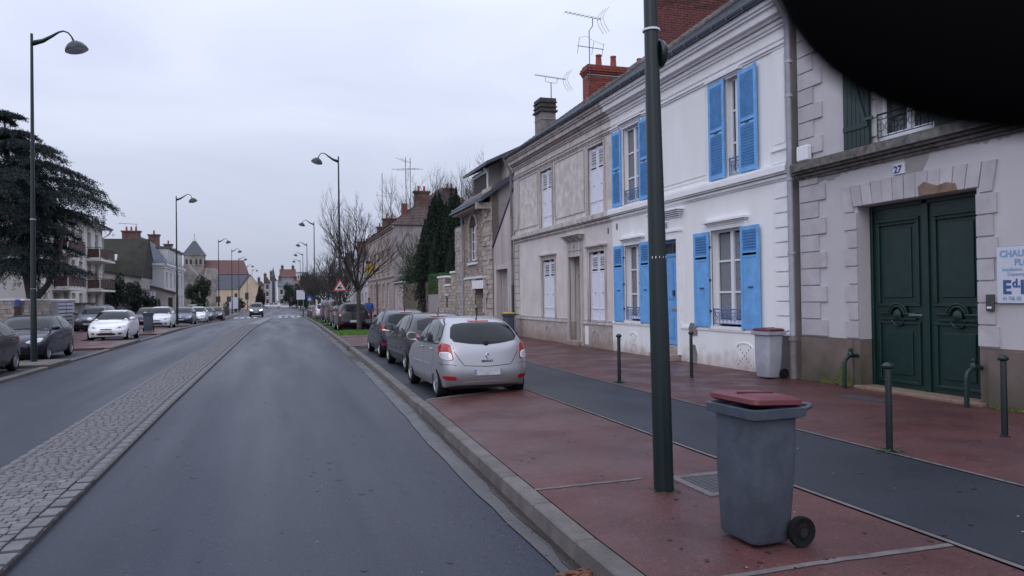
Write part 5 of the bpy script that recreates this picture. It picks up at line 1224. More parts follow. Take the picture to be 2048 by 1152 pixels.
build_car('pale van standing beyond the bronze leisure van', at(4.3, 62.2, .06), 0, 'van', 4.2, 1.8, 1.84, 'p_mid', .31, 5, 'van', group=G1, levels=2)
build_car('small silver-blue hatchback, farther along the right kerb', at(3.95, 68.6, .06), 0, 'city', 3.8, 1.68, 1.50, 'p_silver', .29, 7, 'meg', group=G1, levels=2)
build_car('dark hatchback far along the right kerb beyond the small silver one', at(4.2, 76.5, .06), 0, 'hatch', 4.1, 1.74, 1.48, 'p_dark', .30, 7, 'meg', group=G1, levels=2)
build_car('dark red hatchback, last but one on the right kerb', at(4.3, 86, .06), 0, 'hatch', 4.0, 1.72, 1.48, 'p_red', .30, 7, 'meg', group=G1, levels=2)
build_car('black hatchback, farthest car on the right kerb', at(4.4, 95, .06), 0, 'hatch', 4.0, 1.72, 1.48, 'p_black', .30, 7, 'meg', group=G1, levels=2)
PI = math.pi
L_ = lambda lab, x, y, sh, Ln, W, H, pm, wr=.30, sp=7, fr='a', lv=2, rz=0, gr=G2, em=True: build_car(lab, at(x, y, .05), PI+R(rz), sh, Ln, W, H, pm, wr, sp, 'meg', fr, levels=lv, group=gr, emblem=em)
L_('black car cut off by the left edge of the photo, front wheel showing', -7.72, 26.45-2.0, 'hatch', 4.2, 1.76, 1.48, 'p_black', .31, 9, lv=3)
L_('dark blue hatchback behind the nearest left lamp post, facing us', -7.82, 30.62, 'hatch', 4.21, 1.78, 1.47, 'p_navy', .31, 9, 'meg', 3)
L_('white hatchback facing us beside the first grey bin on the left', -7.60, 42.7, 'hatch', 3.97, 1.74, 1.47, 'p_white', .31, 5, lv=3)
L_('grey estate car parked behind the front white hatchback, near the apartments', -11.0, 55.5, 'van', 4.3, 1.8, 1.66, 'p_mid', gr=None)
L_('dark blue car half hidden between the two white hatchbacks', -9.9, 68.0, 'hatch', 4.1, 1.74, 1.5, 'p_navy', gr=None)
L_('small white car facing us by the lamp post, second white one on the left', -7.72, 58.6, 'city', 3.7, 1.65, 1.52, 'p_white', .29)
L_('blue-grey hatchback facing us just past the second lamp post on the left', -7.35, 68.6, 'hatch', 4.2, 1.75, 1.48, 'p_mid')
L_('white small car squeezed between two grey ones on the left kerb', -6.95, 75.2, 'city', 3.9, 1.7, 1.5, 'p_white')
L_('grey hatchback facing us behind the third white car', -6.95, 83.5, 'hatch', 4.2, 1.76, 1.48, 'p_mid')
L_('farthest dark hatchback facing us before the rust-red railing', -6.45, 89.5, 'hatch', 4.2, 1.76, 1.5, 'p_dark')
vn = L_('small pale van driving towards us with headlights on', -2.7, 108.5, 'van', 4.2, 1.75, 1.85, 'p_mid', gr=None)
L_('pale silver car parked behind the rust-red railing', -11.5, 104, 'hatch', 4.2, 1.75, 1.46, 'p_white', gr=None)
L_('dark grey car parked behind the green bush at the church square', -13.5, 98, 'hatch', 4.2, 1.75, 1.5, 'p_dark', gr=None)
o = build_car('white saloon crossing at the far roundabout, seen side-on', (1.0, 205, -.35), R(90), 'hatch', 4.6, 1.75, 1.42, 'p_white', .31, 7, 'meg', levels=2)
MT['lit'] = mat('lit_headlamp', (.8, .8, .75), .3, 0)
MT['lit'].node_tree.nodes['Principled BSDF'].inputs['Emission Color'].default_value = (1, .97, .88, 1); MT['lit'].node_tree.nodes['Principled BSDF'].inputs['Emission Strength'].default_value = 3
for c_ in vn.children:
    if c_.name.startswith('headlight'): c_.data.materials.clear(); c_.data.materials.append(MT['lit'])
# ================================================================ FARTHER RIGHT SIDE
def block_run(fr, me, par, u0, u1, z0, z1, bh, bw, d0=-.02, dp=.03, holes=(), limit=300, seed=1, name='stone_block', g=.014, rowoff=True):
    """courses of separate stones; the nearest as parts, the others joined"""
    r = random.Random(seed); L = []
    rows = max(1, int(round((z1-z0)/bh))); bh = (z1-z0)/rows
    for k in range(rows):
        z = z0+k*bh; u = u0 - (r.uniform(0, bw) if rowoff else 0)
        while u < u1-.03:
            w = bw*r.uniform(.65, 1.35); a, b = max(u, u0), min(u+w, u1); u += w
            if b-a < .08: continue
            if any(h[0] < (a+b)/2 < h[1] and h[2] < z+bh/2 < h[3] for h in holes): continue
            L.append((a, b, z, z+bh, dp*r.uniform(.5, 1.3)))
    L.sort(key=lambda t: t[0]); sm = MB()
    for i, (a, b, c, d, p) in enumerate(L):
        if i < limit: blk(fr, me, name, a+g/2, b-g/2, c+g/2, d-g/2, d0, p, par)
        else: fr.bx(sm, a+g/2, b-g/2, c+g/2, d-g/2, d0, p)
    if sm.v: tag(sm.build(name+'s', me.materials[0], par), kind='stuff')
# ---- lean-to garage between cream house and stone house
lt = thing('garage_building', 'narrow stained lean-to garage with sloping top and white door', 'garage')
F2 = Fr((10.1, 0, 0), (0, 1, 0), (-1, 0, 0))
mb = MB(); P = [(31.85, .1), (32.85, .1), (32.85, 3.18), (34.75, 3.18), (34.75, .1), (35.25, .1), (35.25, 4.25), (31.85, 6.65)]
for q in ([(31.85, .1), (32.85, .1), (32.85, 3.18), (31.85, 3.18)], [(34.75, .1), (35.25, .1), (35.25, 3.18), (34.75, 3.18)], [(31.85, 3.18), (35.25, 3.18), (35.25, 4.25), (31.85, 6.65)]):
    F2.poly(mb, q, -.25, 0)
mb.build('wall', 'garagewall', lt)
mb = MB(); F2.poly(mb, [(31.8, 6.68), (31.8, 6.76), (35.3, 4.36), (35.3, 4.28)], -4.5, .05); mb.build('sloping_roof', 'slate', lt)
mb = MB(); F2.bx(mb, 32.6, 32.85, .1, 3.18, 0, .03); F2.bx(mb, 34.75, 35.0, .1, 3.18, 0, .03); F2.bx(mb, 32.6, 35.0, 3.18, 3.42, 0, .03); mb.build('door_surround', 'creamtrim', lt)
F2.box('recess', 'garagewall', lt, 34.55, 34.75, .12, 3.17, -.75, -.26)
F2.box('recess', 'garagewall', lt, 32.85, 32.9, .12, 3.17, -.75, -.26)
gd = F2.box('door', 'shutwhite', lt, 32.9, 34.55, .12, 3.17, -.70, -.65)
for k in range(5): F2.box('door_board', 'shutwhite', gd, 32.92+k*.325, 32.92+(k+1)*.325-.02, .14, 3.15, -.65, -.635)
F2.box('door_handle', 'castiron', gd, 33.7, 33.76, 1.2, 1.5, -.635, -.60)
MB().box(10.4, 14.5, 31.9, 35.2, .1, 4.0).build('back_wall', 'render_cold', lt)
# ---- stone house
sh = thing('stone_house', 'stone house with arched window, dormer and dark overhanging eaves', 'house')
ho = [(38.4, 39.8, 3.75, 5.75), (36.6, 38.9, .12, 2.75)]
wall(FR, 'facade', 'rockface', sh, 36.9, 41.2, 2.95, 7.3, [ho[0]], .3)
F4 = FR
# rock-faced facing, irregular stones as real relief
r4 = random.Random(21); mb = MB(); 
for k in range(340):
    u, z = r4.uniform(36.9, 41.0), r4.uniform(3.0, 6.9); 
    if 38.1 < u < 40.1 and 3.6 < z < 6.3: continue
    w, h = r4.uniform(.12, .3), r4.uniform(.06, .14); t = r4.uniform(-.5, .5); n = 6
    q = [(u+w*math.cos(a)*r4.uniform(.8, 1.1), z+h*math.sin(a)*r4.uniform(.8, 1.1)+t*w*math.cos(a)*.4) for a in np.linspace(0, 2*math.pi, n+1)[:-1]]
    cpt = FR.p(u, z, r4.uniform(.03, .07)); mb.add([FR.p(a, b, .0) for a, b in q]+[cpt], [(i, (i+1) % n, n) for i in range(n)])
tag(mb.build('rock_facing', 'rockface', sh), kind='stuff')
for k in range(13):   # arch stones
    a0 = math.pi*k/12.9; a1_ = math.pi*(k+.93)/12.9
    FR.poly(MB(), [(39.1+.78*math.cos(a0), 5.55+.78*math.sin(a0)*.9), (39.1+1.05*math.cos(a0), 5.55+1.05*math.sin(a0)*.9), (39.1+1.05*math.cos(a1_), 5.55+1.05*math.sin(a1_)*.9), (39.1+.78*math.cos(a1_), 5.55+.78*math.sin(a1_)*.9)], -.01, .07).build('arch_stone', 'stone', sh)
mb = MB()
for k in range(8):
    a0 = math.pi*k/8; a1_ = math.pi*(k+1)/8
    FR.poly(mb, [(39.1+.70*math.cos(a0), 5.6+.55*math.sin(a0)), (39.1+.70*math.cos(a0), 6.2), (39.1+.70*math.cos(a1_), 6.2), (39.1+.70*math.cos(a1_), 5.6+.55*math.sin(a1_))], -.01, .02)
FR.poly(MB(), [(38.4, 5.72)]+[(39.1+.7*math.cos(a), 5.72+.5*math.sin(a)) for a in np.linspace(math.pi, 0, 10)]+[(39.8, 5.72)], .002, .012).build('painted_arch_shade', 'beam', sh)  # dark panel laid on the wall as painted shade in the arch head
for (a, b) in ((38.15, 38.39), (39.81, 40.05)):
    for k in range(7): blk(FR, STN, 'stone_block', a, b, 3.8+k*.27, 4.05+k*.27, -.02, .08, sh)
window(FR, sh, 38.45, 39.75, 3.85, 5.9, -.12, True, 4); FR.box('window_sill', 'pvc', sh, 38.2, 40.1, 3.62, 3.75, -.1, .12)
block_run(FR, STN, sh, 35.3, 36.9, .12, 7.3, .24, .42, -.02, .12, seed=3, limit=140)
FR.box('pier_core', 'stonejoint', sh, 35.3, 36.9, .1, 7.3, -.3, .03)
FR.box('string_course', 'pvc', sh, 36.3, 41.2, 2.86, 2.98, -.02, .10)
wall(FR, 'base_wall', 'stonejoint', sh, 36.2, 41.2, .1, 2.86, [ho[1]], .9)
block_run(FR, STN, sh, 36.92, 41.2, .12, 2.84, .2, .42, -.02, .05, holes=((36.6, 38.9, .1, 2.75),), seed=5, limit=150)
FR.box('lintel', 'trimwhite', sh, 36.6, 39.2, 2.32, 2.75, -.05, .10)
FR.box('garage_door', 'beam', sh, 36.7, 38.85, .12, 2.35, -.95, -.88)
block_run(Fr((10.1, 38.9, 0), (1, 0, 0), (0, -1, 0)), STN, sh, .05, .86, .12, 2.3, .2, .35, -.02, .02, seed=8, limit=40)
pipe(sh, [(9.4, 41.15, 6.75), (9.7, 41.15, 6.5), (9.95, 41.15, 6.3), (9.95, 41.15, .2)], .05, 'pipe', [(9.95, 41.15, 3), (9.95, 41.15, 5)])
pipe(sh, [(9.98, 36.35, 2.7), (9.98, 36.35, .2)], .045, 'pipe')
house_shell(sh, 'render_cold', 35.33, 41.2, 10.1, 19, 7.2)
# gable wall towards us and the two roof slopes
gable(sh, 'render_cold', 35.34, 10.1, 14.6, 19, 7.2, 10.4)
Yr0, Yr1 = 35.0, 41.6
def slope(x, base=6.55, x0=9.25): return base+(x-x0)*.68
mb = MB(); mb.prism([(9.45, Yr0, 6.5), (14.6, Yr0, 10.3), (20, Yr0, 6.6), (20, Yr0, 6.75), (14.6, Yr0, 10.5), (9.45, Yr0, 6.68)], [(9.45, Yr1, 6.5), (14.6, Yr1, 10.3), (20, Yr1, 6.6), (20, Yr1, 6.75), (14.6, Yr1, 10.5), (9.45, Yr1, 6.68)]); rf = mb.build('roof', 'slate', sh)
cb = MB(); n = 26
for k in range(n):
    a = 9.45+k*.193; cb.hexa([(a, Yr0, 6.70+(a-9.45)*.74), (a, Yr1, 6.70+(a-9.45)*.74), (a+.22, Yr1, 6.70+(a+.02-9.45)*.74+.13), (a+.22, Yr0, 6.70+(a+.02-9.45)*.74+.13), (a, Yr0, 6.73+(a-9.45)*.74), (a, Yr1, 6.73+(a-9.45)*.74), (a+.22, Yr1, 6.715+(a-9.45)*.74+.155), (a+.22, Yr0, 6.715+(a-9.45)*.74+.155)])
tag(cb.build('roof_courses', 'slate', rf), kind='stuff')
MB().box(9.5, 10.1, 35.35, 41.5, 6.42, 6.5).build('soffit', 'creamtrim', sh)
MB().tube([(9.40, Yr0, 6.55), (9.40, Yr1, 6.55)], .06, 8).build('gutter', 'lead', sh, smooth=True)
MB().box(9.3, 10.05, 35.28, 35.6, 6.2, 6.5).build('eaves_bracket', 'stone', sh)
# dormer with dark timber cheek
dm = MB(); dm.prism([(10.3, 36.6, 7.2), (10.3, 39.7, 7.2), (10.3, 39.7, 8.5), (10.3, 36.6, 8.5)], [(14.0, 36.6, 7.2), (14.0, 39.7, 7.2), (14.0, 39.7, 9.9), (14.0, 36.6, 9.9)])
dmo = dm.build('dormer', 'render_cold', sh)
MB().box(10.26, 10.30, 36.75, 39.55, 7.25, 8.2).build('roller_blind', 'beam', dmo); MB().box(10.2, 10.30, 36.6, 39.7, 8.22, 8.42).build('fascia', 'pvc', dmo)
MB().prism([(9.85, 35.4, 8.40), (9.85, 40.3, 8.40), (9.85, 40.3, 8.56), (9.85, 35.4, 8.56)], [(14.6, 35.4, 10.6), (14.6, 40.3, 10.6), (14.6, 40.3, 10.8), (14.6, 35.4, 10.8)]).build('dormer_roof', 'slate', dmo)
MB().prism([(10.9, 35.45, 7.6), (14.6, 35.45, 7.6), (14.6, 35.45, 10.58), (10.9, 35.45, 8.87)], [(10.9, 36.58, 7.6), (14.6, 36.58, 7.6), (14.6, 36.58, 10.58), (10.9, 36.58, 8.87)]).build('dormer_cheek', 'render_cold', dmo)
pipe(dmo, [(10.0, 36.5, 8.4), (10.2, 36.5, 8.2), (10.2, 36.5, 7.3)], .045, 'shutwhite')
# side annexe in stone
wall(FR, 'annexe_wall', 'stonejoint', sh, 41.2, 43.4, .1, 6.0, (), .2); block_run(FR, STN, sh, 41.25, 43.4, .12, 5.9, .22, .4, -.02, .04, seed=12, limit=120)
# ---- stepped stone garden wall
gw = thing('stone_garden_wall', 'stepped pale stone block wall with white capping before the cypresses', 'wall')
for i, (a, b, t) in enumerate(((43.45, 44.6, 3.45), (44.6, 46.2, 2.7), (46.2, 48.4, 3.25))):
    FR.box('wall_core', 'stonejoint', gw, a, b, .1, t-.12, -.35, .01); FR.box('capping', 'trimwhite', gw, a-.05 if i != 1 else a+.06, b+.05 if i != 1 else b-.06, t-.12, t, -.42, .10, .01)
    block_run(FR, STN, gw, a, b, .12, t-.14, .19, .38, -.02, .045, seed=20+i, limit=90)
FR.box('letter_niche', 'castiron', gw, 45.5, 45.9, 1.3, 1.9, .0, .055); FR.box('niche_cap', 'trimwhite', gw, 45.3, 46.2, 2.0, 2.06, .0, .10)
sw = thing('rendered_garden_wall', 'plain rendered garden wall under the clipped hedge', 'wall')
FR.box('wall_panel', 'render_cold', sw, 48.45, 52.0, .1, 2.1, -.3, 0)
rw = thing('rubble_garden_wall', 'rough old rubble garden wall between hedge and stone mansion', 'wall')
FR.box('wall_core', 'stonejoint', rw, 52.05, 62.9, .1, 2.95, -.4, -.02)
block_run(FR, STN, rw, 52.1, 62.9, .12, 3.0, .17, .26, -.04, .05, seed=30, limit=290); 
for o_ in rw.children:
    if o_.type == 'MESH' and o_.name.startswith('stone_block'): 
        o_.data = o_.data if o_.name.startswith('stone_blocks') else bpy.data.meshes.get('rubble_unit') or (lambda m_: (m_.materials.clear(), m_.materials.append(MT['rubble']), setattr(m_, 'name', 'rubble_unit'), m_)[-1])(STN.copy())
    if o_.name.startswith('stone_blocks'): o_.data.materials.clear(); o_.data.materials.append(MT['rubble'])
gt = thing('garden_gatehouse', 'small rendered gateway with mossy tiled coping beside the rubble wall', 'gateway')
FR.box('gateway_wall', 'garagewall', gt, 63.0, 67.6, .1, 3.2, -.4, .02); FR.box('gate_door', 'green', gt, 62.95, 63.0, .12, 2.9, -.35, -.02)
FR.poly(MB(), [(62.9, 3.2), (67.7, 3.2), (67.7, 3.3), (62.9, 3.3)], -.6, .25).build('coping_board', 'trimwhite', gt); MB().prism([(9.8, 62.9, 3.3), (10.8, 62.9, 3.85), (10.8, 62.9, 3.3)], [(9.8, 67.7, 3.3), (10.8, 67.7, 3.85), (10.8, 67.7, 3.3)]).build('coping_tiles', 'moss', gt)
# ---- foliage helpers
def leaf_cloud(name, m, parent, n, fn, size, seed=0, aspect=2.5, droop=0.0):
    r = np.random.RandomState(seed); C = fn(r, n); n = len(C); a = r.normal(size=(n, 3)); a[:, 2] = a[:, 2]*.7-droop; a /= np.linalg.norm(a, axis=1)[:, None]
    b = np.cross(a, r.normal(size=(n, 3))); b /= np.linalg.norm(b, axis=1)[:, None]; s = size*r.uniform(.6, 1.4, n)[:, None]
    V = np.stack([C-a*s*aspect/2, C+b*s/2, C+a*s*aspect/2, C-b*s/2], 1).reshape(-1, 3)
    return np_mesh(name, V, np.arange(4*n).reshape(-1, 4), m, parent)
def conifer(label, x, y, h, rad, n, m='cypress', seed=1, group=None, name='cypress_tree', z0=0.1, clump=1.0):
    t = thing(name, label, 'tree', (x, y, z0), 0, group); r_ = np.random.RandomState(seed)
    MB().tube([(0, 0, 0), (0, 0, h*.8)], [.16, .03], 7).build('trunk', 'bark', t)
    # many upright plumes
    k = 130; ph = r_.uniform(.02, 1, k)**.8; pa = r_.uniform(0, 6.28, k)
    def fn(r, n):
        i = r.randint(0, k, n); hh = ph[i]*h*.86
        R_ = rad*np.clip(1.22-1.15*(ph[i])**2.4, .14, 1)*np.clip(.45+ph[i]*5, 0, 1)*.82
        c = np.stack([R_*np.cos(pa[i]), R_*np.sin(pa[i]), hh], 1)
        u = r.uniform(0, 1, n); pr_ = rad*.33*np.clip(1-u, .1, 1)*(1.1-ph[i]*.6)
        off = r.normal(size=(n, 3)); off /= np.linalg.norm(off, axis=1)[:, None]
        c += off*pr_[:, None]*np.array([1, 1, .5]); c[:, 2] += u*h*.17
        return c
    leaf_cloud('crown', m, t, n, fn, .055*clump, seed, 2.6, -.9)
    # inner mass so that the crown is not see-through
    mb = MB(); pr_ = [(.05, .05*h), (rad*.55, .12*h), (rad*.6, .35*h), (rad*.55, .55*h), (rad*.3, .75*h), (.03, .93*h)]; mb.lathe(pr_, (0, 0, 0), 10); mb.build('inner_crown', m, t)
    return t
conifer('dense dark cypress, left of the pair behind the garden wall', 11.15, 53.6, 9.2, 1.75, 60000, seed=1, group='cypresses by the garden wall')
conifer('dense dark cypress, right of the pair next to the stone house', 12.15, 52.6, 9.5, 1.7, 60000, seed=2, group='cypresses by the garden wall')
hd = thing('clipped_hedge', 'bright green clipped hedge on top of the rendered garden wall', 'hedge', (10.6, 50.4, 2.1))
MB().box(-.45, .45, -1.9, 1.9, 0, 1.3).build('inner_mass', 'hedge', hd)
leaf_cloud('leaves', 'hedge', hd, 9000, lambda r, n: (lambda P: P)(np.stack([r.uniform(-.55, .55, n), r.uniform(-2.0, 2.0, n), r.uniform(0, 1.42, n)], 1)), .05, 4, 1.6)
cl = thing('climbing_shrub', 'tangled brown-green climber spilling over the rubble wall', 'shrub', (10.7, 60.5, 2.6))
MB().tube([(0, 0, -2.4), (0, .1, .5)], .06, 6).build('stem', 'bark', cl)
leaf_cloud('leaves', 'bush', cl, 5200, lambda r, n: r.normal(size=(n, 3))*np.array([.5, 1.3, 1.0])+np.array([0, 0, .9]), .07, 5, 2)
leaf_cloud('leaves', 'hedge', cl, 1800, lambda r, n: r.normal(size=(n, 3))*np.array([.5, 1.0, .8])+np.array([0, .4, 1.6]), .07, 6, 2)
# ---- stone mansion with hipped tiled roof
def mansion(parent, m, y0, y1, zc, bays, m_side, x0=10.1, depth=11, roof='tile', pitch=4.4, floors=(( .9, 3.3), (4.3, 6.6)), trim='pinkstone', sh_=True, hipn=True):
    fr = Fr((x0, 0, 0), (0, 1, 0), (-1, 0, 0)); op = []
    for (a, b) in bays:
        for (c, d) in floors: op.append((a, b, c, d))
    wall(fr, 'facade', m, parent, y0, y1, .1, zc, op, .25)
    MB().add([(x0, y0, 0), (x0+depth, y0, 0), (x0+depth, y0, zc), (x0, y0, zc)], [(0, 1, 2, 3)]).add([(x0+depth, y0, 0), (x0+depth, y1, 0), (x0+depth, y1, zc), (x0+depth, y0, zc)], [(0, 1, 2, 3)]).add([(x0, y1, 0), (x0+depth, y1, 0), (x0+depth, y1, zc), (x0, y1, zc)], [(0, 1, 2, 3)]).build('side_wall', m_side, parent)
    moulding(fr, 'string_course', trim, parent, y0, y1, [(3.75, 3.85, .06), (3.85, 3.95, .12)]); moulding(fr, 'cornice', trim, parent, y0-.1, y1, [(zc-.55, zc-.45, .05), (zc-.25, zc-.1, .15), (zc-.1, zc, .30)])
    for (a, b, c, d) in op:
        if sh_ and c < 2:
            for (p, q) in ((a, (a+b)/2-.01), ((a+b)/2+.01, b)): shutter(fr, parent, p, q, c, d, 'shutwhite', -.12, groups=((.7, .95),), panel=(.02, .68), slat_h=.09)
        else: window(fr, parent, a, b, c, d, -.2, True, 3, glass='glassfar')
        mb = MB(); fr.bx(mb, a-.14, a, c, d, -.01, .05); fr.bx(mb, b, b+.14, c, d, -.01, .05); fr.bx(mb, a-.18, b+.18, d, d+.18, -.01, .08); fr.bx(mb, a-.18, b+.18, c-.12, c, -.01, .10); mb.build('window_surround', trim, parent)
    xr = x0+depth/2; h = zc+pitch; iy = depth/2*.8 if hipn else 0
    vs = [(x0-.35, y0-.2, zc), (x0+depth+.35, y0-.2, zc), (x0+depth+.35, y1+.1, zc), (x0-.35, y1+.1, zc), (xr, y0+iy, h), (xr, y1, h)]
    rf = MB().add(vs, [(0, 1, 4), (1, 2, 5, 4), (2, 3, 5), (3, 0, 4, 5), (3, 2, 1, 0)]).build('roof', roof, parent)
    cb = MB(); nn = int(pitch/.16)    # courses on the two visible slopes
    for k in range(nn):
        t0, t1 = k/nn, (k+1.06)/nn
        A = [Vector(vs[0]).lerp(Vector(vs[4]), t0), Vector(vs[1]).lerp(Vector(vs[4]), t0), Vector(vs[1]).lerp(Vector(vs[4]), min(1, t1)), Vector(vs[0]).lerp(Vector(vs[4]), min(1, t1))]
        o_ = Vector((0, -.03, .03)); cb.add([A[0]+o_*1.3, A[1]+o_*1.3, A[2]+o_*.4, A[3]+o_*.4, A[0]+o_*.1, A[1]+o_*.1], [(0, 1, 2, 3), (0, 4, 5, 1)])
        B_ = [Vector(vs[3]).lerp(Vector(vs[5]), t0), Vector(vs[0]).lerp(Vector(vs[4]), t0), Vector(vs[0]).lerp(Vector(vs[4]), min(1, t1)), Vector(vs[3]).lerp(Vector(vs[5]), min(1, t1))]
        o_ = Vector((-.03, 0, .03)); cb.add([B_[0]+o_*1.3, B_[1]+o_*1.3, B_[2]+o_*.4, B_[3]+o_*.4, B_[0]+o_*.1, B_[1]+o_*.1], [(0, 1, 2, 3), (0, 4, 5, 1)])
    tag(cb.build('roof_courses', roof, rf), kind='stuff'); return fr
def chim(parent, x, y, z0, z1, w=1.6, t=.6, m='brick', pots=2, cap=True, potm='pot', along='x'):
    a, b = (w/2, t/2) if along == 'x' else (t/2, w/2)
    c = MB().box(x-a, x+a, y-b, y+b, z0, z1).build('chimney', m, parent)
    mb = MB().box(x-a-.07, x+a+.07, y-b-.07, y+b+.07, z1, z1+.1).box(x-a-.12, x+a+.12, y-b-.12, y+b+.12, z1+.1, z1+.2); mb.build('chimney_cap', m, c)
    for k in range(pots):
        q = (-1+(2*k+1)/pots)*.8; MB().lathe([(.12, z1+.2), (.10, z1+.6), (.12, z1+.62), (.12, z1+.68)], (x+(a*q if along == 'x' else 0), y+(b*q if along == 'y' else 0), 0), 8).build('pot', potm, c)
    return c
ma = thing('stone_mansion', 'two-storey old pink stone house with hipped brown tile roof', 'house')
mansion(ma, 'pinkstone', 67.9, 88.5, 8.5, [(71.0, 72.3), (74.3, 75.6), (77.8, 79.0), (81.2, 82.4), (84.6, 85.8)], 'render_cold', pitch=4.2)
fr5 = FR
for k in range(26): FR.box('quoin_block', 'pinkstone', ma, 67.95, 68.9 if k % 2 else 68.7, .14+k*.3, .42+k*.3, -.02, .06)
FR.box('pilaster', 'pinkstone', ma, 76.2, 76.7, .1, 8.0, -.02, .05); FR.box('carriage_door', 'beam', ma, 79.4, 80.8, .12, 3.6, -.2, .01)
ml = MB(); # ashlar joints on the ground floor (dark recesses as thin real grooves edges)
for k in range(9):
    FR.bx(ml, 69.0, 88.4, .5+k*.36, .515+k*.36, .0, .012)
ml.build('joint_bands', 'stonejoint', ma)
chim(ma, 13.1, 70.2, 9.4, 11.75, 1.35, .6, 'brickfar', 2); chim(ma, 16.0, 71, 10, 12.2, 1.0, .6, 'brickfar', 2)
chim(ma, 12.6, 88.0, 9.5, 11.0, 1.5, .6, 'brickfar', 2, along='x')
c_ = MB().box(11.0, 11.5, 68.8, 69.2, 9.2, 10.6).build('vent_stack', 'brickdark', ma)
for (x, y, z, h, lab) in ((11.6, 70.0, 11.5, 3.6, 'tall thin aerial mast with crossed rods over the stone mansion roof, left of the chimney'), (11.9, 69.2, 12.0, 2.9, 'second aerial mast beside the mansion chimney')):
    t = thing('television_aerial', lab, 'aerial', (x, y, z), 0, 'rooftop aerials'); MB().tube([(0, 0, -1), (0, 0, h)], .03, 5).build('mast', 'steeldark', t)
    mb = MB().tube([(-.9, 0, h-.1), (.1, 0, h-.5)], .02, 4).tube([(-1.3, 0, h-1.2), (1.2, 0, h-1.0)], .02, 4)
    for q in range(5): mb.tube([(-1.2+q*.5, -.2, h-1.19+q*.04), (-1.2+q*.5, .2, h-1.19+q*.04)], .015, 4)
    mb.build('element', 'steeldark', t)
t = thing('television_aerial', 'lone needle-like aerial rising behind the bare tree', 'aerial', (11.0, 82, 9.5), 0, 'rooftop aerials'); MB().tube([(0, 0, 0), (0, 0, 6)], .035, 5).tube([(-.6, 0, 3.6), (.7, 0, 3.4)], .02, 4).tube([(-.5, 0, 1.2), (.8, 0, 1.2)], .02, 4).tube([(-.55, 0, 3.4), (-.55, 0, 3.9)], .02, 4).build('mast', 'steeldark', t)
# banner
t = thing('wall_banner', 'yellow and blue banner hanging on the stone mansion facade', 'banner', (0, 0, 0)); MB().tube([(10.0, 81.5, 5.6), (9.0, 81.5, 5.9)], .03, 5).build('bracket', 'castiron', t); MB().box(9.1, 9.9, 81.48, 81.52, 4.6, 5.6).build('banner_cloth', 'yellowflag', t); MB().box(9.1, 9.6, 81.7, 81.74, 5.1, 5.9).build('banner_cloth', 'enamelblue', t)
# ---- more houses down the street
far = [(88.6, 99, 7.4, 'farwall2', 'slate', 'pale house with slate mansard beyond the stone mansion', 'brickdark'),
       (99.1, 112, 6.9, 'farwall', 'slate', 'grey terraced house two doors beyond the stone mansion', 'brick'),
       (112.1, 127, 7.6, 'farwall2', 'tile', 'white terraced house with brown roof far down on the right', 'brickdark'),
       (127.1, 150, 7.0, 'pinkstone', 'slate', 'low stone house at the far right end of the street', 'brick')]
for (y0, y1, zc, m, rf, lab, cm_) in far:
    t = thing('terraced_house', lab, 'house'); n = int((y1-y0)/3); t.location = (dx(y0), 0, gz(y0))
    mansion(t, m, y0, y1, zc, [(y0+1+k*(y1-y0-1)/n, y0+2.1+k*(y1-y0-1)/n) for k in range(n)], 'render_cold', roof=rf, pitch=3.6, sh_=False, trim='creamtrim', floors=((.9, 2.9), (4.2, 6.1)))
    chim(t, 12.6, y1-.6, zc+1, zc+3.9, 1.5, .6, 'brickfar', 3)
# ---- bare trees
MAXL = 4
def bare_tree_mesh(seed, h=7.2, trunk=2.3, spread=1.0, dens=1.0, rt=.12):
    r = random.Random(seed); tb = MB(); cb = MB()
    tb.tube([(0, 0, -.05), (.02, 0, .25), (0.01, .02, trunk*.6), (0, 0, trunk+.1)], [rt*1.35, rt*1.05, rt*.95, rt*.9], 8)
    def grow(p, d, L, rad, lv):
        pts = [p]; n = 4; q = p; dd = d
        for i in range(n):
            dd = (dd+Vector((r.gauss(0, .10), r.gauss(0, .10), .06+.02*lv))).normalized(); q = q+dd*L/n; pts.append(q)
        cb.tube(pts, [rad*(1-.45*i/n) for i in range(n+1)], 5 if lv < 2 else 3, False)
        if lv >= MAXL: return
        k = int((5 if lv == 0 else 4)*dens+r.random())
        for j in range(k):
            t = r.uniform(.3, 1); i = min(n-1, int(t*n)); b = pts[i].lerp(pts[i+1], t*n-i)
            a = dd.orthogonal().normalized(); a.rotate(Matrix.Rotation(r.uniform(0, 6.28), 3, dd))
            nd = (dd*r.uniform(.7, 1.1)+a*r.uniform(.45, .85)*spread+Vector((0, 0, .1))).normalized()
            grow(b, nd, L*r.uniform(.45, .68), rad*.5, lv+1)
        grow(pts[-1], dd, L*.6, rad*.5, lv+1)
    m = 8
    for j in range(m):
        a = 2*math.pi*j/m+r.uniform(-.3, .3); up = r.uniform(.9, 2.2) if j % 2 else r.uniform(.55, 1.1)
        d = Vector((math.cos(a), math.sin(a), up)).normalized(); grow(Vector((0, 0, trunk+r.uniform(-.35, .1))), d, (h-trunk)*r.uniform(.42, .55), rt*.42, 0)
    grow(Vector((0, 0, trunk)), Vector((0, 0, 1)), (h-trunk)*.5, rt*.6, 0)
    return tb, cb
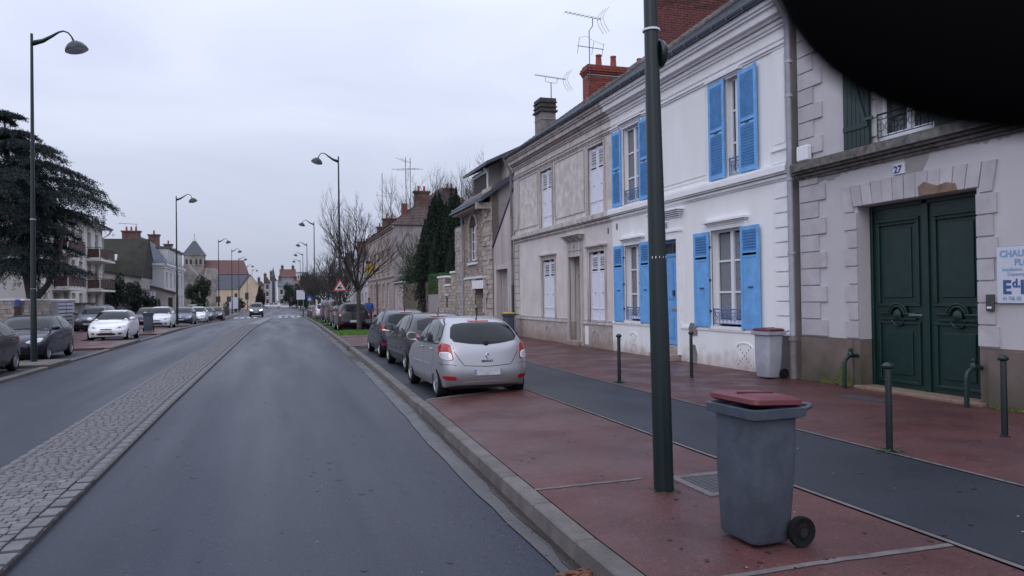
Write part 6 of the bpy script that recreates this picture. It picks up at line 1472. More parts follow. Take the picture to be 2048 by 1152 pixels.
def bare_tree(label, x, y, seed, h, scale=1, rt=.12, rz=0, group='bare street trees', trunk=2.3, dens=1.0, src=None):
    t = thing('bare_tree', label, 'tree', (x, y, .12+gz(y)), rz, group); t.scale = (scale, scale, scale)
    if src is None:
        a, b = bare_tree_mesh(seed, h, trunk, 1, dens, rt); a.build('trunk', 'bark', t, smooth=True); b.build('crown', 'twig', t)
    else:
        for ch_o in src.children: inst(ch_o.name.split('.')[0], ch_o.data, (0, 0, 0), parent=t)
    return t
tA = bare_tree('slim bare tree standing in the grass behind the black crossover', 4.12, 40.6, 5, 6.9, dens=.75)
MAXL = 3
tB = bare_tree('bare tree by the triangular warning sign', 3.95, 56.5, 9, 5.8, rz=1, dens=.8)
tD = thing('bare_tree', 'young bare tree tucked behind the second right-hand lamp post', 'tree', (3.9, 53, .1), 0, 'bare street trees'); tD.scale = (.85,)*3
a_, b_ = bare_tree_mesh(33, 6.0, 2.2, 1, .8, .11); a_.build('trunk', 'bark', tD, smooth=True); b_.build('crown', 'twig', tD)
k = 0
for (x, y, s, lab) in ((4.1, 49.3, .72, 'bare tree just beyond the black crossover'), (4.0, 63.5, .85, 'bare tree above the pale van on the right'), (4.1, 71.5, .85, 'bare tree near the small silver car'), (4.3, 85, .9, 'bare tree before the crossing on the right'), (4.4, 96, .95, 'bare tree at the crossing on the right'), (4.6, 107, 1.05, 'bare tree just past the crossing on the right'), (5.0, 119, 1.1, 'far bare tree near the end of the right-hand row'), (5.4, 132, 1.15, 'last bare tree of the right-hand row')):
    bare_tree(lab, x, y, 0, 0, s, rz=1.3+k*1.9, src=tD if k % 2 else tB); k += 1
MAXL = 4
tC = bare_tree('tall bare tree behind the cypresses, over the stone house roof', 16.5, 57, 14, 12.5, rt=.2, group='bare trees behind the roofs', trunk=3.5)
bare_tree('leafless tree reaching over the mansion garden wall', 12.0, 63.0, 0, 0, 1.25, rz=2, group='bare trees behind the roofs', src=tA)
bare_tree('leafless tree behind the mansion roof', 15.5, 74, 0, 0, 1.15, rz=4, group='bare trees behind the roofs', src=tC)
# ================================================================ LEFT SIDE
FL = Fr((-15.9, 0, 0), (0, 1, 0), (1, 0, 0)); FW = Fr((-12.9, 0, 0), (0, 1, 0), (1, 0, 0))
ap = thing('apartment_block', 'cream three-storey apartment block with brown-panelled balconies behind the cedar', 'building')
cols = [(60.8, 62.0, 'w'), (63.4, 65.1, 'd'), (66.3, 67.6, 'w'), (68.7, 69.8, 'w'), (71.0, 72.2, 'w'), (73.9, 75.4, 'd'), (76.9, 78.2, 'w')]
op = []
for (a, b, t) in cols:
    op += [(a, b, .9 if t == 'w' else .3, 2.65), (a, b, 3.9 if t == 'w' else 3.1, 5.35), (a, b, 6.6 if t == 'w' else 5.8, 8.1)]
wall(FL, 'facade', 'apart', ap, 59.6, 80.0, 0, 8.85, op, .22)
for (a, b, c, d) in op:
    o = FL.box('window', 'glassfar', ap, a, b, c, d, -.24, -.20); FL.box('frame', 'shutwhite', o, (a+b)/2-.05, (a+b)/2+.05, c, d, -.2, -.17)
    FL.box('roller_shutter', 'render_cold', o, a+.02, b-.02, d-(d-c)*(.35+.5*((a*7+c*3) % 1)), d-.01, -.195, -.165)
    FL.box('window_sill', 'trimwhite', ap, a-.06, b+.06, c-.08, c-.0, -.1, .06)
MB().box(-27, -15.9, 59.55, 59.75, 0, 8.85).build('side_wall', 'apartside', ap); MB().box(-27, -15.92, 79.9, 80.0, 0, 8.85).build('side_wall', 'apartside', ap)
mb = MB(); vs = [(-27.6, 59.0, 8.9), (-15.2, 59.0, 8.9), (-15.2, 80.6, 8.9), (-27.6, 80.6, 8.9), (-21.4, 64, 11.4), (-21.4, 75.5, 11.4)]
mb.add(vs, [(0, 1, 4), (1, 2, 5, 4), (2, 3, 5), (3, 0, 4, 5), (0, 3, 2, 1)]); mb.build('roof', 'tile', ap); MB().box(-27.65, -15.15, 58.95, 80.65, 8.76, 8.90).build('eaves_board', 'trimwhite', ap)
MB().tube([(-15.1, 59, 8.85), (-15.1, 80.6, 8.85)], .07, 6).build('gutter', 'lead', ap); pipe(ap, [(-15.1, 80.2, 8.8), (-15.4, 80.05, 8.3), (-15.82, 79.9, 8.0), (-15.82, 79.9, .2)], .06, 'pipe'); pipe(ap, [(-15.82, 59.8, 8.6), (-15.82, 59.8, .2)], .06, 'pipe')
for (a, b) in ((63.1, 68.2), (73.6, 79.6)):
    for z in (3.0, 5.7):
        s_ = FL.box('balcony_slab', 'apart', ap, a, b, z-.18, z, .0, 1.15); mb = MB()
        mb.tube([FL.p(a, z+1.0, 1.1), FL.p(b, z+1.0, 1.1)], .03, 5); mb.tube([FL.p(a, z+1.0, 0), FL.p(a, z+1.0, 1.1)], .03, 5); mb.tube([FL.p(b, z+1.0, 0), FL.p(b, z+1.0, 1.1)], .03, 5)
        for q in range(7): mb.tube([FL.p(a+(b-a)*q/6, z, 1.1), FL.p(a+(b-a)*q/6, z+1.0, 1.1)], .02, 4)
        rl = mb.build('balcony_rail', 'castiron', s_)
        for q in range(6): FL.box('balcony_panel', 'rust', s_, a+(b-a)*(q+.06)/6, a+(b-a)*(q+.94)/6, z+.12, z+.88, 1.07, 1.09)
        FL.box('balcony_panel', 'rust', s_, a-.01, a+.01, z+.12, z+.88, .1, 1.0)
lw = thing('front_garden_wall', 'stone block wall with pale coping along the left pavement', 'wall')
holes = ((44.3, 45.7, 0, 2.4),)
FW.box('wall_core', 'stonejoint', lw, 36, 44.3, .1, 2.02, -.3, -.01); FW.box('wall_core', 'stonejoint', lw, 45.7, 56.2, .1, 2.02, -.3, -.01)
block_run(FW, STN, lw, 40, 56.2, .14, 2.02, .2, .42, -.02, .04, holes=holes, limit=300, seed=41)
FW.box('coping', 'trimwhite', lw, 36, 44.25, 2.03, 2.12, -.36, .08, .01); FW.box('coping', 'trimwhite', lw, 45.75, 56.3, 2.03, 2.12, -.36, .08, .01)
FW.box('garden_door', 'rust', lw, 44.32, 45.68, .12, 1.75, -.15, -.1); FW.box('door_sign', 'roadblue', lw, 44.32, 45.68, 1.77, 2.1, -.15, -.09)
pb = thing('mailbox_bank', 'pale grey bank of apartment mailboxes set before the stone wall', 'mailboxes')
FW.box('mailbox_case', 'letterbox', pb, 50.8, 54.3, .55, 1.95, .05, .38)
for i in range(2):
    for j in range(6): FW.box('mailbox_door', 'letterbox', pb, 50.9+i*1.75, 52.5+i*1.75, .60+j*.225, .60+j*.225+.15, .38, .41)
FW.box('mailbox_gap_shade', 'castiron', pb, 50.95, 54.2, .56, 1.94, .379, .3815)  # thin dark sheet painting the shade in the gaps between the doors
for i, (y0, y1, lab) in enumerate(((57.4, 58.4, 'left'), (60.2, 61.6, 'right'))):
    t = thing('gate_pillar', f'{lab} dark stone pillar of the apartment entrance', 'pillar'); FW.box('pillar_shaft', 'render_grey', t, y0, y1, .1, 1.75, -.5, .1); FW.box('pillar_cap', 'cap_dark', t, y0-.08, y1+.08, 1.75, 1.87, -.58, .18)
fn = thing('iron_fence', 'thin dark iron fence in front of the apartment block', 'fence'); mb = MB()
for z in (.4, .9, 1.4): mb.tube([FW.p(61.7, z, -.2), FW.p(78, z, -.2)], .025, 4)
mb.build('fence_rail', 'castiron', fn)
for k in range(28): MB().tube([FW.p(61.8+k*.6, .1, -.2), FW.p(61.8+k*.6, 1.5, -.2)], .022, 4).build('fence_bar', 'castiron', fn)
t = thing('utility_box', 'small yellow utility box at the foot of the gate pillar', 'utility box', (-12.5, 56.9, .13)); MB().box(-.2, .2, -.2, .2, 0, .75).build('box_body', 'yellow', t, bevel=.02); MB().box(-.22, .22, -.22, .22, .76, .84).build('box_lid', 'yellow', t, bevel=.02)
# ---- cedar
def cedar(label, x, y, z0, h, seed):
    r = np.random.RandomState(seed); t = thing('cedar_tree', label, 'tree', (x, y, z0)); rr_ = random.Random(seed)
    tk = MB().tube([(0, 0, -.3), (.1, 0, 1.6), (-.3, 0, 4), (-.9, 0, 8), (-1.3, 0, h-1)], [.34, .27, .22, .14, .04], 9); tk.tube([(.1, 0, 1.9), (.9, -.3, 2.8), (1.5, -.4, 4.4), (1.9, -.4, 7)], [.2, .16, .12, .05], 8); tk.build('trunk', 'bark', t, smooth=True)
    lb = MB(); C = []; D = []
    nl = 96
    for k in range(nl):
        u = (k+.5)/nl; tier = math.floor(u*10)/10+.35*(u-math.floor(u*10)/10); z = 3.7+(h-3.9)*tier+rr_.uniform(-.12, .12); a = k*2.399+rr_.uniform(-.3, .3); Rl = (3.85*(1-u**5)*(1-.22*math.sin(u*9))+.5)*rr_.uniform(.76, 1.1)
        bx_ = -.75-.8*u; d = Vector((math.cos(a), math.sin(a), 0)); pts = []; n = 8
        for i in range(n+1):
            s_ = i/n; pts.append(Vector((bx_, 0, z))+d*Rl*s_+Vector((0, 0, .16*Rl*math.sin(s_*2.2)-.20*Rl*s_*s_)))
        lb.tube(pts, [.07*(1-.85*i/n)*(1.3-u) for i in range(n+1)], 5, False)
        side = Vector((-d.y, d.x, 0))
        for i in range(2, 30):   # flat sprays to both sides, drooping
            s_ = i/30; j = min(n-1, int(s_*n)); p = pts[j].lerp(pts[j+1], s_*n-j)
            for sg_ in (-1, 1):
                L = Rl*.42*(1-.55*s_)*rr_.uniform(.5, 1.25); dirv = (side*sg_*.8+d*rr_.uniform(.3, .9)+Vector((0, 0, rr_.uniform(-.30, .12)))).normalized(); m = max(3, int(L/.11))
                dr_ = rr_.uniform(.25, .95)
                for q in range(m):
                    w = q/m; c = p+dirv*L*w+Vector((0, 0, -dr_*L*w*w)); C.append(c[:]); D.append((dirv+Vector((0, 0, -dr_*2*w))).normalized()[:])
        for q in range(4): C.append((pts[-1]+d*.05*q)[:]); D.append(d[:])
    lb.build('limbs', 'bark', t, smooth=True)
    C = np.array(C); D = np.array(D); m = 6; C = np.repeat(C, m, 0)+r.normal(size=(len(C)*m, 3))*.05; D = np.repeat(D, m, 0); n = len(C)
    a = D*.55+r.normal(size=(n, 3))*.55; a[:, 2] -= .12; a /= np.linalg.norm(a, axis=1)[:, None]; b = np.cross(a, r.normal(size=(n, 3))); b /= np.linalg.norm(b, axis=1)[:, None]
    s1 = r.uniform(.08, .19, n)[:, None]; V = np.stack([C-b*.021, C+a*s1, C+b*.021], 1).reshape(-1, 3)
    np_mesh('crown', V, np.arange(3*n).reshape(-1, 3), 'cedar', t); return t
cedar('large dark cedar with layered drooping boughs at the left edge', -13.4, 49.0, .1, 13.4, 3)
# ---- bushes and trees
def bush(label, x, y, z0, rx, ry, rz_, n, m='bush', seed=1, name='evergreen_bush', cat='bush', size=.09, stems=True, group=None):
    t = thing(name, label, cat, (x, y, z0), 0, group); r_ = np.random.RandomState(seed); k = 34
    cc = r_.normal(size=(k, 3)); cc /= np.linalg.norm(cc, axis=1)[:, None]; cc *= r_.uniform(.35, .85, k)[:, None]; rad = r_.uniform(.18, .36, k)
    def fn(r, nn):
        i = r.randint(0, k, nn); o_ = r.normal(size=(nn, 3)); o_ /= np.linalg.norm(o_, axis=1)[:, None]; return (cc[i]+o_*rad[i][:, None]*r.uniform(.6, 1, nn)[:, None])*np.array([rx, ry, rz_])+np.array([0, 0, rz_])
    leaf_cloud('leaves' if cat != 'tree' else 'crown', m, t, n, fn, size, seed, 1.8)
    mb = MB()
    for q in range(5): mb.tube([(0, 0, -.3), ((q-2)*.1*rx, .1, rz_*.6), ((q-2)*.3*rx, 0, rz_*1.3)], [.07, .05, .02], 5)
    mb.build('stem' if cat != 'tree' else 'trunk', 'bark', t); return t
bush('dark evergreen bush right beside the apartment block', -15.2, 81.5, .1, 1.5, 1.5, 2.4, 7000, seed=1, group='evergreen bushes before the barn'); bush('widest dark evergreen bush under the barn wall', -14.0, 85.0, .1, 1.6, 1.5, 2.1, 7000, seed=2, group='evergreen bushes before the barn')
bush('low dark bush next to the lean-to with the tattoo sign', -13.0, 87, .1, 1.1, 1.1, 1.5, 4000, seed=3, group='evergreen bushes before the barn')
bush('big round dark evergreen tree in front of the church tower', -12.1, 130, .6-.35, 2.2, 2.2, 2.9, 9000, seed=4, name='evergreen_tree', cat='tree', size=.13)
bush('purple-leaved tree at the roundabout', -3.3, 160, -.3, 1.15, 1.2, 2.5, 5000, 'plum', 5, 'purple_tree', 'tree', .12); bush('low reddish shrub under the far terrace on the right', 4.6, 190, -.3, 2.4, 1.5, 1.6, 4000, 'plum', 6, 'red_shrub', 'shrub', .13)
bush('bright green low bush behind the left parked cars', -11.3, 120, -.3, 1.5, 1, .9, 3000, 'hedge', 7, 'green_bush', 'bush', .1)
bush('dark green bush at the far roundabout, left side', -7.5, 150, -.3, 2.2, 1.5, 1.4, 4000, 'bush', 8, 'green_bush', 'bush', .12); bush('dark conifer mass beyond the right-hand tree row', 6.0, 175, -.3, 3.0, 3, 4.2, 8000, 'bush', 9, 'dark_tree', 'tree', .16); bush('second dark conifer mass near the far terrace', 3.2, 215, -.3, 2.6, 3, 3.6, 6000, 'bush', 10, 'dark_tree', 'tree', .16)
# ---- barn
bn = thing('barn', 'old barn with steep mossy dark roof behind the bushes', 'building')
MB().prism([(-26, 88, 0), (-13.8, 88, 0), (-13.8, 88, 4.5), (-17.65, 88, 5.2), (-26, 88, 6.6)], [(-26, 98, 0), (-13.8, 98, 0), (-13.8, 98, 4.5), (-17.65, 98, 5.2), (-26, 98, 6.6)]).build('barn_wall', 'render_cold', bn)
MB().box(-17.5, -13.85, 87.93, 88.02, 2.0, 3.6).build('rubble_panel', 'rubble', bn)
rf = MB().add([(-26, 87.7, 6.5), (-17.65, 87.7, 5.15), (-13.7, 87.7, 4.45), (-13.7, 92.5, 8.9), (-26, 92.5, 8.9)], [(0, 1, 2, 3, 4)]).add([(-26, 92.5, 8.9), (-13.7, 92.5, 8.9), (-13.7, 98, 4.4), (-26, 98, 4.4)], [(0, 1, 2, 3)]).add([(-13.75, 87.7, 4.45), (-13.75, 98, 4.45), (-13.75, 92.5, 8.88)], [(0, 1, 2)]).build('roof', 'moss', bn)
cb = MB()
for k in range(44):
    x = -25.6+k*.275; zb = 4.45+max(0, (-13.7-x))*.178; cb.hexa([(x, 87.68, zb-.02), (x+.10, 87.68, zb-.02), (x+.10, 90.0, zb+(8.9-zb)*.47), (x, 90.0, zb+(8.9-zb)*.47), (x, 87.64, zb+.07), (x+.10, 87.64, zb+.07), (x+.10, 89.96, zb+.09+(8.9-zb)*.47), (x, 89.96, zb+.09+(8.9-zb)*.47)])
tag(cb.build('roof_ribs', 'moss', rf), kind='stuff'); MB().hexa([(-16.9, 88.1, 6.2), (-16.2, 88.1, 6.2), (-16.2, 88.7, 6.8), (-16.9, 88.7, 6.8), (-16.9, 88.0, 6.3), (-16.2, 88.0, 6.3), (-16.2, 88.6, 6.95), (-16.9, 88.6, 6.95)]).build('skylight', 'farwall2', rf)
MB().tube([(-15, 92.5, 8.8), (-15, 92.5, 10.6)], .04, 4).tube([(-16.8, 92.5, 10.6), (-15, 92.5, 10.55)], .03, 4).build('aerial', 'steeldark', bn)
# ---- house with dormers
h2 = thing('dormer_house', 'pale house with slate roof, dormers and brick chimneys past the barn', 'house'); F5 = Fr((-12.5, 0, 0), (0, 1, 0), (1, 0, 0)); F6 = Fr((0, 95, 0), (1, 0, 0), (0, -1, 0))
o5 = [(96.5+k*3.6, 97.7+k*3.6, 3.5, 5.3) for k in range(5)]+[(96.5+k*3.6, 97.7+k*3.6, .6, 2.6) for k in range(5)]
wall(F5, 'facade', 'farwall2', h2, 95, 114, 0, 6.2, o5, .2); wall(F6, 'side_wall', 'farwall2', h2, -20, -12.5, 0, 6.2, [(-14.95, -14.0, 3.6, 5.4)], .2)
for q in o5: window(F5, h2, *q, -.18, True, 2, glass='glassfar')
window(F6, h2, -14.95, -14.0, 3.6, 5.4, -.15, True, 2); F6.box('window_guard', 'castiron', h2, -15.0, -13.9, 3.5, 3.9, .03, .06)
for fr_, a, b in ((F5, 94.9, 114), (F6, -20, -12.4)): moulding(fr_, 'cornice', 'trimwhite', h2, a, b, [(5.75, 5.9, .08), (5.95, 6.1, .18), (6.1, 6.25, .3)])
MB().add([(-20, 94.7, 6.25), (-12.2, 94.7, 6.25), (-12.2, 114, 6.25), (-20, 114, 6.25), (-14.2, 97.5, 8.9), (-18, 98.5, 8.9), (-18, 114, 8.9), (-14.2, 114, 8.9), (-16, 99, 9.9), (-16, 114, 9.9)], [(0, 1, 4, 5), (1, 2, 7, 4), (3, 0, 5, 6), (4, 7, 9, 8), (5, 4, 8), (6, 5, 8, 9), (0, 3, 2, 1), (2, 3, 6, 9, 7)]).build('roof', 'slate', h2)
F6.box('skylight', 'farwall2', h2, -15.4, -14.2, 7.2, 7.9, -1.7, -1.1)
for k in range(4):
    y = 97.6+k*4; d_ = MB().box(-14.4, -12.35, y, y+1.5, 6.3, 8.2).build('dormer', 'farwall2', h2); MB().box(-14.6, -12.1, y-.15, y+1.65, 8.2, 8.42).build('dormer_roof', 'slate', d_); MB().box(-12.36, -12.33, y+.2, y+1.3, 6.5, 8.0).build('pane', 'glassfar', d_)
chim(h2, -16.3, 97.3, 8.2, 10.0, 1.9, .7, 'brickfar', 3, along='x'); chim(h2, -14.4, 101, 8.5, 9.9, 1.2, .7, 'brickfar', 1); chim(h2, -14.2, 112, 8.2, 9.5, 1.0, .7, 'brickfar', 1)
l3 = thing('tattoo_shop', 'low lean-to building with sloping tile edge and vertical tattoo sign', 'shop'); F7 = Fr((0, 93.8, 0), (1, 0, 0), (0, -1, 0))
F7.poly(MB(), [(-14.9, 0), (-11.3, 0), (-11.3, 2.8), (-14.9, 3.9)], -1.1, 0).build('front_wall', 'farwall', l3); F7.poly(MB(), [(-15, 3.92), (-11.1, 2.75), (-11.1, 2.9), (-15, 4.1)], -1.1, .3).build('sloping_roof', 'tile', l3)
F7.box('doorway', 'beam', l3, -11.95, -11.5, .1, 2.3, .0, .02); F7.box('window', 'beam', l3, -13.0, -12.85, 1.2, 2.2, 0, .02)
tsn = thing('tattoo_sign', 'narrow white sign reading TATTOO downwards on the lean-to', 'sign'); F7.box('sign_board', 'enamelwhite', tsn, -13.75, -13.2, 1.0, 3.0, .35, .42)
for k, c_h in enumerate('TATTOO'): text(c_h, .34, 'blackplastic', tsn, textM(F7, -13.6, 2.66-k*.32, .425), 'lettering', .012)
lw2 = thing('low_boundary_wall', 'long low pale wall behind the farthest left parked cars', 'wall'); MB().box(-11.8, -11.5, 113, 135, -.3, 1.2).build('wall_panel', 'farwall', lw2); MB().box(-11.9, -11.4, 113, 135, 1.2, 1.32).build('wall_coping', 'trimwhite', lw2)
# ---- church
cu = thing('church', 'old stone church with square belfry, slate spire and long red roof', 'church'); cx, cy = -21.2, 218.5
tw = MB().box(cx-2.5, cx+2.5, cy-2.5, cy+2.5, -.4, 14.3).build('tower', 'churchstone', cu)
MB().prism([(cx-2.75, cy-2.75, 14.3), (cx+2.75, cy-2.75, 14.3), (cx+2.75, cy+2.75, 14.3), (cx-2.75, cy+2.75, 14.3)], [(cx-.35, cy-.35, 18.0), (cx+.35, cy-.35, 18.0), (cx+.35, cy+.35, 18.0), (cx-.35, cy+.35, 18.0)]).build('spire', 'slate', cu)
mb = MB(); mb.tube([(cx, cy, 18), (cx, cy, 20)], .05, 4).tube([(cx-.25, cy, 19.6), (cx+.25, cy, 19.6)], .05, 4).tube([(cx-.35, cy, 17.9), (cx-.35, cy, 18.7)], .04, 4).tube([(cx+.35, cy, 17.9), (cx+.35, cy, 18.7)], .04, 4); mb.build('finial', 'steeldark', cu)
for k in range(4):
    x = cx-1.9+k*1.05+(.15 if k > 1 else -.15)
    for fr_, nm in ((Fr((0, cy-2.5, 0), (1, 0, 0), (0, -1, 0)), 'a'),):
        fr_.poly(MB(), [(x, 11.6), (x+.55, 11.6), (x+.55, 12.7), (x+.42, 12.95), (x+.27, 13.03), (x+.13, 12.95), (x, 12.7)], .0, .03).build('louvre_window', 'beam', tw)
for k in range(4):
    y = cy-1.9+k*1.05; Fr((cx+2.5, 0, 0), (0, 1, 0), (1, 0, 0)).poly(MB(), [(y, 11.6), (y+.55, 11.6), (y+.55, 12.7), (y+.27, 13.03), (y, 12.7)], .0, .03).build('louvre_window', 'beam', tw)
MB().box(cx-2.65, cx+2.65, cy-2.65, cy+2.65, 11.2, 11.4).box(cx-2.7, cx+2.7, cy-2.7, cy+2.7, 14.0, 14.28).build('tower_band', 'churchstone', tw)
MB().box(-18.5, -8.0, 214, 226, -.4, 8.9).build('nave_wall', 'churchstone', cu)
MB().add([(-18.6, 213.5, 8.8), (-7.5, 213.5, 8.8), (-7.5, 226.5, 8.8), (-18.6, 226.5, 8.8), (-18.6, 220, 12.9), (-8.8, 220, 12.9)], [(0, 1, 5, 4), (1, 2, 5), (2, 3, 4, 5), (3, 0, 4), (0, 3, 2, 1)]).build('roof', 'redtile', cu)
MB().prism([(-24.5, 208, -.4), (-19.2, 208, -.4), (-19.2, 208, 8), (-21.8, 208, 11.3), (-24.5, 208, 8)], [(-24.5, 214, -.4), (-19.2, 214, -.4), (-19.2, 214, 8), (-21.8, 214, 11.3), (-24.5, 214, 8)]).build('chapel', 'churchstone', cu)
MB().prism([(-28, 205, -.4), (-24.6, 205, -.4), (-24.6, 205, 9), (-26, 205, 11.6), (-28, 205, 11.6)], [(-28, 214, -.4), (-24.6, 214, -.4), (-24.6, 214, 9), (-26, 214, 11.6), (-28, 214, 11.6)]).build('transept', 'slate', cu)
MB().prism([(-17.0, 196, -.4), (-13.6, 196, -.4), (-13.9, 196, 7.5), (-14.4, 196, 9.8), (-16.6, 196, 9.8), (-17.0, 196, 8.0)], [(-17.0, 203, -.4), (-13.6, 203, -.4), (-13.9, 203, 7.5), (-14.4, 203, 9.8), (-16.6, 203, 9.8), (-17.0, 203, 8.0)]).build('buttress', 'churchstone', cu)
oh = thing('ochre_annexe', 'cream gabled building with slate roof beside the red church roof', 'building'); F8 = Fr((0, 190, 0), (1, 0, 0), (0, -1, 0))
F8.poly(MB(), [(-13.7, -.4), (-8.4, -.4), (-8.4, 4.6), (-13.7, 4.6)], -8, -1.2).build('long_wall', 'ochre', oh); F8.poly(MB(), [(-8.5, -.4), (-3.9, -.4), (-3.9, 5.0), (-6.2, 7.9), (-8.5, 4.65)], -8, 0).build('gable_wall', 'ochre', oh)
MB().add([(-13.9, 191, 4.5), (-8.2, 191, 4.5), (-6.2, 193.5, 8.0), (-13.9, 193.5, 8.0)], [(0, 1, 2, 3)]).add([(-6.2, 189.7, 8.1), (-3.6, 189.7, 4.8), (-3.6, 198, 4.8), (-6.2, 198, 8.1)], [(0, 1, 2, 3)]).add([(-6.2, 189.7, 8.1), (-8.8, 189.7, 4.5), (-8.8, 198, 4.5), (-6.2, 198, 8.1)], [(0, 1, 2, 3)]).build('roof', 'slate', oh)
for (a, b, c, d) in ((-9.8, -9.2, 1.6, 3.5), (-7.4, -6.6, 2.0, 3.6)): (F8 if a > -8.5 else Fr((0, 191.2, 0), (1, 0, 0), (0, -1, 0))).box('window', 'glassfar', oh, a, b, c, d, -.03, .03)
# ---- far town
def simple_house(label, x0, x1, y, zc, zr, m, rf, axis='x', wins=3, floors=2, ch=1, depth=9, seed=1, name='far_house'):
    t = thing(name, label, 'house', (0, 0, -.35)); w = MB().box(x0, x1, y, y+depth, 0, zc).build('wall', m, t)
    if axis == 'x': MB().prism([(x0-.2, y-.3, zc), (x0-.2, y+depth+.3, zc), (x0-.2, y+depth/2, zr)], [(x1+.2, y-.3, zc), (x1+.2, y+depth+.3, zc), (x1+.2, y+depth/2, zr)]).build('roof', rf, t)
    else: MB().prism([(x0-.2, y-.3, zc), (x1+.2, y-.3, zc), ((x0+x1)/2, y-.3, zr)], [(x0-.2, y+depth, zc), (x1+.2, y+depth, zc), ((x0+x1)/2, y+depth, zr)]).build('roof', rf, t)
    for i in range(wins):
        for j in range(floors):
            a = x0+(x1-x0)*(i+.3)/wins; b = x0+(x1-x0)*(i+.7)/wins; c = .9+j*(zc-.4)/floors; MB().box(a, b, y-.04, y+.02, c, c+1.5).build('window', 'glassfar', t)
            MB().box(a-.15, b+.15, y-.08, y-.04, c-.15, c-.03).build('window_sill', 'trimwhite', t)
    for k in range(ch): chim(t, x0+(x1-x0)*(.15 if k == 0 else .85), y+depth/2, zc, zr+1.0, 1.0, .6, 'brickfar', 2)
    return t
simple_house('pale grey end house with slate roof at the far end of the road', .2, 4.4, 250, 6.4, 8.6, 'farwall', 'slate', 'x', 2, 2, 1)
simple_house('tall brown-roofed house rising over the far end of the road', 1.0, 6.4, 285, 10.3, 13.4, 'churchstone', 'redtile', 'x', 4, 3, 2)
simple_house('white block of flats high in the distance', 8.0, 12.5, 330, 13.6, 14.0, 'farwall2', 'slate', 'x', 4, 4, 0)
simple_house('narrow white house left of the far end house', -2.2, -.3, 262, 8.6, 10.6, 'farwall2', 'slate', 'y', 1, 3, 1)
simple_house('grey gabled house at the bend of the far street', -4.4, -2.3, 275, 8.0, 10.2, 'farwall', 'tile', 'y', 1, 3, 1)
simple_house('darkest little house at the left end of the far street', -6.9, -4.5, 290, 7.4, 9.2, 'churchstone', 'slate', 'y', 1, 2, 1)
simple_house('pale house with brown roof behind the roundabout trees', 4.7, 9.0, 240, 6.2, 8.2, 'farwall2', 'tile', 'x', 3, 2, 1)
simple_house('long low white shopfront building behind the right-hand trees', 9.5, 18, 230, 4.6, 6.4, 'farwall2', 'slate', 'x', 5, 1, 1)
tt = thing('turret', 'slim pointed slate turret over the far street', 'tower', (0, 0, -.35)); MB().lathe([(.5, 0), (.5, 9.5), (.65, 9.6), (.02, 13.0)], (-1.25, 258, 0), 8).build('spire', 'slate', tt)
t = thing('roundabout_wall', 'low white curb wall round the far roundabout', 'wall', (0, 0, -.35)); MB().box(-12, 6, 222, 222.4, 0, .55).build('wall_panel', 'trimwhite', t)
# ================================================================ STREET FURNITURE
def street_lamp(label, x, y, side, group, bands=(4.3, 2.2), lean=0, extra=False):
    t = thing('street_lamp', label, 'street lamp', (x, y, .12+gz(y)), 0, group); s = side
    MB().lathe([(.12, -.05), (.12, .02), (.090, .03), (.085, 1.6), (.083, 1.62), (.055, 5.2), (.048, 7.5), (.038, 9.95), (.001, 9.97)], (0, 0, 0), 18).build('pole', 'lamp', t, smooth=35)
    A = [(.02, 9.66), (.30, 9.76), (.55, 9.93), (.72, 10.06), (.85, 10.11), (.98, 10.07), (1.07, 9.96), (1.13, 9.82)]
    MB().tube([(s*a, 0, b) for a, b in A], [.085, .065, .045, .032, .026, .024, .024, .03], 8).build('arm', 'lamp', t, smooth=True)
    hd = MB().lathe([(.04, .24), (.10, .22), (.22, .14), (.30, .04), (.33, -.04), (.33, -.06)], (0, 0, 0), 20).build('lamp_head', 'lamp', t, smooth=40); hd.location = (s*1.20, 0, 9.60); hd.rotation_euler.y = s*R(-14)
    MB().lathe([(.325, -.05), (.28, -.09), (.15, -.13), (.001, -.14)], (0, 0, 0), 20).build('lens', 'lampglass', hd, smooth=60)
    for z in bands: MB().lathe([(.04, z), (.079, z), (.079, z+.018), (.04, z+.018)], (0, 0, 0), 14).build('band', 'pvc', t)
    t.rotation_euler.y = lean
    if extra:
        MB().lathe([(.001, 0), (.125, 0), (.135, .02), (.12, .06), (.001, .07)], (.06, .04, 3.95), 20, 'x').build('loudspeaker', 'lamp', t, smooth=40)
    return t
GL, GR = 'street lamps along the left kerb', 'street lamps along the right kerb'
street_lamp('thick dark green lamp post in the foreground, cutting across the blue-shuttered house', 3.28, 6.02, -1, GR, (4.14, 2.1), R(-.75), True)
for i, (y, lab) in enumerate(((44.0, 'dark street lamp arching left over the bare tree by the black crossover'), (79.5, 'second arched street lamp beyond the bare tree on the right'), (108.7, 'third arched street lamp down the right kerb'), (132.8, 'fourth arched street lamp down the right kerb'), (155.7, 'farthest arched street lamp on the right kerb'))):
    street_lamp(lab, [3.42, 3.65, 4.0, 4.2, 4.4][i], y, -1, GR)
for i, (x, y, lab) in enumerate(((-7.04, 25.96, 'tall green lamp post standing before the dark blue hatchback on the left'), (-7.4, 63.0, 'lamp post rising behind the small white car on the left'), (-7.2, 103.5, 'lamp post at the start of the rust-red railing'), (-6.7, 123.6, 'lamp post just past the rust-red railing'), (-6.8, 147.7, 'fifth lamp post down the left kerb'), (-6.5, 179, 'farthest lamp post but one on the left'), (-6.2, 205, 'farthest lamp post on the left'))):
    street_lamp(lab, x, y, 1, GL)
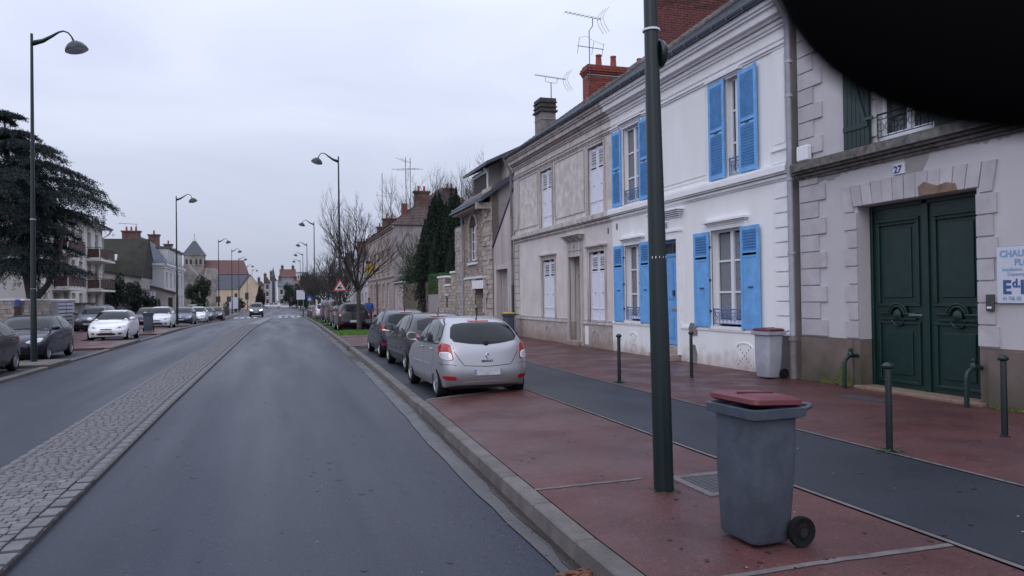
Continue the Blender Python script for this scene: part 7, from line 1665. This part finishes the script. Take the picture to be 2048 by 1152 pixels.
for (x, y, lab) in ((6.49, 13.66, 'dark green bollard before the white house, weeds at its foot'), (8.24, 13.86, 'dark bollard before the grey repair patches on the white house'), (6.37, 6.62, 'nearest dark bollard before the green gate'), (8.24, 6.79, 'dark bollard at the right edge, before the trade sign')):
    t = thing('bollard', lab, 'bollard', (x, y, .148), 0, 'dark bollards on the red pavement')
    MB().lathe([(.055, 0), (.055, .01), (.036, .02), (.033, .90), (.030, .91)], (0, 0, 0), 14).build('post', 'lamp', t, smooth=40)
    MB().lathe([(.034, .90), (.058, .915), (.060, .935), (.045, .955), (.02, .97), (.001, .972)], (0, 0, 0), 14).build('cap', 'lamp', t, smooth=40)
for k, (y, lab) in enumerate(((33.5, 'thin dark bollard beside the dark blue hatchback, left pavement'), (53.2, 'thin dark bollard before the mailboxes'), (56.0, 'thin dark bollard in front of the yellow box'))):
    t = thing('bollard', lab, 'bollard', (-10.4, y, .13), 0, 'thin bollards on the left pavement') if k else thing('bollard', lab, 'bollard', (-9.4, 34.5, .13), 0, 'thin bollards on the left pavement')
    MB().lathe([(.05, 0), (.035, .02), (.033, .9), (.05, .92), (.001, .98)], (0, 0, 0), 10).build('post', 'lamp', t, smooth=40)
def bin_(label, x, y, z, rz, bm, lm, scale=1, open_=0, group='wheeled bins', stain_=False):
    t = thing('wheeled_bin', label, 'bin', (x, y, z), rz, group); t.scale = (scale,)*3     # front faces -X
    w0, d0, w1, d1, h = .20, .155, .25, .20, .93     # half width (y) and half depth (x), bottom and top
    def ring(hx, hy, z_, cx_=0, r_=.05, n=4):
        P = []
        for (sx_, sy_, a0) in ((1, 1, 0), (-1, 1, 90), (-1, -1, 180), (1, -1, 270)):
            for q in range(n+1): a = R(a0+90*q/n); P.append((cx_+sx_*(hx-r_)+r_*math.cos(a), sy_*(hy-r_)+r_*math.sin(a), z_))
        return P
    def loft(rs, caps=True):
        mb = MB(); n = len(rs[0]); v = [p for r_ in rs for p in r_]
        mb.add(v, [(k*n+i, k*n+(i+1) % n, (k+1)*n+(i+1) % n, (k+1)*n+i) for k in range(len(rs)-1) for i in range(n)]+([tuple(range(n))[::-1], tuple((len(rs)-1)*n+i for i in range(n))] if caps else [])); return mb
    bd = loft([ring(d0-.01, w0-.01, .03, -.02), ring(d0, w0, .05, -.02), ring(d0+(d1-d0)*.5-.005, w0+(w1-w0)*.5, .47, -.01), ring(d1-.02, w1-.02, h-.06)]).build('bin_body', bm, t, smooth=35)
    loft([ring(d1-.015, w1-.015, h-.075), ring(d1+.025, w1+.025, h-.06), ring(d1+.03, w1+.03, h), ring(d1+.005, w1+.005, h+.005), ring(d1-.03, w1-.03, h-.02)]).build('bin_rim', bm, bd, smooth=30)
    mb = MB(); mb.hexa([(d1-.02, -.10, .06), (d1+.06, -.10, .06), (d1+.06, .10, .06), (d1-.02, .10, .06), (d1-.02, -.10, h-.06), (d1+.02, -.10, h-.06), (d1+.02, .10, h-.06), (d1-.02, .10, h-.06)]) if False else None
    ld = loft([ring(d1-.015, w1-.01, 0, 0, .06), ring(d1+.01, w1+.015, .015, 0, .06), ring(d1+.005, w1+.01, .045, 0, .06), ring(d1-.03, w1-.04, .060, .0, .06), ring(d1-.13, w1-.13, .066, .0, .07)]).build('lid', lm, t, smooth=40)
    ld.location = (d1+.0, 0, h+.004); ld.data.transform(Matrix.Translation((-d1, 0, 0))); ld.rotation_euler.y = open_
    loft([ring(.15, .012, .06, -d1, .01), ring(.15, .012, .074, -d1, .01)]).build('lid_rib', lm, ld)
    MB().tube([(d1+.02, -w1+.02, h-.02), (d1+.10, -w1+.04, h+.0), (d1+.10, w1-.04, h+.0), (d1+.02, w1-.02, h-.02)], .017, 8).build('handle', bm, t, smooth=True)
    MB().tube([(d0+.01, -w1, .10), (d0+.01, w1, .10)], .012, 8).build('axle', 'steel', t)
    for s_ in (-1, 1):
        c = MB().lathe([(.001, -.022), (.045, -.022), (.055, -.014), (.078, -.020), (.098, -.024), (.102, -.010), (.102, .010), (.098, .024), (.078, .020), (.055, .014), (.045, .022), (.001, .022)], (0, 0, 0), 24, 'y').build('wheel', 'tyre', t, smooth=35); c.location = (d0+.012, s_*(w1-.005), .102)
        hb = MB().lathe([(.001, -.028), (.032, -.028), (.034, .028), (.001, .028)], (0, 0, 0), 12, 'y')
        for q in range(6):
            a = q*math.pi/3; hb.box(-.004+.052*math.cos(a), .004+.052*math.cos(a), -.018, .018, -.004+.052*math.sin(a), .004+.052*math.sin(a))
        hb.build('hub', 'blackplastic', c)
    return t
bin_('large grey bin with dark maroon lid in the foreground', 3.24, 4.60, .148, R(3), 'bingrey', 'maroon', 1.03, .05)
bin_('pale dirty bin with maroon lid against the white house wall', 9.62, 13.15, .148, R(2), 'binpale', 'maroon', 1.03, .0)
b3 = bin_('grey bin with yellow edge on its lid beside the cream house downpipe', 9.5, 30.9, .148, R(4), 'bingrey', 'yellow', 1.06, .02)
bin_('grey bin with flat dark lid behind the front white hatchback', -7.25, 48.4, .13, R(95), 'bingrey', 'blackplastic', 1.12)
bin_('dark grey bin by the rust-red railing', -6.9, 99, .1-.35, R(95), 'bingrey', 'blackplastic', 1.1)
# signs
ws = thing('warning_sign', 'white triangular warning sign with red border on the second right-hand lamp post', 'sign', (3.42, 43.85, 0)); F9 = Fr((0, 0, 0), (1, 0, 0), (0, -1, 0))
def tri(s_, zc): return [(-s_/2, zc-s_*.289), (s_/2, zc-s_*.289), (0, zc+s_*.577)]
F9.poly(MB(), tri(.84, 2.56), -.01, .012).build('sign_plate', 'signred', ws, bevel=.004); F9.poly(MB(), tri(.60, 2.56), .012, .016).build('sign_face', 'enamelwhite', ws)
pm_ = MB(); F9.poly(pm_, [(-.15, 2.47), (.13, 2.47), (.15, 2.53), (.05, 2.545), (.0, 2.60), (-.10, 2.60), (-.15, 2.54)], .016, .019); F9.poly(pm_, [(-.03, 2.62), (.07, 2.64), (.10, 2.70), (.0, 2.69)], .016, .019); F9.poly(pm_, [(-.17, 2.415), (.19, 2.425), (.19, 2.44), (-.17, 2.43)], .016, .019); pm_.build('pictogram', 'blackplastic', ws)
F9.box('bracket', 'steel', ws, -.12, .12, 2.42, 2.46, -.06, -.012)
bs = thing('round_blue_sign', 'round blue mandatory sign with white arrow over the pale van', 'sign', (4.3, 66, 0)); MB().lathe([(.001, 0), (.26, 0), (.26, .02), (.001, .02)], (0, -.03, 2.25), 20, 'y').build('sign_plate', 'roadblue', bs); MB().tube([(0, 0, .1), (0, 0, 2.5)], .03, 8).build('sign_post', 'steel', bs)
F9.poly(MB(), [(-.12, 2.22), (.04, 2.22), (.04, 2.15), (.16, 2.25), (.04, 2.35), (.04, 2.28), (-.12, 2.28)], .031, .034).build('arrow', 'enamelwhite', bs)
cs = thing('crossing_sign', 'square blue pedestrian crossing sign far down the right kerb', 'sign', (3.9, 99, -.35)); F9.box('sign_plate', 'roadblue', cs, -.35, .35, 2.0, 2.7, -.02, .02); F9.poly(MB(), [(-.25, 2.08), (.25, 2.08), (0, 2.55)], .02, .025).build('sign_face', 'enamelwhite', cs); MB().tube([(0, .05, 0), (0, .05, 2.9)], .035, 8).build('sign_post', 'steel', cs)
sb = thing('information_board', 'white information board on posts past the crossing on the right', 'sign', (3.3, 116, -.35)); F9.box('board_panel', 'enamelwhite', sb, -.6, .6, 2.2, 3.6, -.03, .03); MB().tube([(-.4, .06, 0), (-.4, .06, 3.6)], .04, 6).tube([(.4, .06, 0), (.4, .06, 3.6)], .04, 6).build('sign_post', 'steel', sb)
sb2 = thing('advertising_panel', 'white poster panel behind the rust-red railing on the left', 'sign', (-6.6, 125, -.35)); F9.box('board_panel', 'enamelwhite', sb2, -.7, .7, .9, 2.7, -.03, .03); MB().tube([(-.6, .06, 0), (-.6, .06, 2.7)], .05, 6).tube([(.6, .06, 0), (.6, .06, 2.7)], .05, 6).build('sign_post', 'steel', sb2)
for (x, y, lab) in ((-7.9, 112, 'dark square traffic signal box left of the rust-red railing'), (-6.9, 119, 'dark signal head at the crossing on the left')):
    t = thing('traffic_signal', lab, 'signal', (x, y, -.35)); MB().tube([(0, 0, 0), (0, 0, 2.4)], .05, 6).build('signal_post', 'castiron', t); MB().box(-.3, .3, -.15, .15, 2.0, 2.8).build('signal_head', 'castiron', t, bevel=.03)
rl = thing('rust_red_railing', 'rust-red slatted railing with dark posts along the left kerb', 'railing', (0, 0, -.3)); FRl = Fr((-6.75, 0, 0), (0, 1, 0), (1, 0, 0))
for k in range(9):
    FRl.box('railing_panel', 'rust', rl, 97+k*2.2+.08, 97+(k+1)*2.2-.08, .65, 1.35, -.03, .03); FRl.box('railing_post', 'castiron', rl, 97+k*2.2-.06, 97+k*2.2+.06, 0, 1.35, -.05, .05)
    FRl.box('railing_post', 'castiron', rl, 97+k*2.2+1.04, 97+k*2.2+1.12, 0, .65, -.03, .03)
for k in (0, 3):
    t = thing('steel_barrier', 'tubular barrier by the right kerb, the nearer of two' if k == 0 else 'tubular barrier by the right kerb, the farther of two', 'barrier', (2.9+.05*k, 92+k*2.0, -.22), 0, 'tubular barriers by the crossing'); MB().tube([(0, -.7, 0), (0, -.7, 1.0), (0, .7, 1.0), (0, .7, 0)], .03, 6).build('barrier_frame', 'castiron', t)
    MB().tube([(0, -.7, .5), (0, .7, .5)], .02, 5).build('barrier_rail', 'castiron', t)
# ================================================================ PERSON (walking away on the right pavement)
def skin_body(name, joints, edges, radii, m, parent, root=0, lv=2):
    me = bpy.data.meshes.new(name); me.from_pydata(joints, edges, []); o = bpy.data.objects.new(name, me); COL.objects.link(o)
    o.modifiers.new('sk', 'SKIN'); sl = me.skin_vertices[0].data
    for i, r_ in enumerate(radii): sl[i].radius = r_ if isinstance(r_, tuple) else (r_, r_); sl[i].use_root = (i == root)
    s_ = o.modifiers.new('ss', 'SUBSURF'); s_.levels = lv; s_.render_levels = lv
    dg = bpy.context.evaluated_depsgraph_get(); m2 = bpy.data.meshes.new_from_object(o.evaluated_get(dg)); bpy.data.objects.remove(o)
    m2.materials.clear(); m2.materials.append(MT[m]); m2.shade_smooth(); o = bpy.data.objects.new(name, m2); COL.objects.link(o); o.parent = parent; return o
pe = thing('person', 'person in a bright blue jacket and dark trousers walking away behind the black crossover', 'person', (5.55, 48.2, .15), R(-6))
J = [(0, 0, .95), (0, 0, 1.12), (0, -.01, 1.34), (0, 0, 1.47), (0, .02, 1.56), (0, .04, 1.68), (-.17, 0, 1.40), (-.24, -.03, 1.13), (-.24, .10, .90), (.17, 0, 1.40), (.24, .04, 1.14), (.25, -.02, .88), (-.25, .14, .82), (.25, -.02, .80),
     (-.10, 0, .90), (-.11, .16, .50), (-.11, .10, .09), (-.11, .24, .04), (.10, 0, .90), (.11, -.06, .50), (.11, -.30, .14), (.11, -.20, .04)]
E_ = [(0, 1), (1, 2), (2, 3), (3, 4), (4, 5), (2, 6), (6, 7), (7, 8), (8, 12), (2, 9), (9, 10), (10, 11), (11, 13), (0, 14), (14, 15), (15, 16), (16, 17), (0, 18), (18, 19), (19, 20), (20, 21)]
RA = [.13, .13, (.17, .12), .06, .075, .085, .055, .045, .032, .055, .045, .032, .035, .035, .09, .06, .04, .035, .09, .06, .04, .035]
bd = skin_body('body', J, E_, RA, 'skin', pe)
skin_body('jacket', [(0, 0, .86), (0, 0, 1.10), (0, -.01, 1.34), (0, 0, 1.46), (-.18, 0, 1.40), (-.25, -.03, 1.13), (-.25, .09, .92), (.18, 0, 1.40), (.25, .04, 1.14), (.26, -.02, .90)], [(0, 1), (1, 2), (2, 3), (2, 4), (4, 5), (5, 6), (2, 7), (7, 8), (8, 9)], [(.19, .15), (.18, .15), (.20, .15), .09, .08, .07, .055, .08, .07, .055], 'jacket', bd)
skin_body('trousers', [(0, 0, .95), (-.10, 0, .88), (-.11, .16, .50), (-.11, .10, .12), (.10, 0, .88), (.11, -.06, .50), (.11, -.29, .17)], [(0, 1), (1, 2), (2, 3), (0, 4), (4, 5), (5, 6)], [.15, .11, .08, .065, .11, .08, .065], 'trouser', bd)
skin_body('hair', [(0, .0, 1.70), (0, .05, 1.735)], [(0, 1)], [.09, .085], 'beam', bd)
for s_ in (-1, 1): MB().box(s_*.085-.01, s_*.085+.01, .03, .06, 1.64, 1.70).build('ear', 'skin', bd, bevel=.006)
for (x, y, z) in ((-.11, .17, 0), (.11, -.22, 0)): MB().box(x-.05, x+.05, y-.13, y+.13, z, z+.09).build('shoe', 'blackplastic', bd, bevel=.03)
# ================================================================ REAR-VIEW MIRROR of the car the photograph was taken from
d_ = .20; cpx = Vector(((2150-1024)/1500*d_, (576+250)/1500*d_, -d_)); ax, ay, az_ = 640/1500*d_, 520/1500*d_, .028
mv = MB(); nu, nv = 48, 20
def se(c, e): return math.copysign(abs(c)**e, c)
for j in range(nv+1):
    ph = -math.pi/2+math.pi*j/nv
    for i in range(nu):
        th = 2*math.pi*i/nu; e = 2/2.5
        mv.v.append((ax*se(math.cos(th), e)*se(math.cos(ph), .8), ay*se(math.sin(th), e)*se(math.cos(ph), .8), az_*se(math.sin(ph), .9)))
mv.f = [(j*nu+i, j*nu+(i+1) % nu, (j+1)*nu+(i+1) % nu, (j+1)*nu+i) for j in range(nv) for i in range(nu)]
rm = thing('rear_view_mirror', 'black out-of-focus mirror housing of the viewer\'s own car at top right', 'mirror', (0, 0, 0)); rm.matrix_world = cm @ Matrix.Translation(cpx)
mv.build('mirror_housing', 'mirrorplastic', rm, smooth=True)
MB().tube([(0, ay*.8, -.0), (0, ay*1.2, -.01), (.01, ay*1.6, -.04)], .012, 10).build('mirror_stem', 'mirrorplastic', rm, smooth=True)
